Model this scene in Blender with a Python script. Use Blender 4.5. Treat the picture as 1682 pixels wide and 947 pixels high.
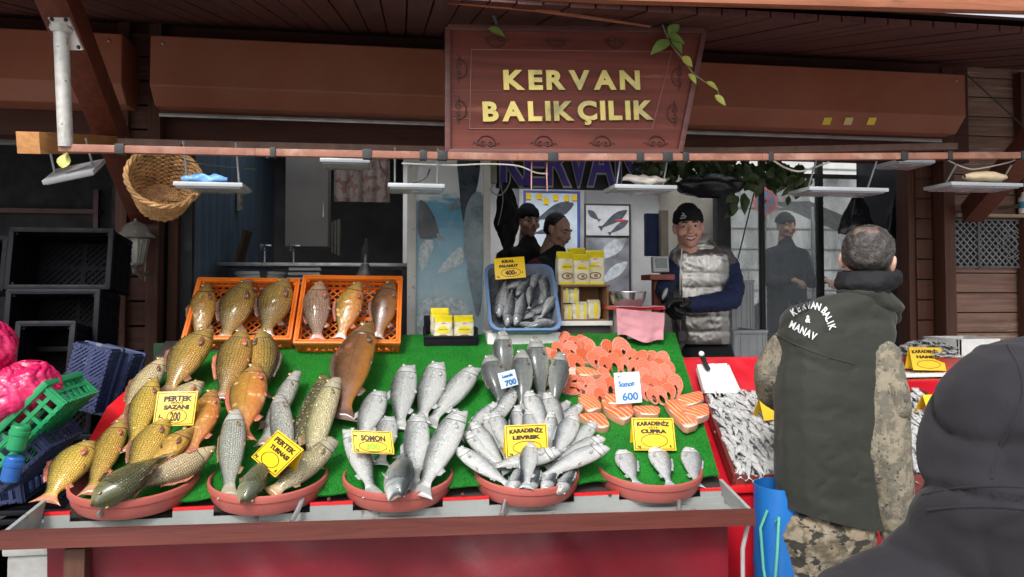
import bpy, bmesh, math, random
import numpy as np
from mathutils import Vector, Matrix, noise
from mathutils.bvhtree import BVHTree

random.seed(7)
R = math.radians
SC = bpy.context.scene
COL = SC.collection
for o in list(bpy.data.objects):
    bpy.data.objects.remove(o)

# ---------------------------------------------------------------- camera
YAW, PITCH, CAMZ, F, SHIFT = R(8.5), R(1.8), 1.5, 1215.0, 31.7
cam = bpy.data.cameras.new('camera'); camo = bpy.data.objects.new('camera', cam); COL.objects.link(camo)
camo.location = (0, 0, CAMZ)
camo.rotation_euler = (R(90) + PITCH, 0, -YAW)
cam.sensor_width = 36.0; cam.lens = 36.0 * F / 1682.0
cam.shift_y = -SHIFT / 1682.0
cam.clip_start = 0.05; cam.clip_end = 500
SC.camera = camo

# ---------------------------------------------------------------- sky, sun, exposure
SUN_EL, SUN_AZ = R(45), R(204)      # behind and above the photographer, overcast
w = bpy.data.worlds.new('World'); SC.world = w; w.use_nodes = True
nt = w.node_tree; bgn = nt.nodes['Background']
sky = nt.nodes.new('ShaderNodeTexSky'); sky.sky_type = 'NISHITA'; sky.sun_disc = False
sky.sun_elevation = SUN_EL; sky.sun_rotation = SUN_AZ; sky.air_density = 1.0; sky.dust_density = 4.0
hs = nt.nodes.new('ShaderNodeHueSaturation'); hs.inputs['Saturation'].default_value = 0.3
nt.links.new(sky.outputs[0], hs.inputs['Color']); nt.links.new(hs.outputs[0], bgn.inputs[0])
bgn.inputs[1].default_value = 0.15
sd = bpy.data.lights.new('sun', 'SUN'); sd.energy = 1.4; sd.angle = R(11); sd.color = (1.0, .965, .92)
so = bpy.data.objects.new('sun', sd); COL.objects.link(so)
# direction to sun: azimuth measured like the sky node (rotation about Z from +Y, clockwise)
_dir = Vector((math.sin(SUN_AZ) * math.cos(SUN_EL), math.cos(SUN_AZ) * math.cos(SUN_EL), math.sin(SUN_EL)))
so.rotation_euler = _dir.to_track_quat('Z', 'Y').to_euler()
SC.view_settings.view_transform = 'Standard'; SC.view_settings.look = 'None'
SC.view_settings.exposure = 0.68; SC.view_settings.gamma = 1.0
SC.view_settings.use_curve_mapping = False

# ---------------------------------------------------------------- pixel helpers (photograph is 1682 x 947)
_CM = Matrix.Translation((0, 0, CAMZ)) @ camo.rotation_euler.to_matrix().to_4x4()
_CI = _CM.inverted(); _CR = _CM.to_3x3()
EYE = Vector((0, 0, CAMZ))

def ray(px, py):
    return _CR @ Vector(((px - 841) / F, -(py - 473.5 + SHIFT) / F, -1))
def at(px, py, Y):
    d = ray(px, py); return EYE + d * (Y / d.y)
def atz(px, py, Z):
    d = ray(px, py); return EYE + d * ((Z - CAMZ) / d.z)
def atd(px, py, dist):
    return EYE + ray(px, py) * dist
def atplane(px, py, p0, n):
    d = ray(px, py); return EYE + d * ((p0 - EYE).dot(n) / d.dot(n))
def proj(v):
    c = _CI @ Vector(v); return Vector((841 - c.x / c.z * F, 473.5 - SHIFT + c.y / c.z * F, -c.z))

# ---------------------------------------------------------------- mesh building
class MB:
    """collects primitives into one mesh object"""
    def __init__(s, T=None):
        s.bm = bmesh.new(); s.T = T or Matrix(); s.mi = 0; s.uv = None
    def _add(s, tmp, M=None, smooth=None):
        M = s.T @ (M or Matrix()); vm = {}
        for v in tmp.verts: vm[v] = s.bm.verts.new(M @ v.co)
        for f in tmp.faces:
            try:
                g = s.bm.faces.new([vm[v] for v in f.verts]); g.material_index = s.mi; g.smooth = True
            except ValueError: pass
        tmp.free()
    def box(s, c, size, rot=None, bev=0.0):
        t = bmesh.new(); bmesh.ops.create_cube(t, size=1)
        for v in t.verts: v.co = Vector((v.co.x * size[0], v.co.y * size[1], v.co.z * size[2]))
        if bev > 0:
            bmesh.ops.bevel(t, geom=t.edges[:], offset=min(bev, min(size) * .45), segments=2, affect='EDGES', profile=.7)
        M = Matrix.Translation(c)
        if rot is not None: M = M @ (rot.to_4x4() if isinstance(rot, Matrix) else Matrix.Rotation(rot, 4, 'Z'))
        s._add(t, M); return s
    def beam(s, a, b, w, h, bev=.003, roll=0):
        a, b = Vector(a), Vector(b); d = (b - a); q = d.to_track_quat('Y', 'Z').to_matrix() @ Matrix.Rotation(roll, 3, 'Y')
        return s.box((a + b) / 2, (w, d.length, h), q, bev)
    def hexa(s, p):
        """8 corners: bottom 4 then top 4"""
        t = bmesh.new(); v = [t.verts.new(x) for x in p]
        for f in ((3, 2, 1, 0), (4, 5, 6, 7), (0, 1, 5, 4), (1, 2, 6, 5), (2, 3, 7, 6), (3, 0, 4, 7)): t.faces.new([v[i] for i in f])
        s._add(t); return s
    def tube(s, pts, r, n=8, cap=True):
        pts = [Vector(p) for p in pts]; rr = r if isinstance(r, (list, tuple)) else [r] * len(pts)
        t = bmesh.new(); rings = []; up = None
        for i, p in enumerate(pts):
            d = (pts[min(i + 1, len(pts) - 1)] - pts[max(i - 1, 0)]).normalized()
            if up is None: up = d.orthogonal().normalized()
            up = (up - d * up.dot(d)).normalized(); sd_ = d.cross(up)
            rings.append([t.verts.new(p + (up * math.cos(2 * math.pi * k / n) + sd_ * math.sin(2 * math.pi * k / n)) * rr[i]) for k in range(n)])
        for a, b in zip(rings, rings[1:]):
            for k in range(n): t.faces.new((a[k], a[(k + 1) % n], b[(k + 1) % n], b[k]))
        if cap: t.faces.new(rings[0][::-1]); t.faces.new(rings[-1])
        s._add(t); return s
    def lathe(s, prof, M=None, n=32, closed=False, sy=1.0):
        t = bmesh.new(); rings = []
        for (r, z) in prof:
            rings.append([t.verts.new((r * math.cos(2 * math.pi * k / n), sy * r * math.sin(2 * math.pi * k / n), z)) for k in range(n)])
        for a, b in zip(rings, rings[1:]):
            for k in range(n): t.faces.new((a[k], a[(k + 1) % n], b[(k + 1) % n], b[k]))
        if closed:
            t.faces.new(rings[0][::-1]); t.faces.new(rings[-1])
        s._add(t, M); return s
    def prism(s, poly, v, M=None):
        """polygon (3d points) extruded along v"""
        t = bmesh.new(); v = Vector(v); a = [t.verts.new(p) for p in poly]; b = [t.verts.new(Vector(p) + v) for p in poly]; n = len(poly)
        t.faces.new(a[::-1]); t.faces.new(b)
        for k in range(n): t.faces.new((a[k], a[(k + 1) % n], b[(k + 1) % n], b[k]))
        bmesh.ops.recalc_face_normals(t, faces=t.faces[:])
        s._add(t, M); return s
    def grid(s, fn, nu, nv, thick=0.0):
        t = bmesh.new(); V = [[t.verts.new(fn(i / nu, j / nv)) for j in range(nv + 1)] for i in range(nu + 1)]
        for i in range(nu):
            for j in range(nv): t.faces.new((V[i][j], V[i + 1][j], V[i + 1][j + 1], V[i][j + 1]))
        if thick:
            bmesh.ops.recalc_face_normals(t, faces=t.faces[:]); bmesh.ops.solidify(t, geom=t.faces[:], thickness=thick)
        s._add(t); return s
    def sphere(s, c, r, M=None, n=12):
        t = bmesh.new(); bmesh.ops.create_uvsphere(t, u_segments=n, v_segments=max(6, n * 2 // 3), radius=1)
        r = (r, r, r) if not isinstance(r, (tuple, list)) else r
        for v in t.verts: v.co = Vector((v.co.x * r[0], v.co.y * r[1], v.co.z * r[2]))
        s._add(t, Matrix.Translation(c) @ (M.to_4x4() if M else Matrix())); return s
    def raw(s, verts, faces):
        t = bmesh.new(); v = [t.verts.new(x) for x in verts]
        for f in faces: t.faces.new([v[i] for i in f])
        s._add(t); return s
    def build(s, name, mats, parent=None, label=None, sharp=35):
        bmesh.ops.recalc_face_normals(s.bm, faces=s.bm.faces[:])
        me = bpy.data.meshes.new(name); s.bm.to_mesh(me); s.bm.free()
        for m in (mats if isinstance(mats, (list, tuple)) else [mats]): me.materials.append(m)
        if sharp: me.set_sharp_from_angle(angle=R(sharp))
        return link(name, me, parent, label)

def link(name, me, parent=None, label=None):
    o = bpy.data.objects.new(name, me); COL.objects.link(o)
    if parent is not None:
        o.parent = parent; o.matrix_parent_inverse = parent.matrix_basis.inverted()
    if label: o['label'] = label
    return o
def tag(o, label, cat, group=None):
    o['label'] = label; o['category'] = cat
    if group: o['group'] = group
    return o
def thing(name, label, cat, loc=(0, 0, 0), group=None):
    o = bpy.data.objects.new(name, None); o.empty_display_size = .1; COL.objects.link(o); o.location = loc
    return tag(o, label, cat, group)
def struct(o): o['kind'] = 'structure'; return o
def pxbox(mb, x0, y0, x1, y1, Y, depth, bev=.004):
    """box whose front face (towards the street) spans the pixel rectangle at distance Y"""
    a, b = at(x0, y1, Y), at(x1, y0, Y)
    c = (a + b) / 2
    return mb.box((c.x, Y + depth / 2, c.z), (abs(b.x - a.x), depth, abs(b.z - a.z)), None, bev)

FONT = None
def text_mesh(txt, size, depth=.004, offset=0.0, align='CENTER', spacing=1.0, shear=0.0):
    cu = bpy.data.curves.new('lettering', 'FONT'); cu.body = txt; cu.size = size; cu.extrude = depth / 2
    cu.offset = offset; cu.align_x = align; cu.align_y = 'TOP_BASELINE'; cu.space_character = spacing; cu.shear = shear; cu.resolution_u = 4
    o = bpy.data.objects.new('lettering', cu); COL.objects.link(o)
    dg = bpy.context.evaluated_depsgraph_get(); dg.update()
    me = bpy.data.meshes.new_from_object(o.evaluated_get(dg)); me.name = 'lettering'
    bpy.data.objects.remove(o); bpy.data.curves.remove(cu); me.materials.clear()
    return me
def put_text(txt, size, M, mat, parent, name='lettering', depth=.003, offset=0.0, squash=1.0, spacing=1.0, width=None, arc=0.0):
    me = text_mesh(txt, size, depth, offset, spacing=spacing)
    if len(me.vertices) == 0: return None
    xs = [v.co.x for v in me.vertices]; wd = max(xs) - min(xs); k = (width / wd) if width else squash
    S = Matrix.Diagonal((k, 1, 1, 1)); mx = (max(xs) + min(xs)) / 2
    for v in me.vertices:
        c = S @ (v.co - Vector((mx, size * .36, 0)))
        if arc: c.y -= arc * c.x * c.x
        v.co = M @ c
    me.materials.append(mat)
    return link(name, me, parent)

# ---------------------------------------------------------------- materials
_M = {}
def srgb(r, g, b):
    f = lambda c: (c / 255 / 12.92) if c <= 10 else ((c / 255 + .055) / 1.055) ** 2.4
    return (f(r), f(g), f(b), 1)
class NB:
    def __init__(s, name):
        s.m = bpy.data.materials.new(name); s.m.use_nodes = True; s.t = s.m.node_tree; s.b = s.t.nodes['Principled BSDF']
    def n(s, typ, **kw):
        x = s.t.nodes.new('ShaderNode' + typ)
        for k, v in kw.items(): setattr(x, k, v)
        return x
    def l(s, a, b): s.t.links.new(a, b)
    def val(s, node, **kw):
        for k, v in kw.items(): node.inputs[k.replace('_', ' ')].default_value = v
        return node
    def math(s, op, a, b=None, clamp=False):
        x = s.n('Math', operation=op, use_clamp=clamp)
        for i, q in enumerate((a, b)):
            if q is None: continue
            if isinstance(q, (int, float)): x.inputs[i].default_value = q
            else: s.l(q, x.inputs[i])
        return x.outputs[0]
    def mix(s, f, a, b, blend='MIX'):
        x = s.n('MixRGB', blend_type=blend)
        for i, q in ((0, f), (1, a), (2, b)):
            if isinstance(q, (int, float)): x.inputs[i].default_value = q
            elif isinstance(q, tuple): x.inputs[i].default_value = q if len(q) == 4 else (*q, 1)
            else: s.l(q, x.inputs[i])
        return x.outputs[0]
    def ramp(s, f, stops):
        x = s.n('ValToRGB'); e = x.color_ramp.elements
        while len(e) < len(stops): e.new(.5)
        for i, (p, c) in enumerate(stops): e[i].position = p; e[i].color = c if len(c) == 4 else (*c, 1)
        s.l(f, x.inputs[0]); return x.outputs[0]
    def noise(s, vec, scale, detail=4, rough=.55, dist=0):
        x = s.n('TexNoise'); s.val(x, Scale=scale, Detail=detail, Roughness=rough, Distortion=dist)
        if vec is not None: s.l(vec, x.inputs['Vector'])
        return x.outputs['Fac']
    def bump(s, h, strength=.3, dist=.01, prev=None):
        x = s.n('Bump'); s.val(x, Strength=strength, Distance=dist); s.l(h, x.inputs['Height'])
        if prev is not None: s.l(prev, x.inputs['Normal'])
        s.l(x.outputs[0], s.b.inputs['Normal']); return x.outputs[0]
    def mapped(s, vec, scale=(1, 1, 1), rot=(0, 0, 0)):
        x = s.n('Mapping'); x.inputs['Scale'].default_value = scale; x.inputs['Rotation'].default_value = rot
        s.l(vec, x.inputs['Vector']); return x.outputs[0]

def mat(name, col, rough=.6, metal=0.0, var=.25, scale=6.0, bump=.15, bscale=60.0, spec=.5, coat=0.0, col2=None, mixs=3.0, mixlo=.5, mixhi=.65, stretch=(1, 1, 1), dirt=None, dirt_s=9.0, dirt_t=.62):
    """general worn surface: base colour with noise variation, optional second colour in patches, optional dirt spots"""
    if name in _M: return _M[name]
    b = NB(name); tc = b.n('TexCoord'); v = b.mapped(tc.outputs['Object'], stretch)
    c = tuple(col[:3]) + (1,)
    n1 = b.noise(v, scale, 6)
    dk = tuple(x * (1 - var) for x in c[:3]) + (1,); lt = tuple(min(1, x * (1 + var)) for x in c[:3]) + (1,)
    out = b.ramp(n1, [(.3, dk), (.7, lt)])
    if col2 is not None:
        n2 = b.noise(v, mixs, 8, .65)
        f = b.ramp(n2, [(mixlo, (0, 0, 0)), (mixhi, (1, 1, 1))]); out = b.mix(f, out, tuple(col2[:3]))
    if dirt is not None:
        n3 = b.noise(v, dirt_s, 10, .7); f = b.ramp(n3, [(dirt_t, (0, 0, 0)), (dirt_t + .06, (1, 1, 1))]); out = b.mix(f, out, tuple(dirt[:3]))
    b.l(out, b.b.inputs['Base Color'])
    rr = b.ramp(b.noise(v, scale * 2.3, 5), [(.3, (max(0, rough - .1),) * 3), (.7, (min(1, rough + .1),) * 3)]); b.l(rr, b.b.inputs['Roughness'])
    b.b.inputs['Metallic'].default_value = metal; b.b.inputs['Specular IOR Level'].default_value = spec
    b.b.inputs['Coat Weight'].default_value = coat; b.b.inputs['Coat Roughness'].default_value = .12
    if bump: b.bump(b.noise(v, bscale, 6, .6), bump, .006)
    _M[name] = b.m; return b.m

def wood(name, dark, light, axis='X', rough=.6, scale=1.0, wear=None, wear_t=.6, bump=.35):
    """painted or stained timber, grain along axis"""
    if name in _M: return _M[name]
    b = NB(name); tc = b.n('TexCoord'); st = {'X': (1.2, 22, 22), 'Y': (22, 1.2, 22), 'Z': (22, 22, 1.2)}[axis]
    v = b.mapped(tc.outputs['Object'], tuple(x * scale for x in st))
    g = b.noise(v, 1.6, 8, .62, .6); g2 = b.noise(tc.outputs['Object'], 2.3, 5)
    out = b.ramp(g, [(.28, dark), (.72, light)])
    out = b.mix(.5, out, b.ramp(g2, [(.3, (.62, .6, .6)), (.7, (1.0, 1.0, 1.0))]), 'MULTIPLY')
    if wear:
        wv = b.noise(v, 1.0, 9, .75); f = b.ramp(wv, [(wear_t, (0, 0, 0)), (wear_t + .1, (1, 1, 1))]); out = b.mix(f, out, wear)
    b.l(out, b.b.inputs['Base Color']); b.b.inputs['Roughness'].default_value = rough
    b.b.inputs['Specular IOR Level'].default_value = .35
    b.bump(g, bump, .004); _M[name] = b.m; return b.m

def cloth(name, col, rough=.85, scale=3.0, var=.2, weave=900, bump=.25, sheen=.04):
    if name in _M: return _M[name]
    b = NB(name); tc = b.n('TexCoord'); v = tc.outputs['Object']; c = tuple(col[:3])
    out = b.ramp(b.noise(v, scale, 6), [(.3, tuple(x * (1 - var) for x in c)), (.7, tuple(x * (1 + var) for x in c))])
    b.l(out, b.b.inputs['Base Color']); b.b.inputs['Roughness'].default_value = rough; b.b.inputs['Sheen Weight'].default_value = sheen
    b.b.inputs['Specular IOR Level'].default_value = .25
    w1 = b.noise(v, 14, 5, .6, .8); p = b.bump(w1, bump, .02); b.bump(b.noise(v, weave, 2), .15, .001, p)
    _M[name] = b.m; return b.m
# ================================================================ materials used by the setting
W_SOFFIT = wood('soffit_boards', (.06, .021, .019), (.125, .042, .035), 'Y', .55)
W_BROWN = wood('brown_timber', (.075, .024, .014), (.15, .052, .028), 'X', .55, wear=(.2, .1, .06), wear_t=.66)
W_POST = wood('brown_post', (.06, .022, .013), (.13, .05, .03), 'Z', .6, wear=(.2, .11, .07), wear_t=.64)
W_PLANK = wood('wall_plank', (.07, .03, .022), (.16, .075, .052), 'X', .7, wear=(.30, .21, .15), wear_t=.60)
W_BRACE = wood('red_brace', (.10, .022, .012), (.19, .05, .026), 'Z', .5)
W_RAW = wood('raw_lumber', (.36, .15, .05), (.6, .3, .11), 'Y', .65)
W_FASCIA = wood('fascia_board', (.22, .07, .035), (.42, .16, .085), 'X', .6, wear=(.10, .05, .03), wear_t=.62)
BOXM = mat('shutter_paint', (.30, .088, .043), .55, var=.15, scale=1.6, bump=.1, bscale=20, col2=(.36, .15, .095), mixs=1.1, mixlo=.45, mixhi=.85, dirt=(.19, .058, .033), dirt_s=4, dirt_t=.64)
BOXLOW = mat('shutter_paint_low', (.25,.065,.026), .42, var=.12, scale=1.6, bump=.05, bscale=20)
STEEL = mat('dull_steel', (.42, .43, .43), .38, .85, var=.2, scale=9, bump=.05)
GALV = mat('galvanised', (.56, .55, .52), .5, .3, var=.25, scale=30, bump=.2, dirt=(.25, .2, .15), dirt_t=.58, dirt_s=30)
BLACKM = mat('black_paint', (.02, .02, .022), .5, var=.3)
WHITEP = mat('white_paint', (.72, .72, .69), .5, var=.08, dirt=(.35, .3, .24), dirt_t=.66)
RUSTY = mat('rusty_white_frame', (.62, .62, .58), .55, var=.12, dirt=(.16, .08, .04), dirt_s=26, dirt_t=.60, bump=.3)
BLUEWALL = wood('blue_streaked_panel', (.10, .17, .24), (.30, .42, .53), 'Z', .45, .55, bump=.1)
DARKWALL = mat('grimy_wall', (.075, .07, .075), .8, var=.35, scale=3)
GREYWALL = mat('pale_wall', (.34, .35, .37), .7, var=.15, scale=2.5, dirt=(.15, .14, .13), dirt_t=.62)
FLOORM = mat('wet_concrete', (.10, .10, .10), .35, var=.35, scale=4, bump=.3)
ASPH = mat('grey_paving', (.24, .24, .235), .6, var=.35, scale=30, bump=.5, bscale=180)
RAILM = mat('rusty_pink_rail', (.28, .115, .075), .6, var=.25, scale=14, bump=.3, col2=(.42, .24, .18), mixs=9, mixlo=.52, mixhi=.7, dirt=(.06, .035, .03), dirt_s=14, dirt_t=.66)
RAILM2 = mat('dark_rail', (.15, .08, .06), .6, var=.3, scale=14, bump=.3)

# ================================================================ ground
g = MB(); g.box((0, 20, -.05), (120, 120, .1)); gr = struct(g.build('ground', ASPH))
g = MB(); g.box((1.0, 5.86, .15), (9.5, 3.3, .3), None, .01); struct(g.build('shop_floor', FLOORM))

# ================================================================ shop building: walls, posts, soffit, eave
shop = thing('fish_shop', 'dark timber fish shop with an open front, plank cladding and deep boarded eave', 'shop', (0.6, 4.3, 0))
XL = at(262, 300, 4.2).x          # left edge of the opening
XR = at(1503, 400, 4.2).x         # right edge of the opening
# soffit boards, sloping up from the eave to the wall
def soff(u, v): return Vector((-4.2 + 9.0 * u, 2.5 + 1.85 * v, 2.50 + .48 * v))
m = MB()
nb = 96
for i in range(nb):
    x0, x1 = -4.2 + 9.0 * i / nb, -4.2 + 9.0 * (i + 1) / nb - .007
    z = random.uniform(-.003, .003)
    m.hexa([(x0, 2.5, 2.50 + z), (x1, 2.5, 2.50 + z), (x1, 4.4, 2.99 + z), (x0, 4.4, 2.99 + z), (x0, 2.5, 2.525), (x1, 2.5, 2.525), (x1, 4.4, 3.015), (x0, 4.4, 3.015)])
m.box((.3, 3.45, 2.80), (9.0, 1.95, .01), Matrix.Rotation(math.atan(.49 / 1.9), 3, 'X'))
m.build('soffit', W_SOFFIT, shop)
fa, fb = at(560, -8, 2.56), at(1720, 22, 2.34)
m = MB()
dx = (fb - fa).normalized()
fa2 = fa - dx * 2.2
m.beam(fa2 + Vector((0, 0, .035)), fb + dx * .8 + Vector((0, 0, .035)), .04, .07, .004)
m.build('fascia', W_FASCIA, shop)
m = MB()
for i in range(60):
    t0 = i / 60
    p = fa2.lerp(fb + dx * .8, t0); q = fa2.lerp(fb + dx * .8, (i + .96) / 60); 
    m.beam(p + Vector((0, -.02, .10)), q + Vector((0, -.02, .10)), .05, .055, .004); m.beam(p + Vector((0, .02, .20)), q + Vector((0, .02, .20)), .05, .14, .004)
m.build('roof_edge', W_FASCIA, shop)
# split strip peeling under the eave by the sign
m = MB(); a, b = at(735, 2, 2.6), at(1068, 43, 2.72)
m.tube([a, a.lerp(b, .4) + Vector((0, 0, .012)), b], [.008, .01, .004], 6); m.build('peeling_strip', W_FASCIA, shop)

# left clad pillar
pl0, pl1 = at(196, 400, 4.05).x, at(262, 400, 4.05).x
m = MB()
for i in range(22):
    z0 = .05 + i * .128
    m.box(((pl0 + pl1) / 2 - .01, 4.10, z0 + .06), (pl1 - pl0 - .05, .05, .118), None, .006)
m.build('pillar_cladding', W_PLANK, shop)
m = MB(); m.box((pl0 + .01, 4.08, 1.45), (.055, .09, 2.9), None, .004); m.box((pl1 - .03, 4.08, 1.45), (.06, .10, 2.9), None, .004)
m.box((pl1 + .03, 4.20, 1.45), (.05, .06, 2.9), None, .003); m.build('post', W_POST, shop)
m = MB(); m.box((pl1 + .085, 4.26, 1.45), (.05, .05, 2.9)); m.build('door_jamb', BLACKM, shop)
m = MB(); p = at(309, 300, 4.3); m.box((p.x, 4.3, 1.45), (.022, .022, 2.9)); m.build('jamb_strip', STEEL, shop)
# right pillar and plank wall
pr0, pr1 = at(1503, 400, 4.2).x, at(1545, 400, 4.2).x
m = MB(); m.box((pr0 + .01, 4.3, 1.45), (.045, .12, 2.9), None, .004); m.box((pr1 - .005, 4.16, 1.45), (.075, .10, 2.9), None, .005); m.build('post', W_POST, shop)
m = MB()
for i in range(22):
    m.box(((pr0 + pr1) / 2, 4.24, .11 + i * .128), (pr1 - pr0 - .06, .03, .12), None, .006)
m.build('pillar_cladding', W_POST, shop)
m = MB(); random.seed(3)
for i in range(24):
    x = pr1 + .03
    while x < pr1 + 1.8:
        L = random.uniform(.45, 1.1) if i > 13 else 1.9
        x1 = min(x + L, pr1 + 1.85)
        m.box(((x + x1) / 2, 4.21 + random.uniform(-.003, .003), .06 + i * .125), (x1 - x - .004, .03, .119), None, .006); x = x1
m.build('plank_wall', wood('weathered_siding', (.14, .078, .06), (.36, .21, .16), 'X', .75, wear=(.5, .41, .33), wear_t=.57), shop)
m = MB(); m.box((pr1 + .9, 4.235, 1.5), (1.9, .012, 3.0)); m.build('wall_backing', mat('wall_backing', (.02, .012, .01), .8), shop)
m = MB(); p = at(1672, 200, 4.15); m.box((p.x + .03, 4.15, 1.45), (.06, .06, 2.9), None, .004); m.build('post', W_POST, shop)
# lintel zone behind the shutter box
m = MB(); m.box((.4, 4.18, 2.62), (6.2, .12, .62)); m.build('lintel', wood('dark_lintel', (.05, .015, .010), (.10, .03, .018), 'X'), shop)
m = MB(); a = at(300, 188, 4.0); m.box(((XL + XR) / 2 + .05, 4.02, a.z), (XR - XL, .02, .02), None, .003); m.build('shutter_rail', STEEL, shop)
m = MB(); m.box(((XL + XR) / 2 + .05, 4.05, a.z + .05), (XR - XL, .05, .07), None, .003); m.build('lintel_board', W_BRACE, shop)
# interior shell
XB = at(312, 330, 4.4).x
m = MB(); m.box((XB - .03, 5.8, 1.6), (.05, 2.85, 2.9)); m.build('partition_wall', BLUEWALL, shop)
xbk = at(1040, 400, 6.0).x
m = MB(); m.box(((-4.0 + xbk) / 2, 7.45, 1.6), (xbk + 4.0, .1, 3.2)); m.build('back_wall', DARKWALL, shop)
m = MB(); m.box((.35, 4.53, 3.02), (6.2, .42, .06)); m.build('ceiling', DARKWALL, shop)  # unseen gaps between the ceiling panels, added to let daylight into the rooms
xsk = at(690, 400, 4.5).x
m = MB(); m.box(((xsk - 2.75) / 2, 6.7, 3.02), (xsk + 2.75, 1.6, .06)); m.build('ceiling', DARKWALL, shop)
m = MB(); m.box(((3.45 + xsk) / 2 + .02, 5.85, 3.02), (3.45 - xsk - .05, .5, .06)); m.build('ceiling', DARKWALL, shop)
# dividing wall behind the picture panel, left inner room dark
xd = at(690, 400, 4.5).x
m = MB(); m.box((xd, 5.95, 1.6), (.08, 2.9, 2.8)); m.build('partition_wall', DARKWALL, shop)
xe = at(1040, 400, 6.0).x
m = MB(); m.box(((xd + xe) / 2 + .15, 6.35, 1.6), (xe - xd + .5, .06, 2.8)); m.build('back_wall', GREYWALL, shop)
m = MB(); pA, pB = at(1035, 400, 6.28), at(1085, 400, 5.9)
m.beam((pA.x + .3, 6.3, 1.6), (pB.x + .34, 5.5, 1.6), .05, 2.8); m.build('side_wall', mat('beige_wall', (.26, .25, .22), .8, var=.15), shop)
# right end: glazed screen, posts, pale end wall
xg0, xg1 = at(1188, 400, 5.3).x, at(1446, 400, 5.3).x
m = MB()
p = at(1186, 400, 5.3); m.box((p.x, 5.3, 1.6), (.11, .08, 2.8), None, .004)
for px_, w_ in ((1251, .03), (1346, .045)):
    p = at(px_, 400, 5.3); m.box((p.x, 5.3, 1.6), (w_, .05, 2.8), None, .003)
m.box(((xg0 + xg1) / 2, 5.3, at(1300, 288, 5.3).z), (xg1 - xg0, .04, .03))
m.box(((xg0 + xg1) / 2, 5.3, at(1300, 262, 5.3).z), (xg1 - xg0, .04, .02))
m.build('window_frame', BLACKM, shop)
b = NB('cloudy_plastic_glazing')
tc = b.n('TexCoord')
f = b.ramp(b.noise(b.mapped(tc.outputs['Object'], (1, 1, .35)), 5, 8, .65), [(.32, (.28, .28, .28)), (.75, (.66, .66, .66))])
tr = b.n('BsdfTransparent'); tr.inputs[0].default_value = (.93, .95, .95, 1); ms = b.n('MixShader')
b.val(b.b, Roughness=.25); b.b.inputs['Base Color'].default_value = (.30, .33, .35, 1)
b.l(f, ms.inputs[0]); b.l(tr.outputs[0], ms.inputs[1]); b.l(b.b.outputs[0], ms.inputs[2]); b.l(ms.outputs[0], b.t.nodes['Material Output'].inputs[0])
GLAZ = b.m
zt, zb = at(1300, 290, 5.3).z, .3
m = MB(); m.box(((xg0 + xg1) / 2, 5.31, (zt + zb) / 2), (xg1 - xg0, .006, zt - zb)); m.build('window_pane', GLAZ, shop)
p0, p1 = at(1440, 400, 5.28), at(1492, 400, 5.0)
m = MB(); m.box(((p0.x + p1.x) / 2 + .04, 5.25, 1.6), (p1.x - p0.x + .10, .05, 2.8)); m.build('end_wall', mat('pale_blue_end_wall', (.45, .5, .52), .6, var=.1, dirt=(.2, .2, .2), dirt_t=.65), shop)
m = MB(); p = at(1498, 400, 4.6); m.box((p.x + .05, 4.8, 1.6), (.05, .9, 2.8)); m.build('side_wall', BLACKM, shop)
p = at(1443, 340, 5.25); m = MB(); m.box((p.x - .02, 5.24, 1.7), (.09, .04, 2.6)); m.build('window_post', mat('grey_blue_post', (.12, .15, .18), .5), shop)

# shutter boxes
def shutter(px0, px1, label, inset_r=0):
    x0, x1 = at(px0, 110, 3.85).x, at(px1, 160, 3.85).x
    zt, zm, zb_ = 2.775, 2.525, 2.44
    t = thing('shutter_box', label, 'shutter box', ((x0 + x1) / 2, 3.9, zb_))
    prof = [(3.85, zt), (3.85, zm), (3.93, zb_), (4.1, zb_), (4.1, zt)]
    m = MB(); m.prism([(x0, y, z) for y, z in prof], (x1 - x0, 0, 0))
    o = m.build('housing', [BOXM], t)
    bv = o.modifiers.new('bevel', 'BEVEL'); bv.width = .006; bv.segments = 2
    for xx in (x0 + .06, x1 - .06):
        m = MB(); m.sphere((xx, 3.848, zt - .04), .008); m.build('screw', STEEL, t)
    return t
shutter(-160, 199, 'brown boxed roller shutter housing over the dark shop at left')
sb = shutter(246, 1586, 'long brown roller shutter housing running behind the carved sign')
YSTK = mat('yellow_sticker', (.75, .6, .05), .5, var=.1)
YSTK2 = mat('faded_sticker', (.72, .62, .25), .5, var=.1)
fn_ = Vector((0, -.085, -.08)).normalized(); fp_ = Vector((0, 3.85, 2.525)) + fn_ * .003
for px_, mm in ((1358, YSTK), (1393, YSTK2), (1431, YSTK)):
    m = MB(); m.prism([atplane(px_ + a, 198.5 + b_, fp_, fn_) for a, b_ in ((-8, 6), (5, 6), (9, -6), (-4, -6))], fn_ * .002); m.build('sticker', mm, sb)

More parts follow.
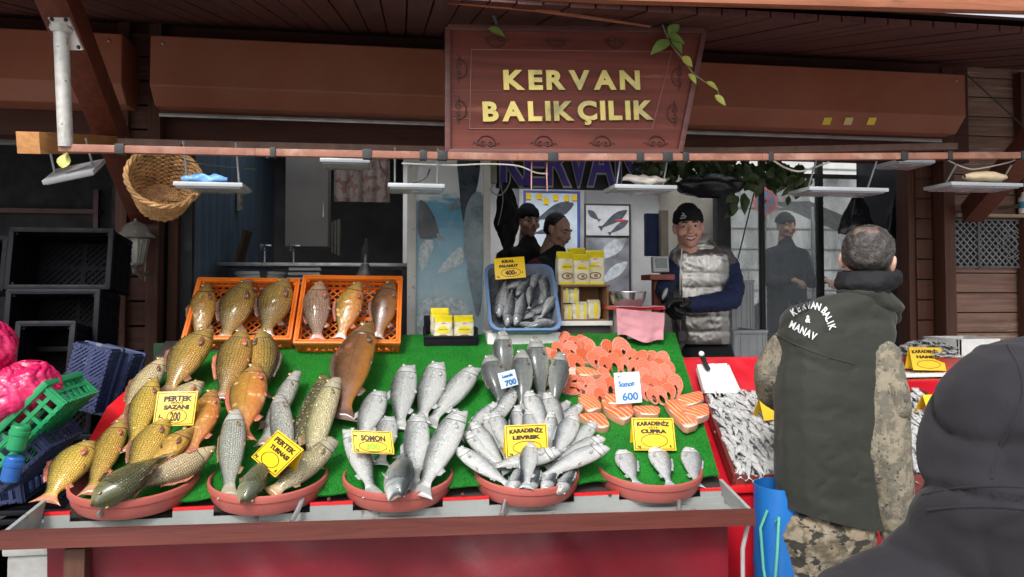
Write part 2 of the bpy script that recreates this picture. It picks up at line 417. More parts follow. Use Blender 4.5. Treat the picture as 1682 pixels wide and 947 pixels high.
# ================================================================ dark shop at far left
nb_ = thing('neighbour_shop', 'dark unlit neighbouring shop behind the black crates', 'shop', (-3.0, 4.4, 0))
xn = pl0 - .02
m = MB(); m.box((xn - 1.6, 5.5, 1.5), (3.2, .08, 3.0)); m.build('back_wall', mat('unlit_wall', (.011, .009, .010), .8), nb_)  # both wall colours lowered to near black to stand in for shade
m = MB(); m.box((xn - .03, 4.85, 1.5), (.05, 1.4, 3.0)); m.build('side_wall', mat('unlit_plum_wall', (.016, .009, .010), .8), nb_)
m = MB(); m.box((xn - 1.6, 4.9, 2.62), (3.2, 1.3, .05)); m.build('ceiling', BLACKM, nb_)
m = MB(); a = at(60, 170, 4.2); m.box((xn - 1.6, 4.2, a.z), (3.2, .03, .018)); m.build('shutter_rail', STEEL, nb_)
m = MB(); a = at(60, 186, 4.2); m.box((xn - 1.6, 4.23, a.z), (3.2, .05, .10)); m.build('lintel', mat('dim_taupe', (.12, .09, .085), .6), nb_)
m = MB(); a = at(60, 212, 4.3)
for i in range(4): m.box((xn - 1.6, 4.32, a.z + .035 - .035 * i), (3.2, .02, .03), None, .005)
m.build('rolled_shutter', mat('rolled_shutter_metal', (.20, .19, .17), .5, .2), nb_)
m = MB(); p = at(122, 370, 5.0); m.box((p.x - .02, 5.4, 1.2), (.03, .05, 2.0)); m.box((p.x - .55, 5.42, at(60, 335, 5.0).z), (1.1, .05, .03)); m.build('shelf_frame', mat('plum_frame', (.07, .03, .03), .6), nb_)

# ================================================================ street behind the glazed screen
street = thing('white_building', 'pale rendered building seen through the cloudy plastic screen', 'building', (4.5, 11, 0))
m = MB(); m.box((6.0, 12.0, 3.0), (9, .3, 6)); m.build('wall', mat('white_render', (.42, .43, .43), .8, var=.1, dirt=(.4, .39, .36), dirt_t=.6), street)
m = MB()
for i in range(9): m.box((6.0, 11.84, 1.2 + i * .35), (9, .03, .02))
m.build('render_joint', mat('joint_grey', (.3, .3, .29), .8), street)
# ================================================================ carved hanging sign
YS = 2.86
SIGNW = wood('sign_board_wood', (.115, .026, .018), (.225, .055, .037), 'X', .62, .8, wear=(.30, .11, .075), wear_t=.6, bump=.35)
SIGNF = wood('sign_frame_wood', (.10, .04, .036), (.19, .08, .07), 'X', .4, bump=.2)
SCROLL = mat('scroll_relief', (.07, .022, .018), .5, var=.2)
GOLD = mat('brass_letter', (.62, .50, .16), .32, .55, var=.25, scale=2.2, bump=.03, col2=(.30, .27, .12), mixs=2.1, mixlo=.52, mixhi=.62)
c4 = [at(735, 250, YS), at(1115, 250, YS), at(1155, 52, YS), at(735, 46, YS)]
sg = thing('hanging_sign', 'carved reddish wooden sign with brass letters hanging from the eave', 'sign', (c4[0] + c4[2]) / 2)
def signpt(u, v, y=0.0):
    a = c4[0].lerp(c4[1], u); b_ = c4[3].lerp(c4[2], u); p = a.lerp(b_, v); return Vector((p.x, YS - y, p.z))
m = MB(); m.prism([signpt(0, 0), signpt(1, 0), signpt(1, 1), signpt(0, 1)], (0, .035, 0)); m.build('board', SIGNW, sg)
m = MB()
fr = [signpt(0, 0, .006), signpt(1, 0, .006), signpt(1, 1, .006), signpt(0, 1, .006)]
for i in range(4): m.beam(fr[i], fr[(i + 1) % 4], .026, .022, .005)
m.build('frame', SIGNF, sg)
m = MB()
pn = [signpt(.09, .19, .002), signpt(.86, .19, .002), signpt(.885, .83, .002), signpt(.09, .83, .002)]
for i in range(4): m.beam(pn[i], pn[(i + 1) % 4], .004, .004, .001)
m.beam(signpt(.02, .50, .001), signpt(.22, .50, .001), .003, .002, 0); m.beam(signpt(.02, .27, .001), signpt(.1, .27, .001), .003, .002, 0)
m.build('inlay_line', mat('inlay', (.24, .10, .07), .5), sg)
def scroll(c, ux, uz, s):
    """a pair of mirrored spirals on a shallow arc: the carved ornament"""
    m = MB()
    for sgn in (-1, 1):
        pts = []
        for k in range(26):
            t = k / 25; a = t * 2.6 * math.pi; r = .30 * (1 - t * .8)
            pts.append(c + ux * (sgn * (.42 - .0 + r * math.cos(a) - .12) * s) + uz * ((r * math.sin(a) * .8 + .0) * s) + Vector((0, -.003, 0)))
        m.tube(pts, [.0028 * (1 - .5 * k / 25) for k in range(26)], 5)
        pts = [c + ux * (sgn * s * (.58 + .5 * t)) + uz * (s * (.05 + .10 * math.sin(t * 7))) + Vector((0, -.003, 0)) for t in [i / 8 for i in range(9)]]
        m.tube(pts, [.0026 * (1 - .7 * i / 8) for i in range(9)], 5)
    pts = [c + ux * (s * .95 * math.cos(a)) * .75 - uz * (s * .62 * math.sin(a)) + uz * s * .05 + Vector((0, -.003, 0)) for a in [math.pi * i / 14 for i in range(15)]]
    m.tube(pts, .0026, 5)
    m.build('scroll_ornament', SCROLL, sg)
X_, Z_ = Vector((1, 0, 0)), Vector((0, 0, 1))
for u in (.19, .43, .67, .90): scroll(signpt(u * .97, .91), X_, Z_, .05)
for u in (.16, .40, .65, .89): scroll(signpt(u, .075), X_, -Z_, .05)
for v in (.67, .34): scroll(signpt(.045, v), Z_, -X_, .052)
scroll(signpt(.935, .62), Z_, X_, .052); scroll(signpt(.945, .32), Z_, X_, .052)
def letters(txt, px0, px1, pytop, pybot, Y, matl, parent, depth=.012, off=.004):
    """upright raised letters on a vertical face: fitted to the size they have in the photograph"""
    a, b_ = at(px0, pybot[0], Y), at(px1, pybot[1], Y); h = at(px0, pytop, Y).z - at(px0, pybot[0], Y).z
    cx = a.lerp(b_, .5); c = Vector((cx.x, Y, cx.z))
    tilt = math.atan2(b_.z - a.z, b_.x - a.x)
    M = Matrix.Translation(c) @ Matrix.Rotation(-tilt, 4, 'Y') @ Matrix.Rotation(R(90), 4, 'X')
    adv = 0; items = []
    for ch in txt:
        me = text_mesh(ch, h * 1.37, depth, off, align='LEFT')
        x0 = min(v.co.x for v in me.vertices); x1 = max(v.co.x for v in me.vertices)
        items.append((me, x0, adv)); adv += (x1 - x0) + h * .17
    tot = adv - h * .17; k = (b_.x - a.x) / tot
    for me, x0, ad in items:
        for v in me.vertices:
            v.co = M @ Vector(((v.co.x - x0 + ad - tot / 2) * k, v.co.y, v.co.z))
        me.materials.append(matl); link('letter', me, parent)
letters('KERVAN', 827, 1051, 115, (146, 146), YS - .006, GOLD, sg, .014, .0045)
letters('BALIKÇILIK', 793, 1073, 167, (198, 195), YS - .006, GOLD, sg, .014, .0045)
CHAIN = mat('chain_metal', (.3, .29, .28), .4, .8)
def chain(a, b_, n=8):
    m = MB(); a, b_ = Vector(a), Vector(b_); d = b_ - a
    for i in range(n):
        c = a + d * ((i + .5) / n); L = d.length / n * .72
        t = Matrix.Translation(c) @ d.to_track_quat('Z', 'Y').to_matrix().to_4x4() @ Matrix.Rotation(R(90) * (i % 2), 4, 'Z')
        pts = [t @ Vector((.006 * math.cos(q), 0, L * math.sin(q))) for q in [2 * math.pi * k / 10 for k in range(11)]]
        m.tube(pts, .0022, 5, False)
    return m
for (pa, pb) in (((811, 12), (817, 44)), ((1102, 12), (1090, 50))):
    p, q = at(*pa, YS + .02), at(*pb, YS - .01); p.z = 2.60
    chain(p, q, 7).build('chain', CHAIN, sg)

# ---- leaves: one shared leaf shape
LEAFM = mat('pale_green_leaf', (.24, .36, .09), .45, var=.3, scale=20, coat=.15)  # the vine's own pale green
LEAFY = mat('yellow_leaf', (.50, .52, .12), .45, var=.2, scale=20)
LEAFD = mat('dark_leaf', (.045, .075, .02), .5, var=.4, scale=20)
STEM = mat('stem', (.22, .18, .08), .7)
def leaf(m, c, dirv, nrm, L, W):
    dirv = Vector(dirv).normalized(); nrm = (Vector(nrm) - dirv * dirv.dot(Vector(nrm))).normalized(); sd_ = dirv.cross(nrm); c = Vector(c)
    prof = [(0, .02), (.12, .55), (.3, .95), (.5, 1.0), (.7, .72), (.88, .32), (1, .02)]
    V = []; Fc = []
    for (t, wv) in prof:
        bend = -nrm * (t * t * L * .25)
        V += [c + dirv * t * L - sd_ * wv * W / 2 + bend + nrm * wv * W * .12, c + dirv * t * L + bend, c + dirv * t * L + sd_ * wv * W / 2 + bend + nrm * wv * W * .12]
    for i in range(len(prof) - 1):
        a = i * 3; Fc += [(a, a + 1, a + 4, a + 3), (a + 1, a + 2, a + 5, a + 4)]
    n = len(V); V2 = [v - nrm * .0012 for v in V]; m.raw(V, Fc); m.raw(V2, [f[::-1] for f in Fc])
vine = thing('leafy_vine', 'trailing vine with pale green leaves draped over the right corner of the sign', 'vine', at(1100, 60, YS - .04))
m = MB(); yv = YS - .05
path = [at(1088, 40, yv), at(1100, 70, yv), at(1120, 95, yv), at(1140, 122, yv), at(1162, 137, yv), at(1178, 145, yv), at(1182, 160, yv)]
m.tube(path, .003, 6); m.build('stem', STEM, vine)
for (p, q, W_, mm) in (((1100, 66), (1070, 82), .05, LEAFM), ((1102, 62), (1124, 82), .05, LEAFM), ((1098, 55), (1116, 37), .045, LEAFM), ((1094, 56), (1128, 66), .04, LEAFM),
                    ((1120, 93), (1139, 106), .04, LEAFY), ((1131, 121), (1146, 134), .03, LEAFY), ((1160, 134), (1182, 144), .03, LEAFY), ((1174, 156), (1194, 170), .03, LEAFY)):
    a, b_ = at(*p, yv - .01), at(*q, yv - .025); m = MB(); leaf(m, a, b_ - a, (random.uniform(-.3, .3), -1, .5), (b_ - a).length, W_); m.build('leaf', mm, vine)
m = MB(); a, b_ = at(802, 46, YS - .035), at(829, 54, YS - .05); leaf(m, a, b_ - a, (0, -1, .6), (b_ - a).length * 1.05, .04)
tag(m.build('single_leaf', LEAFM), 'lone green leaf caught on the left chain of the carved sign', 'leaf')

# ================================================================ rails, post, braces, beam end
m = MB(); YR = 2.78
rp = [at(98, 243, YR), at(420, 250, YR), at(850, 258, YR), at(1250, 258, YR), at(1700, 255, YR)]
m2 = MB()
for a, b_ in zip(rp, rp[1:]): m.beam(a, b_, .027, .027, .004)
rl = thing('front_rail', 'long weathered reddish metal rail in front of the sign, hung with lamps', 'rail', rp[2])
m.build('bar', RAILM, rl)
for px_ in (196, 448, 598, 690, 722, 905, 1045, 1090, 1120, 1263, 1475, 1551, 1675):
    for a, b_ in zip(rp, rp[1:]):
        qa, qb = proj(a), proj(b_)
        if qa.x <= px_ <= qb.x:
            c = a.lerp(b_, (px_ - qa.x) / (qb.x - qa.x)); m = MB(); m.box(c, (random.uniform(.02, .04), .036, .036), None, .004); m.build('tape_wrap', BLACKM, rl)
m = MB(); ra = [at(195, 234, 3.3), at(700, 246, 3.3), at(1200, 248, 3.3), at(1570, 240, 3.3)]
for a, b_ in zip(ra, ra[1:]): m.beam(a, b_, .032, .032, .004)
tag(m.build('rear_rail', RAILM2), 'darker brown rail running behind the front rail', 'rail')
# white post with bolted plate, hanging from the diagonal brace
ba, bb = at(72, -60, 2.66), at(236, 350, 4.02)
br = thing('diagonal_brace', 'thick red brown diagonal roof brace rising left from the clad pillar', 'brace', bb)
m = MB(); m.beam(bb, ba, .105, .12, .006); m.build('beam', W_BRACE, br)
bc, bd = at(1596, 350, 4.08), at(1760, 160, 3.0)
m = MB(); m.beam(bc, bd, .11, .12, .006); tag(m.build('diagonal_brace', W_BRACE), 'red brown roof brace crossing the planked wall at right', 'brace')
YP = 2.72
wp = thing('support_post', 'short white metal post bolted to the diagonal brace at left', 'post', at(108, 240, YP))
m = MB(); a, b_ = at(100, 48, YP), at(108, 240, 2.775); m.tube([a, a.lerp(b_, .5), b_], [.024, .024, .024], 14); m.build('tube', GALV, wp)
m = MB(); q = [at(78, 28, YP), at(112, 29, YP), at(136, 82, YP + .03), at(112, 82, YP + .03)]
m.prism(q, (0, .012, .006)); m.build('plate', mat('pale_plate', (.62, .55, .53), .5, var=.1), wp)
for px_, py_ in ((85, 31), (108, 32), (129, 77)):
    m = MB(); m.sphere(at(px_, py_, YP + .0), (.007, .007, .007)); m.build('bolt', BLACKM, wp)
m = MB(); m.lathe([(.0, .012), (.034, .012), (.036, 0), (.026, -.012)], Matrix.Translation(a), 16); m.build('collar', GALV, wp)
m = MB(); a = at(46, 234, 2.74); b_ = at(196, 238, 3.5); m.beam(a, b_, .075, .075, .003)
tag(m.build('beam_end', W_RAW), 'stub of orange unpainted timber at the left end of the front rail', 'beam')

# ================================================================ LED floodlights under the rail
LAMPW = mat('lamp_housing', (.36, .38, .40), .4, .3, var=.1); LAMPG = mat('lamp_glass', (.34, .37, .40), .2, var=.05, bump=0)
def lamp(px0, px1, py, label, Y=2.80, dz=0, tiltx=0.0, roll=0.0, dep=.17, rods=True):
    a, b_ = at(px0, py, Y), at(px1, py, Y); c = (a + b_) / 2; W = (b_ - a).length
    t = thing('flood_lamp', label, 'lamp', c, 'flat floodlights hung under the rail')
    Mx = Matrix.Translation(c + Vector((0, dep * .4, 0))) @ Matrix.Rotation(roll, 4, 'Y') @ Matrix.Rotation(tiltx, 4, 'X')
    m = MB(Mx); m.box((0, 0, 0), (W, dep, .016), None, .004)
    m.build('housing', LAMPW, t)
    m = MB(Mx); m.box((0, 0, -.010), (W * .92, dep * .88, .006), None, .002); m.build('lens', LAMPG, t)
    if rods:
        for s in (-.38, .38):
            p = Mx @ Vector((s * W, 0, .01)); m = MB(); m.tube([p, Vector((p.x, YR + .02, 2.045))], .004, 6); m.build('hanger', STEEL, t)
    return c
lamp(66, 152, 276, 'tilted flat lamp hung from the orange beam end', tiltx=R(25), roll=R(-14))
l2 = lamp(286, 400, 303, 'flat lamp with a blue bag lying on it')
lamp(526, 608, 264, 'flat lamp tucked close up under the rail left of the picture panel', Y=2.9, rods=False)
lamp(637, 730, 305, 'bare flat lamp hung in front of the picture panel')
l5 = lamp(1008, 1110, 307, 'flat lamp with a dirty white bag lying on it')
lamp(1326, 1456, 311, 'bare wide flat lamp hung before the plastic screen')
lamp(1472, 1532, 265, 'small flat lamp tight under the rail beside the right pillar', Y=2.9, rods=False)
l8 = lamp(1558, 1676, 303, 'flat lamp with a rolled sack lying on it')
def blobby(name, label, cat, c, L, r, matl, seed, lump=.35, axis=0, n=20, k=12):
    rnd = random.Random(seed); m = MB(); pts = []; rr = []
    off = [rnd.uniform(-1, 1) for _ in range(40)]
    def f(u, v):
        x = (u - .5) * L; a = v * 2 * math.pi
        rad = r * (math.sin(math.pi * min(max(u, .02), .98)) ** .35) * (1 + lump * noise.noise(Vector((u * 5 + seed, math.cos(a) * 1.2, math.sin(a) * 1.2))))
        return c + Vector((x, rad * math.cos(a), rad * .75 * math.sin(a) + r * .6 + lump * r * .7 * noise.noise(Vector((u * 4, seed, 0)))))
    m.grid(f, n, k); o = m.build(name, matl, sharp=0); return tag(o, label, cat)
blobby('plastic_bag', 'crumpled light blue bag lying on top of a hanging lamp', 'bag', at(336, 299, 2.83), .16, .022, mat('blue_bag', (.16, .38, .72), .4, var=.2, bump=.6, bscale=25), 2, .7, n=30, k=14)
blobby('cloth_bag', 'dirty white rolled cloth lying on the lamp under the right part of the big sign', 'cloth', at(1058, 300, 2.85), .18, .022, cloth('dirty_white_cloth', (.52, .48, .42)), 5, .7, n=30, k=14)
blobby('rolled_sack', 'rolled beige sack lying on the rightmost hanging lamp', 'sack', at(1618, 297, 2.83), .20, .03, cloth('beige_sack', (.5, .4, .26)), 9, .25, n=30, k=14)
m = MB(); c = at(103, 262, 2.80); leaf(m, c + Vector((-.0, 0, -.03)), (.15, 0, 1), (0, -1, 0), .06, .045); tag(m.build('single_leaf', LEAFY), 'single yellow green leaf stuck on the tilted lamp at far left', 'leaf')

# cables drooping from the rail
WIREW = mat('white_cable', (.6, .58, .52), .5); WIREK = mat('black_cable', (.02, .02, .02), .5); WIREP = mat('pink_cord', (.5, .25, .2), .6)
def cable(pts, Y, r, mm, label):
    P_ = [at(x, y, Y) for x, y in pts]; out = []
    for i in range(len(P_) - 1):
        p0, p1, p2, p3 = P_[max(i - 1, 0)], P_[i], P_[i + 1], P_[min(i + 2, len(P_) - 1)]
        for k in range(6):
            t = k / 6; out.append(.5 * ((2 * p1) + (p2 - p0) * t + (2 * p0 - 5 * p1 + 4 * p2 - p3) * t * t + (3 * p1 - p0 - 3 * p2 + p3) * t ** 3))
    out.append(P_[-1]); m = MB(); m.tube(out, r, 6); return tag(m.build('cable', mm), label, 'cable')
cable([(1265, 260), (1290, 275), (1315, 281), (1345, 272), (1362, 266)], 2.83, .004, WIREW, 'white cable sagging under the rail before the plastic screen')
cable([(660, 268), (740, 271), (800, 269), (850, 272), (880, 283), (900, 285)], 2.84, .003, WIREW, 'thin pale cable sagging across the top of the picture panel')
cable([(706, 277), (700, 290), (685, 298), (672, 300)], 2.82, .004, WIREK, 'short black cable bent down to the lamp before the picture panel')
cable([(874, 254), (873, 280), (873, 312)], 2.80, .0025, WIREP, 'left of two thin pink cords hanging below the sign')
cable([(900, 254), (898, 280), (899, 314)], 2.80, .0025, WIREP, 'right of two thin pink cords hanging below the sign')
cable([(1555, 262), (1585, 275), (1605, 277), (1650, 268), (1668, 262)], 2.83, .003, WIREW, 'pale cable sagging over the rolled sack')
cable([(1586, 120), (1635, 165), (1682, 208)], 3.9, .004, WIREK, 'dark stay cable running down from the right end of the shutter box')
cable([(300, 262), (350, 272), (420, 278)], 2.85, .0025, WIREK, 'thin dark cable under the rail above the lamp with the blue bag')
cable([(622, 262), (628, 280), (640, 298)], 2.83, .003, WIREK, 'dark cable looping down to the lamp left of the picture panel')

# ================================================================ wicker basket
def wicker_mat():
    b = NB('wicker'); tc = b.n('TexCoord'); uv = tc.outputs['UV']
    wv = b.n('TexWave', wave_type='BANDS', bands_direction='Y'); b.val(wv, Scale=8.5, Distortion=2.2, Detail=2); wv.inputs['Detail Scale'].default_value = 3
    b.l(uv, wv.inputs['Vector'])
    ck = b.n('TexWave', wave_type='BANDS', bands_direction='X'); b.val(ck, Scale=9); b.l(uv, ck.inputs['Vector'])
    c = b.ramp(b.noise(tc.outputs['Object'], 30, 5), [(.3, (.24, .11, .04)), (.7, (.52, .30, .13))])
    c = b.mix(wv.outputs['Fac'], b.mix(.6, c, (.10, .045, .018)), c)
    b.l(c, b.b.inputs['Base Color']); b.val(b.b, Roughness=.55)
    return b.m
WICK = mat('wicker', (.45, .25, .10), .55, var=.45, scale=25, bump=.3)
bk0 = at(270, 292, 2.98)
ax = (Vector((.30, -.80, .42))).normalized()     # opening looks out and up towards the street
bk = thing('wicker_basket', 'round woven wicker basket hanging tilted by the left pillar', 'basket', bk0)
Mb = Matrix.Translation(bk0) @ ax.to_track_quat('Z', 'Y').to_matrix().to_4x4()
m = MB(Mb); Rb, Hb = .128, .17
nrow = 17; nst = 22
for i in range(nrow):
    t = i / (nrow - 1); rad = Rb * (.66 + .34 * t); z = -Hb + Hb * t
    pts = [Vector(((rad + .0042 * math.cos(k * math.pi * 2 / 4 + i * math.pi)) * math.cos(2 * math.pi * k / 88), (rad + .0042 * math.cos(k * math.pi / 2 + i * math.pi)) * math.sin(2 * math.pi * k / 88), z + .002 * math.sin(k))) for k in range(89)]
    m.tube(pts, .0056, 5, False)
for i in range(9):
    rad = Rb * .66 * (i + .5) / 9; m.tube([Vector((rad * math.cos(2 * math.pi * k / 40), rad * math.sin(2 * math.pi * k / 40), -Hb + .002 * (-1) ** k)) for k in range(41)], .0062, 5, False)
m.build('weave', WICK, bk, sharp=0)
m = MB(Mb)
for k in range(nst):
    a = 2 * math.pi * k / nst; m.tube([Vector((0, 0, -Hb)), Vector((Rb * .66 * math.cos(a), Rb * .66 * math.sin(a), -Hb)), Vector((Rb * math.cos(a), Rb * math.sin(a), 0))], .0035, 5)
m.build('stakes', WICK, bk, sharp=0)
m = MB(Mb)
for q in range(3): m.tube([Vector(((Rb + .003 + .006 * math.cos(k * .9 + q * 2.1)) * math.cos(2 * math.pi * k / 60), (Rb + .003 + .006 * math.cos(k * .9 + q * 2.1)) * math.sin(2 * math.pi * k / 60), .004 + .006 * math.sin(k * .9 + q * 2.1))) for k in range(61)], .006, 5, False)
m.build('rim', WICK, bk, sharp=0)
m = MB(); top = Mb @ Vector((0, Rb, 0)); top2 = max([Mb @ Vector((Rb * math.cos(a), Rb * math.sin(a), 0)) for a in [i * .1 for i in range(63)]], key=lambda v: v.z)
m.tube([top2, Vector((top2.x, 3.1, 2.0)), at(300, 236, 3.28)], .003, 6); m.build('hanging_cord', WIREK, bk)

# ================================================================ wall lantern
lc = at(222, 405, 3.92); ln = thing('wall_lantern', 'weathered grey coach lantern on the clad pillar', 'lantern', lc)
LANM = mat('lantern_metal', (.20, .185, .165), .55, .3, var=.3, dirt=(.42, .40, .36), dirt_t=.55, dirt_s=30)
Ml = Matrix.Translation(lc)
m = MB(Ml); m.lathe([(.095, .045), (.09, .055), (.065, .075), (.058, .095), (.045, .112), (.02, .125), (.008, .13), (.006, .14), (.0, .145)], None, 24); m.lathe([(.095, .045), (.05, .043), (0, .043)], None, 24); m.build('cap', LANM, ln)
m = MB(Ml)
for k in range(6):
    a = k * math.pi / 3 + .3; m.tube([Vector((.062 * math.cos(a), .062 * math.sin(a), .043)), Vector((.04 * math.cos(a), .04 * math.sin(a), -.085))], .005, 6)
m.lathe([(.042, -.082), (.044, -.09), (.03, -.098), (.012, -.11), (.01, -.13), (0, -.135)], None, 18); m.build('frame', LANM, ln)
m = MB(Ml); m.lathe([(.06, .042), (.038, -.084)], None, 6); m.build('glass', mat('frosted_pane', (.42, .41, .36), .3, var=.15, scale=20, spec=.6), ln)
m = MB(Ml); m.tube([(0, 0, -.12), (.02, .03, -.15), (.03, .07, -.13), (.03, .14, -.12)], .008, 8); m.box((.03, .145, -.11), (.06, .02, .12), None, .006); m.build('bracket', LANM, ln)
# ================================================================ plastic crates
def crate_mesh_parts(w, d, h, nx=9, ny=6, nz=3, lattice=True, wall=.006):
    """returns builders for an open crate: floor at z=0, opening at z=h"""
    body, rim, base = MB(), MB(), MB()
    bw = .012
    for s in (-1, 1):
        for i in range(nx + 1):
            x = -w / 2 + w * i / nx; body.box((x * .985, s * (d / 2 - .006), h / 2), (bw, wall, h))
        for k in range(nz + 1):
            z = h * k / nz * .96; body.box((0, s * (d / 2 - .006), z + .008), (w, wall + .003, bw))
        for i in range(ny + 1):
            y = -d / 2 + d * i / ny; body.box((s * (w / 2 - .006), y * .985, h / 2), (wall, bw, h))
        for k in range(nz + 1):
            z = h * k / nz * .96; body.box((s * (w / 2 - .006), 0, z + .008), (wall + .003, d, bw))
        for s2 in (-1, 1): body.box((s * (w / 2 - .012), s2 * (d / 2 - .012), h / 2), (.024, .024, h), None, .006)
        rim.box((0, s * (d / 2 - .002), h), (w + .014, .022, .022), None, .008); rim.box((s * (w / 2 - .002), 0, h), (.022, d + .014, .022), None, .008)
    n = 11
    for sg in (-1, 1):
        for i in range(-n, n + 1):
            c = i * (w + d) / (2 * n)
            # line y = sg*x + c clipped to the floor rectangle
            pts = []
            for x in (-w / 2, w / 2):
                y = sg * x + c
                if -d / 2 <= y <= d / 2: pts.append(Vector((x, y, .004 + .002 * sg)))
            for y in (-d / 2, d / 2):
                x = (y - c) / sg
                if -w / 2 < x < w / 2: pts.append(Vector((x, y, .004 + .002 * sg)))
            if len(pts) >= 2 and (pts[0] - pts[1]).length > .02: base.beam(pts[0], pts[1], .007, .004, 0)
    base.box((0, 0, .004), (w, .02, .006)); base.box((0, 0, .0045), (.02, d, .006))
    return body, rim, base
def crate(M, w, d, h, matl, label, rimm=None, name='plastic_crate', group=None, solid=False, nx=9, ny=6, nz=3, cat='crate'):
    loc = M.translation
    t = thing(name, label, cat, loc, group)
    b_, r_, f_ = crate_mesh_parts(w, d, h, nx, ny, nz)
    if solid:
        for s in (-1, 1):
            b_.box((0, s * (d / 2 - .008), h / 2), (w - .01, .003, h)); b_.box((s * (w / 2 - .008), 0, h / 2), (.003, d - .01, h))
        f_.box((0, 0, -.003), (w - .01, d - .01, .003))
    for q, nm, mm in ((b_, 'side_walls', matl), (r_, 'rim', rimm or matl), (f_, 'base_lattice', matl)):
        for v in q.bm.verts: v.co = M @ v.co
        q.build(nm, mm, t)
    return t
def frame(c, xdir, ydir):
    x = Vector(xdir).normalized(); y = Vector(ydir); y = (y - x * y.dot(x)).normalized(); z = x.cross(y)
    return Matrix.Translation(c) @ Matrix((x, y, z)).transposed().to_4x4()
BLKP = mat('black_plastic', (.0035, .0035, .006), .6, spec=.15, var=.3, scale=10, bump=.05)
BLKR = mat('black_rim', (.005, .0055, .010), .5, spec=.18, var=.3, scale=10, bump=.05)
NAVY = mat('navy_plastic', (.026, .038, .11), .4, var=.3, scale=8, bump=.05, dirt=(.14, .15, .2), dirt_t=.62)
GRN = mat('green_plastic', (.012, .25, .09), .35, var=.2, scale=8, bump=.05)
ORG = mat('orange_plastic', (.78, .17, .015), .38, var=.12, scale=8, bump=.04, dirt=(.4, .09, .02), dirt_t=.66)
PINK = mat('pink_bag', (.56, .012, .10), .30, var=.3, scale=9, bump=.7, bscale=26, coat=.1)

# stack of black crates lying on their sides, mouths towards the street
def sidecrate(pxa, pya, pxb, pyb, Y, label, h=.24, tilt=0.0, m_=BLKP):
    a, b_ = at(pxa, pyb, Y), at(pxb, pya, Y); c = (a + b_) / 2; w_, d_ = b_.x - a.x, b_.z - a.z
    z = Vector((math.sin(tilt) * .2, -1, math.sin(tilt)))         # opening direction
    M = frame(Vector((c.x, Y + h * .98, c.z)), (1, 0, 0), (0, math.sin(tilt), 1))
    M = Matrix.Translation(Vector((c.x, Y + h, c.z))) @ Matrix.Rotation(R(90) - tilt, 4, 'X')
    return crate(M, w_, d_, h, m_, label, BLKR, group='black crates stacked at the left', solid=True)
sidecrate(14, 390, 182, 486, 3.35, 'black crate lying on its side on top of the stack at left', tilt=R(8))
sidecrate(-60, 402, 8, 488, 3.45, 'black crate at the left edge beside the top black crate', tilt=R(8))
sidecrate(10, 488, 160, 585, 3.22, 'black crate lying on its side directly under the top black crate', tilt=R(6))
sidecrate(24, 548, 118, 640, 3.05, 'small black crate half hidden behind the pink bags', tilt=R(10))
sidecrate(-10, 600, 150, 720, 3.30, 'black crate third down, in shadow behind the blue crate', tilt=R(4))
sidecrate(-10, 722, 185, 850, 3.25, 'black crate fourth down, in shadow behind the green crate', tilt=R(4))
sidecrate(-10, 852, 195, 990, 3.22, 'lowest black crate of the dark stack, near the ground', tilt=R(2))
# blue crates leaning by the pillar
cA = at(138, 620, 2.95)
crate(frame(cA, (-.97, .1, .22), (.22, .05, .97)), .135, .235, .09, NAVY, 'blue slotted crate standing on end beside the clad pillar', nx=5, ny=8, solid=False)
crate(frame(cA + Vector((.03, .11, -.03)), (-.97, .1, .25), (.25, .05, .97)), .15, .25, .10, NAVY, 'darker blue crate standing right behind the slotted blue crate', solid=True)
# green crate tilted, blue crate below it
gA = at(60, 690, 2.55)
gA = at(72, 716, 2.60)
crate(frame(gA, (.69, -.02, .72), (0, 1, 0)), .34, .24, .085, GRN, 'bright green crate tipped up under the pink bags', nx=7, nz=2)
crate(frame(gA + Vector((-.03, .06, -.10)), (.72, -.02, .69), (0, 1, 0)), .22, .24, .085, NAVY, 'blue crate tipped up right below the green crate', nx=7, nz=2)
def stub(px, py, Y, mm, label):
    c = at(px, py, Y); m = MB(); m.lathe([(.0, .035), (.022, .035), (.026, .03), (.026, -.035), (.022, -.04), (0, -.04)], Matrix.Translation(c) @ Matrix.Rotation(R(12), 4, 'Y'), 18); m.lathe([(.026, .02), (.029, .018), (.029, .008), (.026, .006)], Matrix.Translation(c) @ Matrix.Rotation(R(12), 4, 'Y'), 18)
    return tag(m.build('plastic_peg', mm), label, 'crate peg')
stub(31, 717, 2.42, GRN, 'round green crate peg standing by the front of the green crate')
stub(21, 768, 2.42, mat('bright_blue', (.02, .12, .42), .35), 'round blue crate peg below the green peg')
crate(frame(at(10, 800, 2.75) + Vector((-.1, .1, -.05)), (1, 0, .1), (0, 1, .1)), .34, .26, .16, NAVY, 'blue crate at the left edge above the white foam boxes')
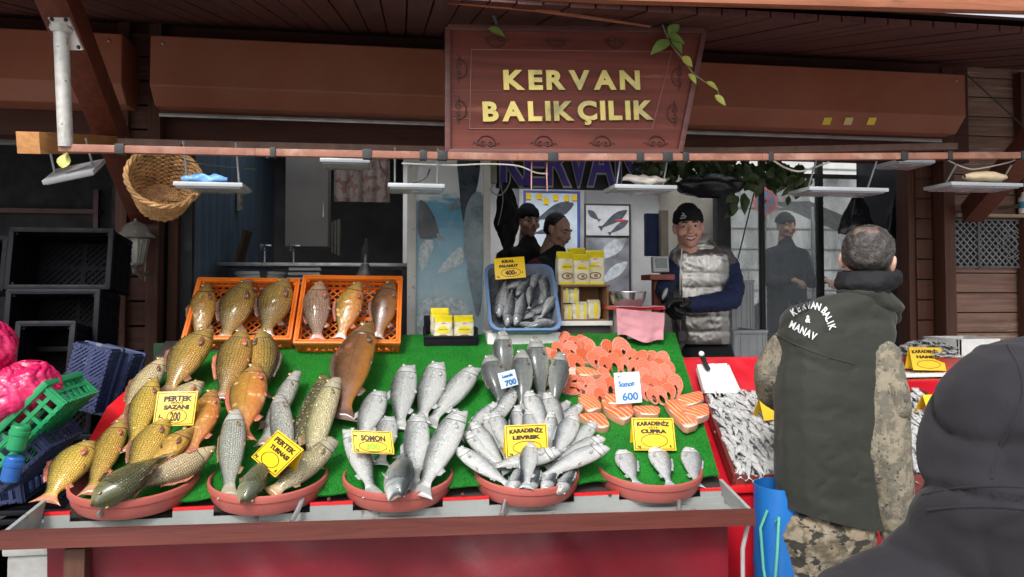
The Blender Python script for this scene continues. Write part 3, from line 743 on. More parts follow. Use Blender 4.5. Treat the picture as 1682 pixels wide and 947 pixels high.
# pink bags
def bag_fn(c, rx, ry, rz, seed, kn=.2):
    def f(u, v):
        th = u * math.pi; ph = v * 2 * math.pi; n = Vector((math.sin(th) * math.cos(ph), math.sin(th) * math.sin(ph), math.cos(th)))
        fo = ph * 4 + 2.2 * noise.noise(n * 2.1 + Vector((seed, 3, 0))) + n.x * 3
        k = 1 + kn * noise.noise(n * 1.6 + Vector((seed, 0, 0))) - .10 * (1 - abs(math.sin(fo))) ** 3 - .07 * (1 - abs(math.sin(fo * 1.9 + n.x * 5 + 1))) ** 4 + .015 * noise.noise(n * 9)
        return c + Vector((n.x * rx, n.y * ry, n.z * rz)) * k
    return f
m = MB(); c = at(18, 648, 2.5)
f0 = bag_fn(Vector((0, 0, 0)), .13, .10, .088, 3)
rot = Matrix.Rotation(R(-24), 3, 'Y')
m.grid(lambda u, v: c + rot @ f0(u, v) + Vector((0, .05, 0)), 90, 110); tag(m.build('plastic_sack', PINK, sharp=0), 'larger shiny pink plastic sack lying on the green crate', 'sack')
m = MB(); c2 = at(-14, 575, 2.6); m.grid(bag_fn(c2, .075, .08, .09, 8), 70, 80); tag(m.build('plastic_sack', PINK, sharp=0), 'smaller pink plastic sack cut by the left edge of the view', 'sack')
# foam boxes on the ground
FOAMD = mat('foam_shaded', (.30, .30, .29), .7, var=.2, scale=20, bump=.2, bscale=200, dirt=(.16, .15, .13), dirt_t=.6)  # shade below the gutter is put into this darker foam grey
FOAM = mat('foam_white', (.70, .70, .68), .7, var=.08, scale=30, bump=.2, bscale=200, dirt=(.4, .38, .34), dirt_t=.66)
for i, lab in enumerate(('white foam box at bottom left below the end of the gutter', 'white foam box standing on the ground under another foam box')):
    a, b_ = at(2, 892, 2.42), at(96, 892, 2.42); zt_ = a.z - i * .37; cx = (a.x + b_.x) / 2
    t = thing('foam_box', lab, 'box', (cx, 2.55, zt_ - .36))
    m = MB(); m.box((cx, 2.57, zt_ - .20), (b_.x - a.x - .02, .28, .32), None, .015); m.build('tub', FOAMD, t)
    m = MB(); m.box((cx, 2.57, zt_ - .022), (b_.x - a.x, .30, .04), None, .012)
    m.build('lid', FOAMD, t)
# scrap timber by the pillar
m = MB(); a, b_ = at(161, 545, 3.6), at(186, 545, 3.6); m.box(((a.x + b_.x) / 2, 3.66, a.z / 2), (b_.x - a.x, .03, a.z), None, .003); m.box(((a.x + b_.x) / 2, 3.64, a.z), (b_.x - a.x + .03, .09, .025), None, .003)
tag(m.build('timber_stand', wood('plain_pine', (.22, .12, .06), (.4, .25, .14), 'Z')), 'plain upright timber stand between the black crates and the pillar', 'timber')
m = MB(); a = at(180, 626, 3.3); m.beam(a + Vector((-.05, 0, -.01)), a + Vector((.02, -.04, .01)), .07, .05, .006); m.box((a.x, 3.38, a.z / 2 - .02), (.03, .03, a.z - .04))
tag(m.build('timber_block', wood('yellow_pine', (.35, .25, .10), (.55, .42, .2), 'X')), 'pale yellow wood offcut beside the blue crate', 'timber')
# ================================================================ sloping fish counter
YA, ZA, YB, ZB_ = 2.40, .85, 3.40, 1.30
P0 = Vector((0, YA, ZA)); SL = Vector((0, YB - YA, ZB_ - ZA)).normalized(); NRM = Vector((0, -SL.z, SL.y))
def onp(px, py, h=0.0): return atplane(px, py, P0 + NRM * h, NRM)
XC0, XC1 = at(36, 835, 2.3).x, at(1185, 790, 2.45).x
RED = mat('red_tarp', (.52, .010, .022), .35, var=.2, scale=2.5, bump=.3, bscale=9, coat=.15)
REDP = mat('red_plastic', (.70, .015, .02), .3, var=.15, scale=4, bump=.05, coat=.3)
MAROON = wood('maroon_lip', (.085, .021, .017), (.165, .046, .034), 'X', .45)
GUTW = mat('gutter_grey_white', (.27, .285, .275), .45, var=.15, scale=5, dirt=(.12, .085, .06), dirt_s=9, dirt_t=.60)
ct = thing('fish_counter', 'long sloping fish counter with red skirt and grey white gutter along its front', 'counter', (0, 2.4, 0))
xa, xb = at(4, 880, 2.2).x, at(1236, 840, 2.2).x
zg = .838
def tilt_(m):
    for v in m.bm.verts: v.co.z += -(v.co.x - (xa + xb) / 2) / (xb - xa) * .034 * min(1, max(0, (2.40 - v.co.y) / .1))
    return m
m = MB()
for k in range(24):
    x0_, x1_ = xa + (xb - xa) * k / 24, xa + (xb - xa) * (k + 1) / 24
    m.box(((x0_ + x1_) / 2, 2.29, .795), (x1_ - x0_, .17, .008)); m.box(((x0_ + x1_) / 2, 2.212, .815), (x1_ - x0_, .008, .036)); m.box(((x0_ + x1_) / 2, 2.378, .797), (x1_ - x0_, .008, .044))
m.hexa([(xa, 2.2, .79), (xa + .012, 2.2, .79), (xa + .012, 2.38, .79), (xa, 2.38, .79), (xa, 2.2, zg), (xa + .012, 2.2, zg), (xa + .03, 2.38, .885), (xa + .018, 2.38, .885)])
m.hexa([(xb - .012, 2.2, .79), (xb, 2.2, .79), (xb, 2.38, .79), (xb - .012, 2.38, .79), (xb - .012, 2.2, zg), (xb, 2.2, zg), (xb - .018, 2.38, .875), (xb - .03, 2.38, .875)])
tilt_(m).build('gutter', GUTW, ct)
m = MB()
for k in range(24):
    x0_, x1_ = xa - .005 + (xb - xa + .01) * k / 24, xa - .005 + (xb - xa + .01) * (k + 1) / 24
    m.box(((x0_ + x1_) / 2, 2.20, zg - .010), (x1_ - x0_, .014, .024)); m.box(((x0_ + x1_) / 2, 2.197, zg - .034), (x1_ - x0_, .012, .026))
tilt_(m).build('gutter_lip', MAROON, ct)
for px_, py_ in ((540, 820), (760, 812), (905, 815), (1002, 812), (1100, 813)):
    m = MB(); c = at(px_, py_, 2.37); m.sphere((c.x, 2.372, c.z), (.006, .004, .006)); m.build('rivet', mat('rust', (.09, .03, .015), .8), ct)
for px_, py_ in ((175, 830), (488, 840), (828, 830), (1115, 822)):
    m = MB(); c = at(px_, py_, 2.34); m.tube([c + Vector((.012, .03, .03)), c, c + Vector((-.012, -.03, -.02))], .008, 8); m.build('gutter_bracket', STEEL, ct)
m = MB()
def skirt(u, v):
    x = xa + .075 + (xb - xa - .115) * u
    return Vector((x, 2.30 + .012 * math.sin(x * 9) * v + .035 * noise.noise(Vector((x * 2.6 + v * 1.5, v * 1.8, 0))) + .012 * noise.noise(Vector((x * 9 - v * 4, v * 4, 4))), .792 - .792 * v - (u - .5) * .034 * (1 - v)))
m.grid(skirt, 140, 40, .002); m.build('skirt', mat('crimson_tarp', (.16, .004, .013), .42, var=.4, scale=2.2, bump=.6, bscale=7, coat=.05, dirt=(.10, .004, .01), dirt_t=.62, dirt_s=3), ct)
for xx, yy_ in ((xa + .165, 2.262), (xb - .10, 2.345)):
    m = MB(); m.box((xx, yy_, .393), (.055, .045, .785), None, .004); m.build('leg', W_POST, ct)
for xx in (xa + .3, xb - .15):
    m = MB(); m.box((xx, 3.3, .63), (.05, .05, 1.26), None, .004); m.build('leg', BLACKM, ct)
dk = onp(400, 560); 
m = MB()
def deckpt(x, y, off): return P0 + Vector((x, 0, 0)) + SL * y + NRM * off
LS = (Vector((0, YB - YA, ZB_ - ZA))).length
m.hexa([deckpt(XC0 + .05, 0, -.045), deckpt(XC1, 0, -.045), deckpt(XC1, LS, -.03), deckpt(XC0 + .05, LS, -.03), deckpt(XC0 + .05, 0, -.03), deckpt(XC1, 0, -.03), deckpt(XC1, LS, -.012), deckpt(XC0 + .05, LS, -.012)])
m.build('deck_board', mat('dark_board', (.03, .025, .022), .7), ct)
xrt = at(1110, 565, 3.4).x
m = MB(); m.box(((XC0 + xrt) / 2, 3.415, .68), (xrt - XC0, .012, 1.2)); m.build('back_board', mat('dark_green_board', (.012, .05, .02), .7), ct)

# ---------------------------------------------------------------- bowls along the front edge
BOWL = mat('terracotta_plastic', (.40, .10, .082), .42, var=.15, scale=5, bump=.08, dirt=(.28, .10, .07), dirt_t=.64)
BN = (NRM + Vector((0, .05, .12))).normalized()
bowls = []
for (pxc, w_, pyf, lab) in ((186, 205, 827, 'leftmost terracotta basin under the yellow carp'), (424, 196, 820, 'terracotta basin under the pikes, second from the left'), (654, 186, 815, 'terracotta basin under the trout, in the middle of the row'),
                      (880, 180, 807, 'terracotta basin under the small sea bass'), (1096, 178, 801, 'rightmost terracotta basin under the three bream')):
    fp = at(pxc, pyf, 2.31); r = w_ / 2 * proj(fp).z / F; ba = R(8)
    cen = fp + Vector((0, math.cos(ba), math.sin(ba))) * r * 1.03; bowls.append((cen, r))
    Mx = Matrix.Translation(cen) @ Matrix.Rotation(ba, 4, 'X')
    o = MB(Mx); o.lathe([(0, -.055), (r * .80, -.055), (r * .84, -.050), (r * .975, -.012), (r * .985, .004), (r, .007), (r * 1.035, .004), (r * 1.045, -.004), (r * 1.04, -.014), (r * 1.015, -.018), (r * 1.0, -.040), (r * .94, -.058), (r * .80, -.063), (0, -.063)], None, 64)
    tag(o.build('basin', BOWL), lab, 'basin', 'basins along the front of the counter')

# back wall of the gutter and its red edge, standing in the gaps between the basins
cuts_ = []
for c_, r_ in bowls:
    hc_ = math.sqrt(max(0, (1.02 * r_) ** 2 - (c_.y - 2.379) ** 2)); cuts_ += [c_.x - hc_, c_.x + hc_]
ends = [xa + .025] + cuts_ + [xb - .022]
mw_, mr_ = [], []
for k in range(0, len(ends), 2):
    x0_, x1_ = ends[k], ends[k + 1]
    if x1_ - x0_ > .01:
        zz = .838 - ((x0_ + x1_) / 2 - (xa + xb) / 2) / (xb - xa) * .010
        m = MB(); m.box(((x0_ + x1_) / 2, 2.3795, zz - .024), (x1_ - x0_, .006, .048)); m.build('gutter_back', GUTW, ct)
        m = MB(); m.box(((x0_ + x1_) / 2, 2.384, zz + .005), (x1_ - x0_, .014, .009), None, .002); m.build('front_edge', REDP, ct)
# ---------------------------------------------------------------- green turf mat
b = NB('turf_green'); tc = b.n('TexCoord')
cc = b.ramp(b.noise(tc.outputs['Object'], 260, 3), [(.3, (.006, .10, .012)), (.7, (.028, .29, .034))])
cc = b.mix(.7, cc, b.ramp(b.noise(tc.outputs['Object'], 7, 7, .65), [(.3, (.45, .5, .45)), (.7, (1, 1, 1))]), 'MULTIPLY')
b.l(cc, b.b.inputs['Base Color']); b.val(b.b, Roughness=.45); b.b.inputs['Specular IOR Level'].default_value = .3
TURF = b.m
def turf_front(x):
    """slope coordinate of the mat's lower edge: dips into each basin, held back between them"""
    s = .022 + .008 * math.sin(x * 31) + .006 * math.sin(x * 13)
    for cen, r in bowls:
        dx_ = abs(x - cen.x); rr = r * .95
        if dx_ < rr: s = min(s, (cen - P0).dot(SL) - math.sqrt(rr * rr - dx_ * dx_) + .006)
    return s
def turf_side(px_top, px_bot, s):
    t = s / LS; return at(px_bot, 800, 2.4).x * (1 - t) + at(px_top, 550, 3.4).x * t
def turf_h(x, s):
    h = .004 + .006 * noise.noise(Vector((x * 3, s * 3, 0))) + .005 * noise.noise(Vector((x * 11, s * 9, 2)))
    for cen, r in bowls:
        q = Vector((x - cen.x, s - (cen - P0).dot(SL), 0)).length / r
        if q < 1.0: h -= .020 * max(0, 1 - q ** 2) * min(1, max(0, (r * 1.4 - s) / r))
    return h
def turf_xy(u, v):
    x0, x1 = 0, 0
    s_ = v
    xl = turf_side(300, 118, v * LS); xr = turf_side(1108, 1187, v * LS)
    x = xl + (xr - xl) * u
    s = turf_front(x) * (1 - v) + LS * v
    # rounded lower right corner
    return x, s
def turf_pt(u, v, h=0):
    x, s = turf_xy(u, v)
    return deckpt(x, s, turf_h(x, s) + h)
tf = thing('turf_mat', 'bright green plastic grass mat covering the sloping counter', 'grass mat', (0, 2.9, 1.08))
m = MB(); m.grid(lambda u, v: turf_pt(u, v), 220, 40, .005)
xl, xr = turf_side(300, 118, LS), turf_side(1108, 1187, LS)
m.grid(lambda u, v: Vector((xl + (xr - xl) * u, YB + .01 + .012 * math.sin(v * 3), ZB_ - .0 - .16 * v)), 60, 6, .004)
m.build('backing', TURF, tf)
rng = np.random.default_rng(5); N = 80000; U = rng.random(N); V_ = rng.random(N) ** 1.15
vs = np.empty((N * 3, 3)); an = rng.random(N) * 6.283; le = rng.uniform(.35, 1.2, N) * .013
for i in range(N):
    p = turf_pt(U[i], V_[i]); q = Vector((math.cos(an[i]), math.sin(an[i]) * SL.y, math.sin(an[i]) * SL.z)) * .0015
    cl_ = noise.noise(Vector((p.x * 14, p.y * 14, 1))); cl2_ = noise.noise(Vector((p.x * 14, p.y * 14, 7))); lean = Vector((rng.normal() * .45 + 1.6 * cl_, rng.normal() * .45 - .2 + 1.6 * cl2_, 0))
    tp = p + (NRM + lean * .8).normalized() * le[i]
    vs[3 * i] = p - q; vs[3 * i + 1] = p + q; vs[3 * i + 2] = tp
me = bpy.data.meshes.new('grass_blades'); me.vertices.add(N * 3); me.vertices.foreach_set('co', vs.ravel()); me.loops.add(N * 3); me.loops.foreach_set('vertex_index', np.arange(N * 3, dtype=np.int32))
me.polygons.add(N); me.polygons.foreach_set('loop_start', np.arange(0, N * 3, 3, dtype=np.int32)); me.update(); me.validate(); me.materials.append(TURF)
o = link('grass_blades', me, tf); o['kind'] = 'stuff'
# red plastic side board at the left edge of the counter
m = MB(); q = [onp(144, 726, .03), onp(176, 668, .035), onp(240, 612, .035), onp(226, 656, .03), onp(170, 726, .028)]
m.prism(q, (0, 0, -.012)); tag(m.build('red_side_board', REDP), 'bright red plastic board along the left edge of the counter', 'board')

# ---------------------------------------------------------------- orange crates standing at the back, tipped forward
def tipped_crate(px0, px1, pyb, pyt, label, name='orange_crate', matl=ORG, h=.075, Y=3.22, ang=R(50), **kw):
    a, b_ = onp(px0, pyb), onp(px1, pyb); w_ = (b_ - a).length; mid = (a + b_) / 2
    yd = Vector((0, math.cos(ang), math.sin(ang)))
    # depth so that the upper rim lands on pyt
    lo, hi = .1, .8
    for _ in range(30):
        d_ = (lo + hi) / 2
        if proj(mid + yd * d_).y > pyt: lo = d_
        else: hi = d_
    zdir = Vector((1, 0, 0)).cross(yd)
    M = frame(mid + yd * (d_ / 2) - zdir * 0.0, (b_ - a), yd)
    crate(M, w_ * .96, d_, h, matl, label, name=name, **kw)
    return M, w_, d_, h
OC1 = tipped_crate(306, 484, 574, 478, 'orange crate of three carp at the left back of the counter', nx=14, ny=8, nz=2)
OC2 = tipped_crate(486, 660, 580, 474, 'orange crate of three reddish carp right of its twin', nx=14, ny=8, nz=2)
for M_, w_, d_, h_ in (OC1, OC2):
    m = MB(M_); m.box((0, d_ * .25, -.02), (w_ * .8, d_ * .3, .03), None, .004)
    z_ = M_ @ Vector((0, d_ * .35, 0)); m2 = MB(); m2.box((z_.x, z_.y + .07, (z_.z + ZB_ - .3) / 2 - .06), (w_ * .6, .04, max(.05, z_.z - ZB_ + .2)), None, .003)
    m.bm.free(); tag(m2.build('wood_prop', W_POST), 'dark wooden prop under the back of the ' + ('left' if M_ is OC1[0] else 'right') + ' orange crate', 'prop')

# ---------------------------------------------------------------- price cards
YEL = mat('yellow_card', (.86, .55, .012), .38, var=.05, scale=4, bump=.02, coat=.15)
INK = mat('card_ink', (.035, .02, .01), .6, bump=0); GINK = mat('green_marker', (.25, .42, .02), .6, bump=0); BINK = mat('blue_marker', (.03, .16, .42), .6, bump=0); WCARD = mat('pale_card', (.62, .72, .84), .35, var=.05, bump=.02)
def card(label, corners, lines, oval=True, price=None, matl=YEL, ink=INK, fold=True, pink=None, small=True, border=True, Yd=None, lift=.05, name='price_card', ovalc=(.5, .25, .29, .17)):
    """corners: tl, tr, br, bl in photograph pixels; built as a rigid card leaning back, with a folded rear leaf"""
    if Yd is None:
        bl, br = onp(*corners[3], lift), onp(*corners[2], lift)
    else: bl, br = at(*corners[3], Yd), at(*corners[2], Yd)
    # top edge: same card plane leaning back 20 degrees from upright
    up = Vector((0, .34, 1)).normalized(); ex = (br - bl); n = ex.cross(up).normalized()
    tl, tr = atplane(*corners[0], bl, n), atplane(*corners[1], bl, n)
    c = (tl + tr + br + bl) / 4; x = ((tr - tl) + (br - bl)).normalized(); W = ((tr - tl).length + (br - bl).length) / 2; y = ((tl - bl) + (tr - br)); H = y.length / 2; y.normalize()
    z = x.cross(y).normalized(); y2 = y
    M = Matrix.Translation(c) @ Matrix(((x.x, y2.x, z.x, 0), (x.y, y2.y, z.y, 0), (x.z, y2.z, z.z, 0), (0, 0, 0, 1)))
    t = thing(name, label, 'price card', c)
    m = MB(M); m.box((0, 0, -.0015), (W, H, .003), None, .001)
    m.build('front_leaf', matl, t)
    if fold:
        yb = Matrix.Rotation(R(32), 3, x) @ y2
        m = MB(); p1, p2 = c + y2 * H / 2 - x * W / 2, c + y2 * H / 2 + x * W / 2
        m.prism([p1, p2, p2 - yb * H * .95, p1 - yb * H * .95], -z * .003); m.build('rear_leaf', matl, t)
    if border:
        m = MB(M); bw = .0022
        for s in (-1, 1):
            m.box((0, s * H * .455, .0006), (W * .93, bw, .0008)); m.box((s * W * .462, 0, .0006), (bw, H * .92, .0008))
        m.build('border_line', ink, t)
    for (txt, fx, fy, fw, fh, arc, ik) in lines:
        Mt = M @ Matrix.Translation(((fx - .5) * W, (fy - .5) * H, .0012))
        put_text(txt, H * fh / .73, Mt, ik or ink, t, depth=.0006, offset=.0012 if fh > .1 else .0003, width=W * fw, arc=arc)
    if oval:
        ox, oy, ow, oh = ovalc; m = MB(M)
        pts = [Vector(((ox - .5) * W + ow * W * math.cos(a), (oy - .5) * H + oh * H * math.sin(a), .0012)) for a in [2 * math.pi * k / 32 for k in range(33)]]
        m.tube(pts, .0011, 5, False); m.build('oval_line', ink, t)
    return t, M
A2 = 1.2
card('yellow price card reading PERTEK SAZANI standing among the carp', [(259, 643), (325, 642), (318, 698), (250, 700)],
     [('PERTEK', .54, .80, .70, .15, A2, None), ('GÖLÜ', .52, .67, .30, .05, 0, None), ('SAZANI', .52, .55, .62, .12, A2, None), ('200', .52, .27, .26, .26, 0, None), ('₺', .14, .26, .05, .12, 0, None)], ovalc=(.56, .27, .24, .19), lift=.10)
card('yellow price card turned on its corner reading PERTEK TURNASI', [(457, 706), (498, 738), (452, 784), (412, 750)],
     [('PERTEK', .52, .80, .76, .14, 0, None), ('TURNASI', .54, .58, .70, .12, 0, None), ('kg', .12, .14, .1, .08, 0, None), ('₺', .88, .14, .06, .09, 0, None)], ovalc=(.5, .27, .28, .20), lift=.10)
card('wide yellow price card reading SOMON in front of the trout', [(577, 704), (643, 711), (648, 744), (580, 745)],
     [('SOMON', .52, .68, .60, .24, 0, None), ('300', .50, .31, .36, .26, 0, GINK), ('DENİZ', .09, .76, .10, .07, 0, None), ('kg', .11, .15, .07, .09, 0, None), ('₺', .90, .15, .04, .1, 0, None)], ovalc=(.5, .31, .34, .23), lift=.10)
card('yellow price card reading KARADENİZ LEVREK among the small sea bass', [(828, 698), (899, 696), (901, 748), (832, 753)],
     [('KARADENİZ', .5, .82, .80, .12, .9, None), ('LEVREK', .5, .61, .66, .11, 0, None), ('kg', .13, .12, .08, .08, 0, None), ('₺', .88, .12, .05, .09, 0, None)], ovalc=(.5, .30, .33, .19), fold=True, lift=.07)
card('yellow price card reading KARADENİZ OLTA ÇUPRA behind the three bream', [(1037, 686), (1106, 686), (1111, 740), (1042, 739)],
     [('KARADENİZ', .5, .83, .78, .12, .9, None), ('OLTA', .5, .70, .22, .06, 0, None), ('ÇUPRA', .5, .585, .62, .11, 0, None), ('kg', .13, .13, .08, .08, 0, None), ('₺', .87, .13, .05, .09, 0, None)], ovalc=(.5, .30, .31, .20), lift=.02)
card('pale blue card lettered Somon lying over the salmon steaks', [(1008, 612), (1050, 610), (1055, 660), (1013, 664)],
     [('PT', .2, .86, .14, .09, 0, BINK), ('Somon', .45, .62, .62, .17, -3, BINK), ('600', .55, .22, .62, .24, 0, BINK)], oval=False, matl=WCARD, fold=False, border=False, lift=.06)
card('crumpled pale blue card with 700 in blue marker tucked between the dark sea bass', [(816, 612), (847, 607), (850, 630), (826, 640)],
     [('Levrek', .5, .72, .66, .16, -2, BINK), ('700', .58, .28, .66, .34, 0, BINK)], oval=False, matl=WCARD, fold=False, border=False, lift=.115)

# ---------------------------------------------------------------- flour bags
BAGC = mat('flour_bag_paper', (.70, .66, .48), .4, var=.1, scale=14, bump=.3, bscale=40, coat=.2)
BAGY = mat('flour_bag_yellow', (.80, .66, .02), .35, var=.1, scale=14, bump=.2, coat=.2)
BAGB = mat('flour_bag_print', (.25, .13, .05), .5, var=.3, bump=0); BAGR = mat('flour_bag_pink', (.7, .25, .25), .5, bump=0)
def flour_bag(c, W, H, D, label, group, yaw=0.0, top=True, lean=0.0, small=False):
    """block-bottom paper bag, folded yellow top, printed front"""
    t = thing('flour_bag', label, 'flour bag', c, group)
    M = Matrix.Translation(c) @ Matrix.Rotation(yaw, 4, 'Z') @ Matrix.Rotation(lean, 4, 'X')
    m = MB(M); sd_ = random.uniform(0, 50)
    def f(u, v):
        a = u * 2 * math.pi; cx_, cy_ = math.cos(a), math.sin(a); e = .35
        x = math.copysign(abs(cx_) ** e, cx_) * W / 2; y = math.copysign(abs(cy_) ** e, cy_) * D / 2
        bul = 1 + .05 * math.sin(math.pi * v); nz = .004 * noise.noise(Vector((x * 30 + sd_, y * 30, v * 6)))
        if v > .80: y *= max(.10, 1 - (v - .80) / .20 * .92)
        return Vector((x * bul + nz, y * bul + nz, v * H))
    vt_ = .80 if top else 1.0
    m.grid(lambda u, v: f(u, v * vt_), 36, 14); m.build('sack', BAGC, t)
    if top:
        m = MB(M); m.grid(lambda u, v: f(u, vt_ + (1 - vt_) * v) * 1.0, 36, 8); m.box((0, 0, H * 1.0), (W * 1.0, D * .12, H * .05), None, .002); m.build('folded_top', BAGY, t)
    fz = -D / 2 * 1.06
    m = MB(M)
    if small:
        m.box((W * .12, fz, H * .5), (W * .32, .003, H * .8), None, .001); m.build('yellow_print', BAGY, t)
    else:
        pts = [(W * .36 * math.cos(a) * (1 - .25 * math.sin(a)), fz - .001, H * .54 + H * .13 * math.sin(a)) for a in [2 * math.pi * k / 20 for k in range(20)]]
        m.prism(pts, (0, .003, 0)); m.build('yellow_print', BAGY, t)
        m = MB(M); m.box((0, fz + .0005, H * .04), (W * .92, .003, H * .08), None, .001); m.build('bottom_band', BAGY, t)
        m = MB(M); pts = [(W * .30 * math.cos(a), fz - .001, H * .27 + H * .09 * math.sin(a)) for a in [2 * math.pi * k / 20 for k in range(21)]]; m.tube(pts, H * .018, 6, False); m.box((W * .04, fz, H * .27), (W * .2, .003, H * .09), None, .001); m.build('picture_print', BAGB, t)
        m = MB(M); m.box((0, fz, H * .76), (W * .2, .003, H * .035), None, .001); m.build('small_print', BAGR, t)
        put_text('MISIR UNU', H * .06, M @ Matrix.Translation((0, fz - .0025, H * .55)) @ Matrix.Rotation(R(90), 4, 'X'), BAGB, t, depth=.0008, width=W * .5)
    return t
# black tray of bags before the picture panel
YT = 3.25
a, b_ = onp(698, 572), onp(784, 572); zt = a.z; cy = a.y + .09
tr_ = thing('black_tray', 'low black tray holding yellow topped flour bags before the picture panel', 'tray', ((a.x + b_.x) / 2, cy, zt))
m = MB(); cx = (a.x + b_.x) / 2; w_ = b_.x - a.x
m.box((cx, cy - .09, zt + .025), (w_, .008, .05), None, .002); m.box((cx, cy + .09, zt + .07), (w_, .008, .14), None, .002); m.box((cx, cy, zt + .006), (w_, .18, .008))
for s in (-1, 1): m.box((cx + s * w_ / 2, cy, zt + .045), (.008, .18, .09), None, .002)
m.build('tub', BLKP, tr_)
m = MB(); m.box((cx, cy - .092, zt + .05), (w_ + .012, .014, .010), None, .003); m.build('rim', BLKR, tr_)
G1 = 'flour bags in the black tray'
for (px0, px1, pyt, dy, lab) in ((708, 738, 507, .035, 'flour bag at the back of the black tray, only its yellow top clear'), (714, 744, 519, -.03, 'front left flour bag in the black tray'), (746, 778, 519, -.03, 'front right flour bag in the black tray')):
    Yb = cy + dy - .03; q0, q1 = at(px0, pyt, Yb), at(px1, pyt, Yb)
    flour_bag(Vector(((q0.x + q1.x) / 2, cy + dy, zt + .01)), q1.x - q0.x, q0.z - zt - .01, .06, lab, G1, yaw=random.uniform(-.1, .1))
# wooden shelf box with small bags inside and three large bags on top
YS2 = 3.45
q0, q1 = at(922, 532, YS2), at(1000, 466, YS2); zb2 = q0.z; zt2 = at(950, 467, YS2).z; cx = (q0.x + q1.x) / 2; w_ = q1.x - q0.x
sh = thing('shelf_box', 'open cardboard coloured shelf box with a white base full of small bags', 'shelf', (cx, YS2, zb2))
CARD = mat('cardboard', (.22, .11, .05), .8, var=.15, scale=10)
m = MB()
for s in (-1, 1): m.box((cx + s * (w_ / 2 - .005), YS2 + .08, (zb2 + zt2) / 2), (.010, .16, zt2 - zb2), None, .001)
m.box((cx, YS2 + .155, (zb2 + zt2) / 2), (w_ - .02, .008, zt2 - zb2)); m.box((cx, YS2 + .08, zt2 - .005), (w_ + .012, .17, .010), None, .002); m.box((cx, YS2 + .08, zb2 + .018), (w_ - .02, .16, .008))
m.build('carcass', CARD, sh)
m = MB(); m.box((cx, YS2 - .006, zb2 + .004), (w_ + .03, .016, .022), None, .003); m.build('base_edge', WHITEP, sh)
m = MB(); m.box((cx, YS2 + .08, (zb2 + .9) / 2), (w_ + .02, .14, zb2 - .9 - .01), None, .004); tag(m.build('shelf_stand', mat('dark_stand', (.04, .035, .03), .7)), 'dark block carrying the cardboard shelf box of small bags', 'stand')
G2 = 'small flour bags inside the shelf box'
for (px0, px1, py0, py1, lab) in ((923, 936, 470, 497, 'upper left small bag cut off by the shelf side'), (936, 952, 470, 497, 'upper small bag of the shelf box, right of the corner one'), (926, 941, 499, 528, 'lower left small bag in the shelf box'),
                                (941, 954, 494, 524, 'second small bag from the left on the shelf floor'), (953, 966, 495, 524, 'third small bag from the left on the shelf floor'), (967, 987, 492, 523, 'separate small bag standing at the right on the shelf floor')):
    a_, b2 = at(px0, py1, YS2 + .03), at(px1, py0, YS2 + .03)
    flour_bag(Vector(((a_.x + b2.x) / 2, YS2 + .06, a_.z)), b2.x - a_.x, b2.z - a_.z, .05, lab, G2, small=True, top=False)
G3 = 'large flour bags on top of the shelf box'
for (px0, px1, py0, py1, dy, yw, lab) in ((915, 944, 414, 464, .05, .2, 'large flour bag at the left on top of the shelf box'), (934, 962, 408, 462, .12, -.1, 'large flour bag standing behind the other two'), (942, 968, 418, 466, .03, .1, 'large flour bag in the middle, nearest the shelf edge'), (964, 993, 412, 464, .06, -.15, 'large flour bag at the right on top of the shelf box')):
    a_, b2 = at(px0, py1, YS2 + dy), at(px1, py0, YS2 + dy)
    flour_bag(Vector(((a_.x + b2.x) / 2, YS2 + dy + .02, zt2)), b2.x - a_.x, b2.z - zt2, .05, lab, G3, yaw=yw)

# ---------------------------------------------------------------- scale with steel bowl and pink towel
SS = mat('stainless', (.55, .55, .55), .25, 1.0, var=.1, bump=.02)
YW = 3.30
c = at(1050, 545, YW); sc_ = thing('table_scale', 'red topped market scale draped with a pink towel beside the vendor', 'scale', c)
zc = at(1050, 506, YW).z; zb3 = at(1048, 552, YW).z; hw = (at(1092, 506, YW).x - at(1010, 506, YW).x) / 2; cxs = at(1051, 506, YW).x
m = MB(); m.box((cxs, YW + .10, zc), (hw * 2.05, .20, .014), None, .004); m.build('platform', REDP, sc_)
m = MB(); m.box((cxs - .01, YW + .09, (zc + zb3) / 2), (hw * 1.2, .15, zc - zb3 - .01), None, .01); m.build('scale_body', mat('scale_cream', (.55, .53, .48), .5), sc_)
for s in (-.03, .03):
    m = MB(); m.lathe([(0, .016), (.014, .016), (.016, 0), (0, 0)], Matrix.Translation((cxs - .01 + s, YW + .02, zb3 - .012)), 14); m.build('foot', mat('scale_foot', (.5, .48, .45), .6), sc_)
m = MB(); cb = Vector((at(1042, 494, YW).x, YW + .10, zc + .010)); rb = (at(1073, 490, YW).x - at(1014, 490, YW).x) / 2
m.lathe([(0, 0), (rb * .72, 0), (rb * .86, .01), (rb * .95, .035), (rb, .062), (rb * 1.04, .065), (rb * 1.03, .068), (rb * .97, .064), (rb * .9, .035), (rb * .8, .014), (0, .006)], Matrix.Translation(cb), 40)
tag(m.build('steel_bowl', SS), 'round stainless steel bowl standing on the red topped scale', 'bowl')
TOW = cloth('pink_towel', (.52, .24, .27), weave=500)
m = MB(); t0, t1, t2, t3 = at(1011, 506, YW - .01), at(1090, 514, YW - .01), at(1088, 562, YW - .03), at(1013, 552, YW - .03)
def tw(u, v):
    p = t0.lerp(t1, u).lerp(t3.lerp(t2, u), v); p.y += -.012 + .010 * math.sin(u * 9) * v + .006 * noise.noise(Vector((u * 6, v * 5, 1)))
    p.z += .012 * math.sin(u * 7.5 + .5) * v; return p
m.grid(tw, 30, 18, .004); m.grid(lambda u, v: Vector((t0.lerp(t1, u).x, YW - .02 + .16 * v, zc + .009 + .002 * math.sin(u * 8))), 16, 8, .003)
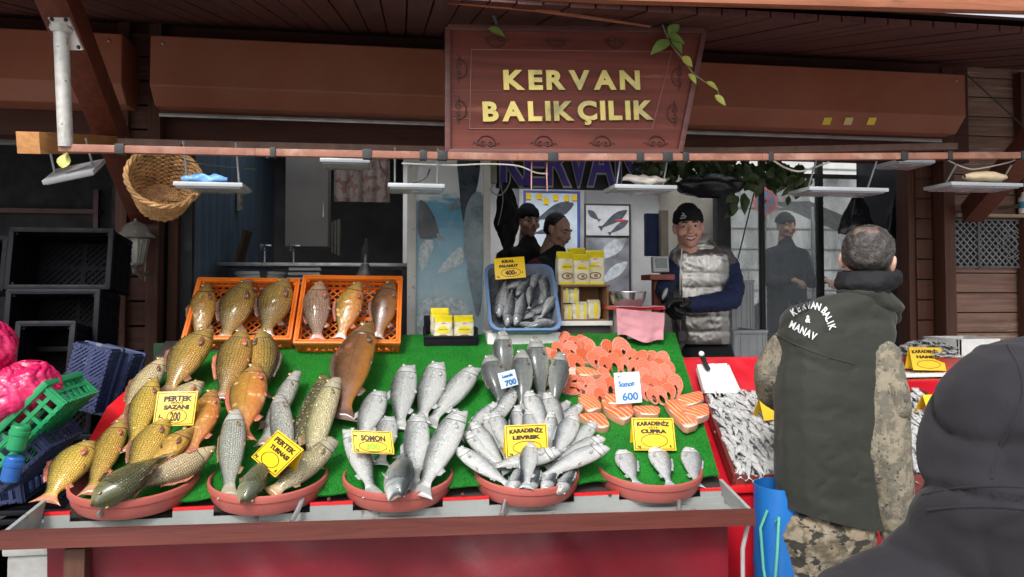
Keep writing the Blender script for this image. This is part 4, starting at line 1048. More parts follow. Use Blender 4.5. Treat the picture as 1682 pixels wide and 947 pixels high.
tag(m.build('towel', TOW), 'pink terry towel hanging over the front of the scale', 'towel')
m = MB(); a_, b2 = at(1074, 447, 3.9), at(1100, 421, 3.9); cxd = (a_.x + b2.x) / 2
sd2 = thing('scale_display', 'grey scale display on a red base behind the steel bowl', 'display', (cxd, 3.9, a_.z))
m.box((cxd, 3.93, (a_.z + b2.z) / 2), (b2.x - a_.x, .04, b2.z - a_.z), Matrix.Rotation(-.15, 3, 'X'), .006); m.build('housing', mat('display_housing', (.4, .42, .42), .5), sd2)
m = MB(); m.box((cxd, 3.905, (a_.z + b2.z) / 2 + .008), ((b2.x - a_.x) * .7, .004, (b2.z - a_.z) * .6), Matrix.Rotation(-.15, 3, 'X'), .001); m.build('screen', mat('display_screen', (.16, .20, .19), .2), sd2)
m = MB(); a3 = at(1072, 455, 3.9); m.box((cxd - .01, 3.95, (a3.z) / 2), (.05, .05, a3.z), None, .004); m.box((cxd - .01, 3.94, a3.z), (.14, .16, .03), None, .004); m.build('pedestal', mat('red_wood', (.25, .06, .035), .5), sd2)

# ---------------------------------------------------------------- blue crate of bonito on a foam box
YC = 3.32
a_, b2 = at(800, 572, YC - .0), at(921, 543, YC - .0)
zb4 = P0.z + (YC - YA) * (ZB_ - ZA) / (YB - YA)
ctop = at(860, 546, YC - .02).z; cxc = (a_.x + b2.x) / 2; wc = b2.x - a_.x
t = thing('foam_box', 'long white foam box under the blue crate of dark fish', 'box', (cxc, YC + .1, zb4))
m = MB(); m.box((cxc, YC + .10, (zb4 - .05 + ctop) / 2), (wc, .22, ctop - zb4 + .05), None, .01); m.build('tub', FOAM, t)
CRB = mat('grey_blue_plastic', (.20, .24, .32), .4, var=.2, scale=8, dirt=(.1, .12, .16), dirt_t=.64)
CRR = mat('blue_crate_rim', (.10, .19, .36), .35, var=.15)
bc_ = thing('fish_crate', 'grey blue crate tipped forward and heaped with dark fish', 'crate', (cxc, YC, ctop))
ANG = R(52); xd_ = Vector((1, 0, 0)); yd_ = Vector((0, math.cos(ANG), math.sin(ANG))); zd_ = xd_.cross(yd_)
e0 = at(860, 540, YC - .06); hC = .10
lo, hi = .1, .8
for _ in range(30):
    dC = (lo + hi) / 2
    if proj(e0 + yd_ * dC).y > 436: lo = dC
    else: hi = dC
wC = at(918, 500, YC).x - at(806, 500, YC).x
MC = frame(Vector((cxc + .0, e0.y, e0.z)) + yd_ * dC / 2 - zd_ * hC, xd_, yd_)
m = MB(MC)
def rr(w, d, r, z, n=7):
    pts = []
    for sx, sy, a0 in ((1, 1, 0), (-1, 1, 90), (-1, -1, 180), (1, -1, 270)):
        for k in range(n): a = R(a0 + 90 * k / (n - 1)); pts.append(Vector((sx * (w / 2 - r) + r * math.cos(a), sy * (d / 2 - r) + r * math.sin(a), z)))
    return pts
def shell(m, secs):
    rings = [rr(*q) for q in secs]; n = len(rings[0]); V = [p for r_ in rings for p in r_]; Fc = []
    for i in range(len(rings) - 1):
        for k in range(n): Fc.append((i * n + k, i * n + (k + 1) % n, (i + 1) * n + (k + 1) % n, (i + 1) * n + k))
    Fc.append(tuple(range(n))[::-1]); Fc.append(tuple((len(rings) - 1) * n + k for k in range(n))); m.raw(V, Fc)
shell(m, [(wC * .9, dC * .92, .04, 0), (wC, dC, .045, hC), (wC - .01, dC - .01, .045, hC), (wC * .88, dC * .9, .04, .012)])
m.build('tub', CRB, bc_)
m = MB(MC); shell(m, [(wC + .004, dC + .004, .047, hC - .014), (wC + .018, dC + .018, .05, hC - .012), (wC + .018, dC + .018, .05, hC + .003), (wC - .004, dC - .004, .045, hC + .004), (wC - .006, dC - .006, .045, hC - .010)])
bmesh.ops.delete(m.bm, geom=[f for f in m.bm.faces if len(f.verts) > 4], context='FACES'); m.build('rim', CRR, bc_)
m = MB(); m.box((cxc, YC + .23, ctop + .07), (wC * .7, .05, .16), None, .01); tag(m.build('foam_block', FOAM), 'white foam block hidden behind the tipped blue crate, propping it', 'block')
card('orange yellow price card stuck in the dark fish of the blue crate', [(811, 424), (861, 421), (864, 455), (814, 459)],
     [('KRAL', .46, .82, .42, .12, 0, None), ('PALAMUT', .46, .60, .62, .11, 0, None), ('400-', .52, .28, .38, .22, 0, None), ('kg', .1, .12, .08, .08, 0, None), ('₺', .9, .25, .05, .1, 0, None)], ovalc=(.52, .28, .32, .20), Yd=3.42, fold=False, border=False)

# ---------------------------------------------------------------- red trough with anchovies
YT0, YT1 = 2.55, 3.15
zt0, zt1 = at(1205, 785, YT0).z, at(1160, 648, YT1).z
TP0 = Vector((0, YT0, zt0)); TSL = Vector((0, YT1 - YT0, zt1 - zt0)).normalized(); TN = Vector((0, -TSL.z, TSL.y))
def ontr(px, py, h=0.0): return atplane(px, py, TP0 + TN * h, TN)
xr0 = at(1188, 800, YT0).x; xr1 = 2.75
rt = thing('red_trough', 'red sheeted fish trough at right holding the anchovy trays', 'trough', ((xr0 + xr1) / 2, 2.8, 0))
m = MB(); zf = at(1300, 800, 2.52).z
m.grid(lambda u, v: Vector((xr0 - .03 + (xr1 - xr0) * u, 2.53 + .012 * noise.noise(Vector((u * 9, v * 3, 0))), zf - zf * v)), 60, 10, .003); m.build('skirt', RED, rt)
m = MB(); m.box(((xr0 + xr1) / 2, 2.53, zf), (xr1 - xr0 + .03, .03, .025), None, .006); m.build('front_edge', REDP, rt)
zb5 = at(1180, 590, 3.3).z; x0b = at(1100, 600, 3.3).x
xbm = at(1392, 600, 3.3).x
def backp(xs_, xe_, zt_, nm):
    m = MB(); m.grid(lambda u, v: Vector((xs_ + (xe_ - xs_) * u, 3.30 - .12 * v + .006 * noise.noise(Vector((u * 12, v * 4, 3))), zt_ - (zt_ - zt1 + .03) * v)), 50, 8, .004)
    m.box(((xs_ + xe_) / 2, 3.31, zt_), (xe_ - xs_, .03, .02), None, .006); m.build(nm, RED, rt)
backp(x0b, xbm, zb5, 'back_panel'); backp(xbm + .01, xr1, at(1520, 626, 3.3).z, 'low_back_panel')
m = MB(); m.hexa([(xr0, YT0 - .02, zt0 - .09), (xr1, YT0 - .02, zt0 - .09), (xr1, YT1 + .06, zt1 - .06), (xr0 - .1, YT1 + .06, zt1 - .06), (xr0, YT0 - .02, zt0 - .07), (xr1, YT0 - .02, zt0 - .07), (xr1, YT1 + .06, zt1 - .045), (xr0 - .1, YT1 + .06, zt1 - .045)]); m.build('bed', RED, rt)
for xx in (xr0 + .1, xr1 - .1):
    m = MB(); m.box((xx, 2.6, .35), (.05, .05, .7)); m.build('leg', BLACKM, rt)
TRAYM = mat('maroon_tray', (.16, .03, .025), .4, var=.2)
def tray(pxl0, pxl1, pxr0, pxr1, label):
    """wooden-sided tray in the trough plane: left edge from (pxl1, top) to (pxl0, bottom)"""
    c0, c1, c2, c3 = ontr(pxl0, 787), ontr(pxr0, 787), ontr(pxr1, 646), ontr(pxl1, 648)
    t = thing('fish_tray', label, 'tray', (c0 + c1) / 2)
    m = MB(); P_ = [c0, c1, c2, c3]
    for i in range(4): m.beam(P_[i] - TN * .015, P_[(i + 1) % 4] - TN * .015, .014, .06, .003)
    m.build('side_board', TRAYM, t)
    m = MB(); m.prism([p - TN * .04 for p in P_], -TN * .006); m.build('tray_floor', TRAYM, t)
    return P_
TR1 = tray(1208, 1157, 1375, 1330, 'maroon tray of anchovies left of the man in the vest')
TR2 = tray(1392, 1345, 1585, 1520, 'maroon tray of anchovies right of the man in the vest')
# scoop
SCW = mat('scoop_white', (.74, .77, .75), .3, var=.05, bump=.02, coat=.2)
t = thing('hand_scoop', 'white plastic scoop with black handle resting against the red panel', 'scoop', ontr(1178, 645))
s0, s1, s2, s3 = ontr(1154, 646, .02), ontr(1211, 646, .02), at(1192, 604, 3.2), at(1143, 606, 3.2)
m = MB()
m.prism([s0, s1, s2, s2.lerp(s3, .4) + Vector((0, .005, .02)), s3.lerp(s2, .15) + Vector((0, .005, .016)), s3], (0, -.004, .003))
for a_, b2 in ((s0, s3), (s1, s2), (s3, s2)): m.beam(a_ + Vector((0, -.014, .008)), b2 + Vector((0, -.014, .008)), .005, .03, .002)
m.build('pan', SCW, t)
h0, h1, h2 = at(1163, 606, 3.18), at(1158, 596, 3.17), at(1153, 583, 3.16)
m = MB(); m.tube([h0, h1, h2], [.012, .011, .012], 10); m.build('grip', BLACKM, t)
m = MB(); m.sphere(h2 + Vector((-.002, 0, .006)), .013); m.build('end_cap', SCW, t)
YL2 = [(1253, 660), (1271, 662), (1271, 690), (1256, 688)]
def small_tent(px, py, label, Yt=None, s=1.0):
    c = ontr(px, py, .045); t = thing('price_card', label, 'price card', c); m = MB()
    w_, h_ = .10 * s, .085 * s
    m.prism([c + Vector((-w_ / 2, 0, 0)), c + Vector((w_ / 2, .03, 0)), c + Vector((w_ / 2, .07, h_)), c + Vector((-w_ / 2, .04, h_))], (0, .003, 0)); m.build('front_leaf', YEL, t)
    m = MB(); m.prism([c + Vector((-w_ / 2, .10, 0)), c + Vector((w_ / 2, .13, 0)), c + Vector((w_ / 2, .073, h_)), c + Vector((-w_ / 2, .043, h_))], (0, .003, 0)); m.build('rear_leaf', YEL, t)
small_tent(1274, 690, 'yellow tent card half hidden behind the vest, on the left anchovies')
small_tent(1545, 684, 'yellow tent card half hidden by the hooded person, on the right anchovies')
# side table with heaped bowl and a white box at the far right
YQ = 3.55
zq = at(1530, 612, YQ).z; q0, q1 = at(1470, 612, YQ), at(1660, 605, YQ)
tb = thing('side_table', 'narrow white topped side table behind the right anchovy tray', 'table', ((q0.x + q1.x) / 2, YQ, 0))
m = MB(); m.box(((q0.x + q1.x) / 2 + .1, YQ + .15, zq - .01), (q1.x - q0.x + .3, .34, .02), None, .004); m.build('table_top', WHITEP, tb)
for xx in (q0.x + .05, q1.x):
    m = MB(); m.box((xx, YQ + .15, zq / 2 - .01), (.04, .04, zq - .02)); m.build('leg', BLACKM, tb)
rbw = mat('red_bowl', (.62, .07, .05), .35, var=.1)
cq = at(1528, 590, YQ + .16); rq = (at(1580, 590, YQ + .1).x - at(1476, 590, YQ + .1).x) / 2
m = MB(); m.lathe([(0, 0), (rq * .75, 0), (rq * .98, .075), (rq * 1.03, .08), (rq * .95, .072), (rq * .72, .01), (0, .008)], Matrix.Translation((cq.x, YQ + .17, zq)), 40)
tag(m.build('red_bowl', rbw), 'round red bowl heaped with small fish on the side table', 'bowl'); RB = (Vector((cq.x, YQ + .17, zq)), rq)
card('yellow price card reading KARADENİZ HAMSİ before the heaped red bowl', [(1494, 569), (1545, 571), (1556, 608), (1499, 608)],
     [('KARADENİZ', .48, .82, .84, .13, .6, None), ('HAMSİ', .48, .58, .62, .12, 0, None)], ovalc=(.5, .26, .35, .17), Yd=YQ - .01, fold=True, border=False)
a_, b2 = at(1578, 607, YQ), at(1650, 556, YQ)
t = thing('foam_box', 'open white foam box beside the heaped red bowl', 'box', ((a_.x + b2.x) / 2, YQ + .12, zq))
m = MB(); cx = (a_.x + b2.x) / 2; w_ = b2.x - a_.x; hh = b2.z - zq
for s in (-1, 1): m.box((cx + s * (w_ / 2 - .01), YQ + .15, zq + hh / 2), (.02, .28, hh), None, .004); m.box((cx, YQ + .15 + s * .13, zq + hh / 2), (w_, .02, hh), None, .004)
m.box((cx, YQ + .15, zq + .01), (w_, .28, .02)); m.build('tub', FOAM, t)
# blue barrel with rope and pipe
BARB = mat('barrel_blue', (.012, .13, .42), .35, var=.2, scale=4, bump=.06, dirt=(.12, .10, .09), dirt_s=3.2, dirt_t=.62, coat=.1)
rB = .092; cB = Vector((at(1241, 850, 2.40).x + rB, 2.40, 0)); zB = at(1275, 800, 2.36).z
br_ = thing('blue_barrel', 'scuffed blue plastic barrel with its top cut off beside the counter end', 'barrel', cB)
m = MB(Matrix.Translation(cB)); m.lathe([(0, 0), (rB * .93, 0), (rB, .02), (rB, zB * .3), (rB * 1.03, zB * .33), (rB, zB * .36), (rB * 1.0, zB * .66), (rB * 1.03, zB * .69), (rB, zB * .72), (rB * .97, zB), (rB * .94, zB), (rB * .95, zB * .5), (0, zB * .5)], None, 48); m.build('drum', BARB, br_)
m = MB(); 
def arcp(c, x0, z0, x1, z1, y, n=14): return [Vector((x0 + (x1 - x0) * k / n + .012 * math.sin(k * .8), y - .012 * math.sin(math.pi * k / n), z0 + (z1 - z0) * k / n)) for k in range(n + 1)]
xL = cB.x - rB
m.tube([Vector((xL + .012, cB.y - .06, zB - .07)), Vector((xL - .008, cB.y - .05, zB - .13)), Vector((xL - .004, cB.y - .06, zB - .26)), Vector((xL + .012, cB.y - .08, zB - .40)), Vector((xL + .01, cB.y - .07, zB - .55))], .005, 8)
m.tube([Vector((xL + .025, cB.y - .09, zB - .10)), Vector((xL + .032, cB.y - .10, zB - .08)), Vector((xL + .024, cB.y - .10, zB - .2)), Vector((xL + .014, cB.y - .09, zB - .36)), Vector((xL + .02, cB.y - .085, zB - .55))], .005, 8)
tag(m.build('rope', mat('green_rope', (.10, .42, .32), .7, bump=.5, bscale=300)), 'pale green rope hanging over the left side of the blue barrel', 'rope')
m = MB(); a_ = at(1232, 850, 2.24); m.tube([a_, at(1226, 872, 2.24), at(1220, 900, 2.24), Vector((at(1218, 900, 2.24).x, 2.24, .02))], .007, 8); tag(m.build('drain_hose', mat('grey_hose', (.32, .31, .31), .4)), 'thin grey drain hose running down at the right end of the gutter', 'hose')
# ================================================================ fish
def fish_mat(name, dorsal, flank, belly, kind='scales', A=46, B=17, dark=.55, fin=(.1, .08, .06), rough=.3, metal=0.0, spots=None, spot_s=30, blotch=None, bands=None, headc=None, v0=.22, v1=.62, edge=.5, var=.25):
    b = NB(name); uvn = b.n('UVMap'); uvn.uv_map = 'UVMap'; uv = uvn.outputs[0]; tc = b.n('TexCoord'); oi = b.n('ObjectInfo')
    sep = b.n('SeparateXYZ'); b.l(uv, sep.inputs[0]); u, v = sep.outputs[0], sep.outputs[1]
    n1 = b.noise(tc.outputs['Object'], 22, 6, .6)
    vv = b.math('ADD', v, b.math('MULTIPLY', b.math('SUBTRACT', n1, .5), .22))
    col = b.ramp(vv, [(0, dorsal), (v0 * .55, dorsal), (v0, tuple(.5 * (a + c) for a, c in zip(dorsal, flank))), ((v0 + v1) / 2, flank), (v1, tuple(.5 * (a + c) for a, c in zip(belly, flank))), (.9, belly)])
    hv = b.n('HueSaturation'); b.l(col, hv.inputs['Color'])
    b.l(b.math('ADD', .494, b.math('MULTIPLY', oi.outputs['Random'], .012)), hv.inputs['Hue'])
    b.l(b.math('ADD', .86, b.math('MULTIPLY', oi.outputs['Random'], .24)), hv.inputs['Value']); col = hv.outputs[0]
    col = b.mix(var, col, b.ramp(b.noise(b.mapped(uv, (9, 3.5, 1)), 2.2, 6, .6), [(.3, (.35, .35, .35)), (.7, (1, 1, 1))]), 'MULTIPLY')
    if blotch:
        c_, s_, t_ = blotch; f = b.ramp(b.noise(tc.outputs['Object'], s_, 4, .6), [(t_, (0, 0, 0)), (t_ + .1, (1, 1, 1))]); col = b.mix(f, col, c_)
    bodym = b.ramp(u, [(.20, (0, 0, 0)), (.25, (1, 1, 1)), (.84, (1, 1, 1)), (.90, (0, 0, 0))])
    mp = b.n('Mapping'); mp.inputs['Scale'].default_value = (A, B, 1); b.l(uv, mp.inputs['Vector'])
    vo = b.n('TexVoronoi', feature='DISTANCE_TO_EDGE'); b.val(vo, Scale=1.0, Randomness=.35 if kind == 'scales' else .9); b.l(mp.outputs[0], vo.inputs['Vector'])
    ed = b.ramp(vo.outputs['Distance'], [(.0, (1, 1, 1)), (.16, (0, 0, 0))])
    height = b.math('MULTIPLY', b.ramp(vo.outputs['Distance'], [(0, (0, 0, 0)), (.3, (1, 1, 1))]), bodym)
    if kind == 'scales':
        col = b.mix(b.math('MULTIPLY', b.math('MULTIPLY', ed, bodym), edge), col, b.mix(1.0, col, (.30, .26, .22), 'MULTIPLY'))
    elif kind == 'leather': height = b.math('MULTIPLY', height, .0)
    elif kind == 'mirror':
        height = b.math('MULTIPLY', height, .3)
        # a few large plate scales in patches on a leathery skin
        f = b.math('MULTIPLY', b.math('MULTIPLY', b.ramp(b.noise(tc.outputs['Object'], 16, 3), [(.52, (0, 0, 0)), (.58, (1, 1, 1))]), bodym), b.ramp(vo.outputs['Distance'], [(.06, (0, 0, 0)), (.22, (1, 1, 1))]))
        col = b.mix(b.math('MULTIPLY', f, .75), col, (.72, .5, .2))
    if spots:
        vs_ = b.n('TexVoronoi'); b.val(vs_, Scale=spot_s); b.l(tc.outputs['Object'], vs_.inputs['Vector'])
        f = b.math('MULTIPLY', b.ramp(vs_.outputs['Distance'], [(.22, (1, 1, 1)), (.34, (0, 0, 0))]), b.ramp(v, [(.45, (1, 1, 1)), (.66, (0, 0, 0))])); col = b.mix(f, col, spots)
    if bands:
        wv = b.n('TexWave', wave_type='BANDS', bands_direction='DIAGONAL'); b.val(wv, Scale=3.2, Distortion=1.5); m2 = b.n('Mapping'); m2.inputs['Scale'].default_value = (1.2, 2.6, 1); b.l(uv, m2.inputs['Vector']); b.l(m2.outputs[0], wv.inputs['Vector'])
        f = b.math('MULTIPLY', b.ramp(wv.outputs['Fac'], [(.6, (0, 0, 0)), (.75, (1, 1, 1))]), b.ramp(v, [(.36, (1, 1, 1)), (.55, (0, 0, 0))])); col = b.mix(f, col, bands)
    # head: slightly different tone, gill cover line and jaw line
    hm = b.ramp(u, [(.19, (1, 1, 1)), (.23, (0, 0, 0))])
    if headc: col = b.mix(b.math('MULTIPLY', hm, .55), col, headc)
    gl = b.math('ABSOLUTE', b.math('SUBTRACT', u, b.math('ADD', .165, b.math('MULTIPLY', b.math('SINE', b.math('MULTIPLY', v, 3.14159)), .06))))
    g = b.math('MULTIPLY', b.ramp(gl, [(.0, (1, 1, 1)), (.011, (0, 0, 0))]), b.ramp(v, [(.2, (0, 0, 0)), (.3, (1, 1, 1))])); col = b.mix(b.math('MULTIPLY', g, .8), col, (.035, .02, .016))
    gl2 = b.math('ABSOLUTE', b.math('SUBTRACT', u, b.math('ADD', .10, b.math('MULTIPLY', b.math('SINE', b.math('MULTIPLY', v, 3.14159)), .045))))
    g2 = b.math('MULTIPLY', b.ramp(gl2, [(.0, (1, 1, 1)), (.006, (0, 0, 0))]), b.ramp(v, [(.35, (0, 0, 0)), (.45, (1, 1, 1))])); col = b.mix(b.math('MULTIPLY', g2, .45), col, (.05, .035, .03))
    # tail rays
    tm = b.ramp(u, [(.875, (0, 0, 0)), (.91, (1, 1, 1))])
    tr = b.n('TexWave', wave_type='BANDS', bands_direction='Y'); b.val(tr, Scale=9, Distortion=.6); b.l(uv, tr.inputs['Vector'])
    col = b.mix(tm, col, b.mix(tr.outputs['Fac'], tuple(x * .6 for x in fin), tuple(min(1, x * 1.5) for x in fin)))
    # lateral line
    ll = b.math('MULTIPLY', b.math('MULTIPLY', b.ramp(b.math('ABSOLUTE', b.math('SUBTRACT', v, .47)), [(0, (1, 1, 1)), (.012, (0, 0, 0))]), bodym), .4); col = b.mix(ll, col, tuple(x * .5 for x in dorsal))
    b.l(col, b.b.inputs['Base Color']); b.b.inputs['Metallic'].default_value = metal
    rn = b.ramp(b.noise(tc.outputs['Object'], 40, 4), [(.35, (max(.08, rough - .12),) * 3), (.7, (rough + .15,) * 3)]); b.l(rn, b.b.inputs['Roughness'])
    b.b.inputs['Coat Weight'].default_value = .42; b.b.inputs['Coat Roughness'].default_value = .10
    h2 = b.math('SUBTRACT', height, b.math('MULTIPLY', b.math('MAXIMUM', g, b.math('MULTIPLY', g2, .6)), 1.2)); p = b.bump(h2, .7, .006)
    b.bump(b.noise(tc.outputs['Object'], 38, 4, .5), .14, .006, p)
    return b.m
def fin_mat(name, c):
    b = NB(name); tc = b.n('TexCoord'); uvn = b.n('UVMap'); uvn.uv_map = 'UVMap'
    tr = b.n('TexWave', wave_type='BANDS', bands_direction='X'); b.val(tr, Scale=5.5, Distortion=.7); b.l(uvn.outputs[0], tr.inputs['Vector'])
    b.l(b.mix(tr.outputs['Fac'], tuple(x * .55 for x in c), tuple(min(1, x * 1.35) for x in c)), b.b.inputs['Base Color']); b.val(b.b, Roughness=.35); b.b.inputs['Coat Weight'].default_value = .3
    b.bump(tr.outputs['Fac'], .4, .002); return b.m
MOUTH = mat('mouth_inside', (.20, .05, .045), .4, var=.3); MOUTHP = mat('pale_mouth', (.42, .33, .30), .4, var=.3)
PUPIL = mat('pupil', (.008, .008, .008), .08, bump=0, coat=.6); IRISG = mat('iris_gold', (.42, .30, .12), .2, .3, bump=0, coat=.6); IRISS = mat('iris_silver', (.5, .5, .46), .2, .3, bump=0, coat=.6)
PX = [0, .04, .10, .18, .28, .40, .52, .64, .74, .82, .87, .92, 1.0]
SP = {
 'carp': dict(top=[.05, .12, .23, .38, .52, .58, .53, .41, .28, .18, .145, .24, .42], bot=[.05, .10, .18, .28, .37, .41, .41, .35, .25, .16, .13, .24, .42], th=[.08, .25, .42, .52, .56, .56, .5, .4, .28, .16, .09, .05, .03], fork=.6, gape=.25, eye=(.085, .14, .017), T=.50),
 'slim': dict(top=[.10, .20, .32, .42, .48, .50, .47, .40, .30, .21, .18, .26, .42], bot=[.10, .18, .28, .38, .46, .50, .48, .42, .31, .21, .18, .26, .42], th=[.12, .3, .45, .52, .56, .56, .5, .42, .3, .18, .10, .06, .03], fork=.5, gape=.5, eye=(.07, .16, .014), T=.62),
 'trout': dict(top=[.20, .27, .34, .42, .49, .51, .48, .40, .29, .19, .17, .27, .45], bot=[.22, .26, .31, .38, .45, .48, .46, .38, .27, .18, .16, .27, .45], th=[.12, .26, .42, .5, .55, .55, .5, .42, .28, .16, .09, .05, .03], fork=.25, gape=1.5, eye=(.075, .17, .013), T=.58),
 'bass': dict(top=[.07, .17, .30, .43, .52, .52, .46, .38, .28, .20, .17, .25, .42], bot=[.09, .18, .28, .37, .44, .46, .43, .34, .24, .17, .15, .25, .42], th=[.10, .28, .44, .52, .55, .54, .48, .4, .28, .16, .09, .05, .03], fork=.45, gape=.5, eye=(.085, .17, .018), T=.58),
 'bream': dict(top=[.08, .24, .42, .54, .58, .53, .43, .31, .20, .13, .11, .20, .36], bot=[.08, .18, .28, .37, .43, .43, .37, .28, .18, .12, .10, .20, .36], th=[.10, .3, .46, .54, .55, .5, .42, .32, .2, .11, .07, .04, .02], fork=.5, gape=.3, eye=(.10, .20, .024), T=.38),
 'pike': dict(top=[.22, .26, .32, .40, .46, .50, .50, .48, .42, .28, .22, .30, .5], bot=[.20, .26, .32, .40, .46, .50, .50, .46, .38, .26, .22, .30, .5], th=[.2, .34, .42, .5, .55, .56, .54, .46, .34, .2, .12, .06, .03], fork=.4, gape=.6, eye=(.11, .22, .014), T=.75),
 'mackerel': dict(top=[.06, .18, .32, .44, .51, .52, .45, .33, .20, .10, .07, .2, .5], bot=[.06, .18, .30, .42, .49, .50, .44, .32, .2, .10, .07, .2, .5], th=[.10, .3, .46, .54, .56, .54, .46, .33, .2, .1, .06, .04, .02], fork=.8, gape=.4, eye=(.075, .1, .016), T=.7),
}
def resample(a, n):
    x = np.array(PX); xs = np.linspace(0, 1, n) ** 1.0
    y = np.interp(xs, x, a)
    for _ in range(2): y[1:-1] = .25 * y[:-2] + .5 * y[1:-1] + .25 * y[2:]
    return xs, y
def fish_geo(sp, L, H, flip=1, bend=0.0, droop=0.0, n=30, k=18, T=None, gape=None):
    s = SP[sp]; xs, top = resample(s['top'], n); _, bot = resample(s['bot'], n); _, th = resample(s['th'], n)
    T = (T or s['T']) * H; gp = s['gape'] if gape is None else gape
    def warp(p):
        t = p.x / L - .4
        return Vector((p.x, p.y * flip + bend * L * t * t, p.z - droop * L * t * t))
    V, UV = [], []
    for i in range(n):
        for j in range(k):
            a = 2 * math.pi * j / k; c, sn = math.cos(a), math.sin(a)
            c = math.copysign(abs(c) ** .92, c)
            yy = (top[i] if c > 0 else bot[i]) * H * c; x = xs[i] * L
            if xs[i] > .86: x -= s['fork'] * .12 * L * ((xs[i] - .86) / .14) * (1 - abs(c)) ; 
            if i < 3: x += gp * .035 * L * (1 - abs(c)) * (1 - i / 3)
            z = th[i] * T * sn
            V.append(warp(Vector((x, yy, z)))); va = (a if a <= math.pi else 2 * math.pi - a) / math.pi; UV.append((xs[i], va))
    Fc = []; mi = []
    for i in range(n - 1):
        for j in range(k): Fc.append((i * k + j, i * k + (j + 1) % k, (i + 1) * k + (j + 1) % k, (i + 1) * k + j)); mi.append(0)
    V.append(warp(Vector((gp * .075 * L + .012 * L, 0, 0)))); UV.append((0, .5)); c0 = len(V) - 1
    for j in range(k): Fc.append((c0, (j + 1) % k, j)); mi.append(1)
    Fc.append(tuple((n - 1) * k + j for j in range(k))); mi.append(0)
    return V, UV, Fc, mi, warp, (xs, top, bot, th, T)
def uvmesh(name, V, UV, Fc, mi, mats, sharp=0):
    me = bpy.data.meshes.new(name); me.from_pydata([tuple(v) for v in V], [], Fc)
    ul = me.uv_layers.new(name='UVMap'); vi = np.empty(len(me.loops), dtype=np.int32); me.loops.foreach_get('vertex_index', vi)
    ul.data.foreach_set('uv', np.array(UV, dtype=np.float32)[vi].ravel())
    me.polygons.foreach_set('material_index', np.array(mi, dtype=np.int32)); me.polygons.foreach_set('use_smooth', np.ones(len(Fc), dtype=bool))
    for m in mats: me.materials.append(m)
    me.update()
    if sharp: me.set_sharp_from_angle(angle=R(sharp))
    return me
def fin_mesh(root_pts, dirs, lens, nrm, matl, thick=.0012):
    """a thin ray fin: strip from root points outward, with thickness"""
    V, UV, Fc = [], [], []; n = len(root_pts)
    for side in (1, -1):
        for i, p in enumerate(root_pts):
            for q in (0, .5, 1.0):
                V.append(p + dirs[i] * lens[i] * q + nrm * thick * side * (1 - .7 * q) + nrm * .004 * q * math.sin(i * 2.1)); UV.append((i / (n - 1), q))
    o = 3 * n
    for i in range(n - 1):
        for q in (0, 1):
            a = i * 3 + q; Fc.append((a, a + 3, a + 4, a + 1)); Fc.append((o + a, o + a + 1, o + a + 4, o + a + 3))
        Fc.append((i * 3 + 2, i * 3 + 5, o + i * 3 + 5, o + i * 3 + 2))
    Fc.append((0, 1, o + 1, o)); Fc.append((1, 2, o + 2, o + 1)); e = (n - 1) * 3; Fc.append((e, o + e, o + e + 1, e + 1)); Fc.append((e + 1, o + e + 1, o + e + 2, e + 2))
    return uvmesh('fin', V, UV, Fc, [0] * len(Fc), [matl])
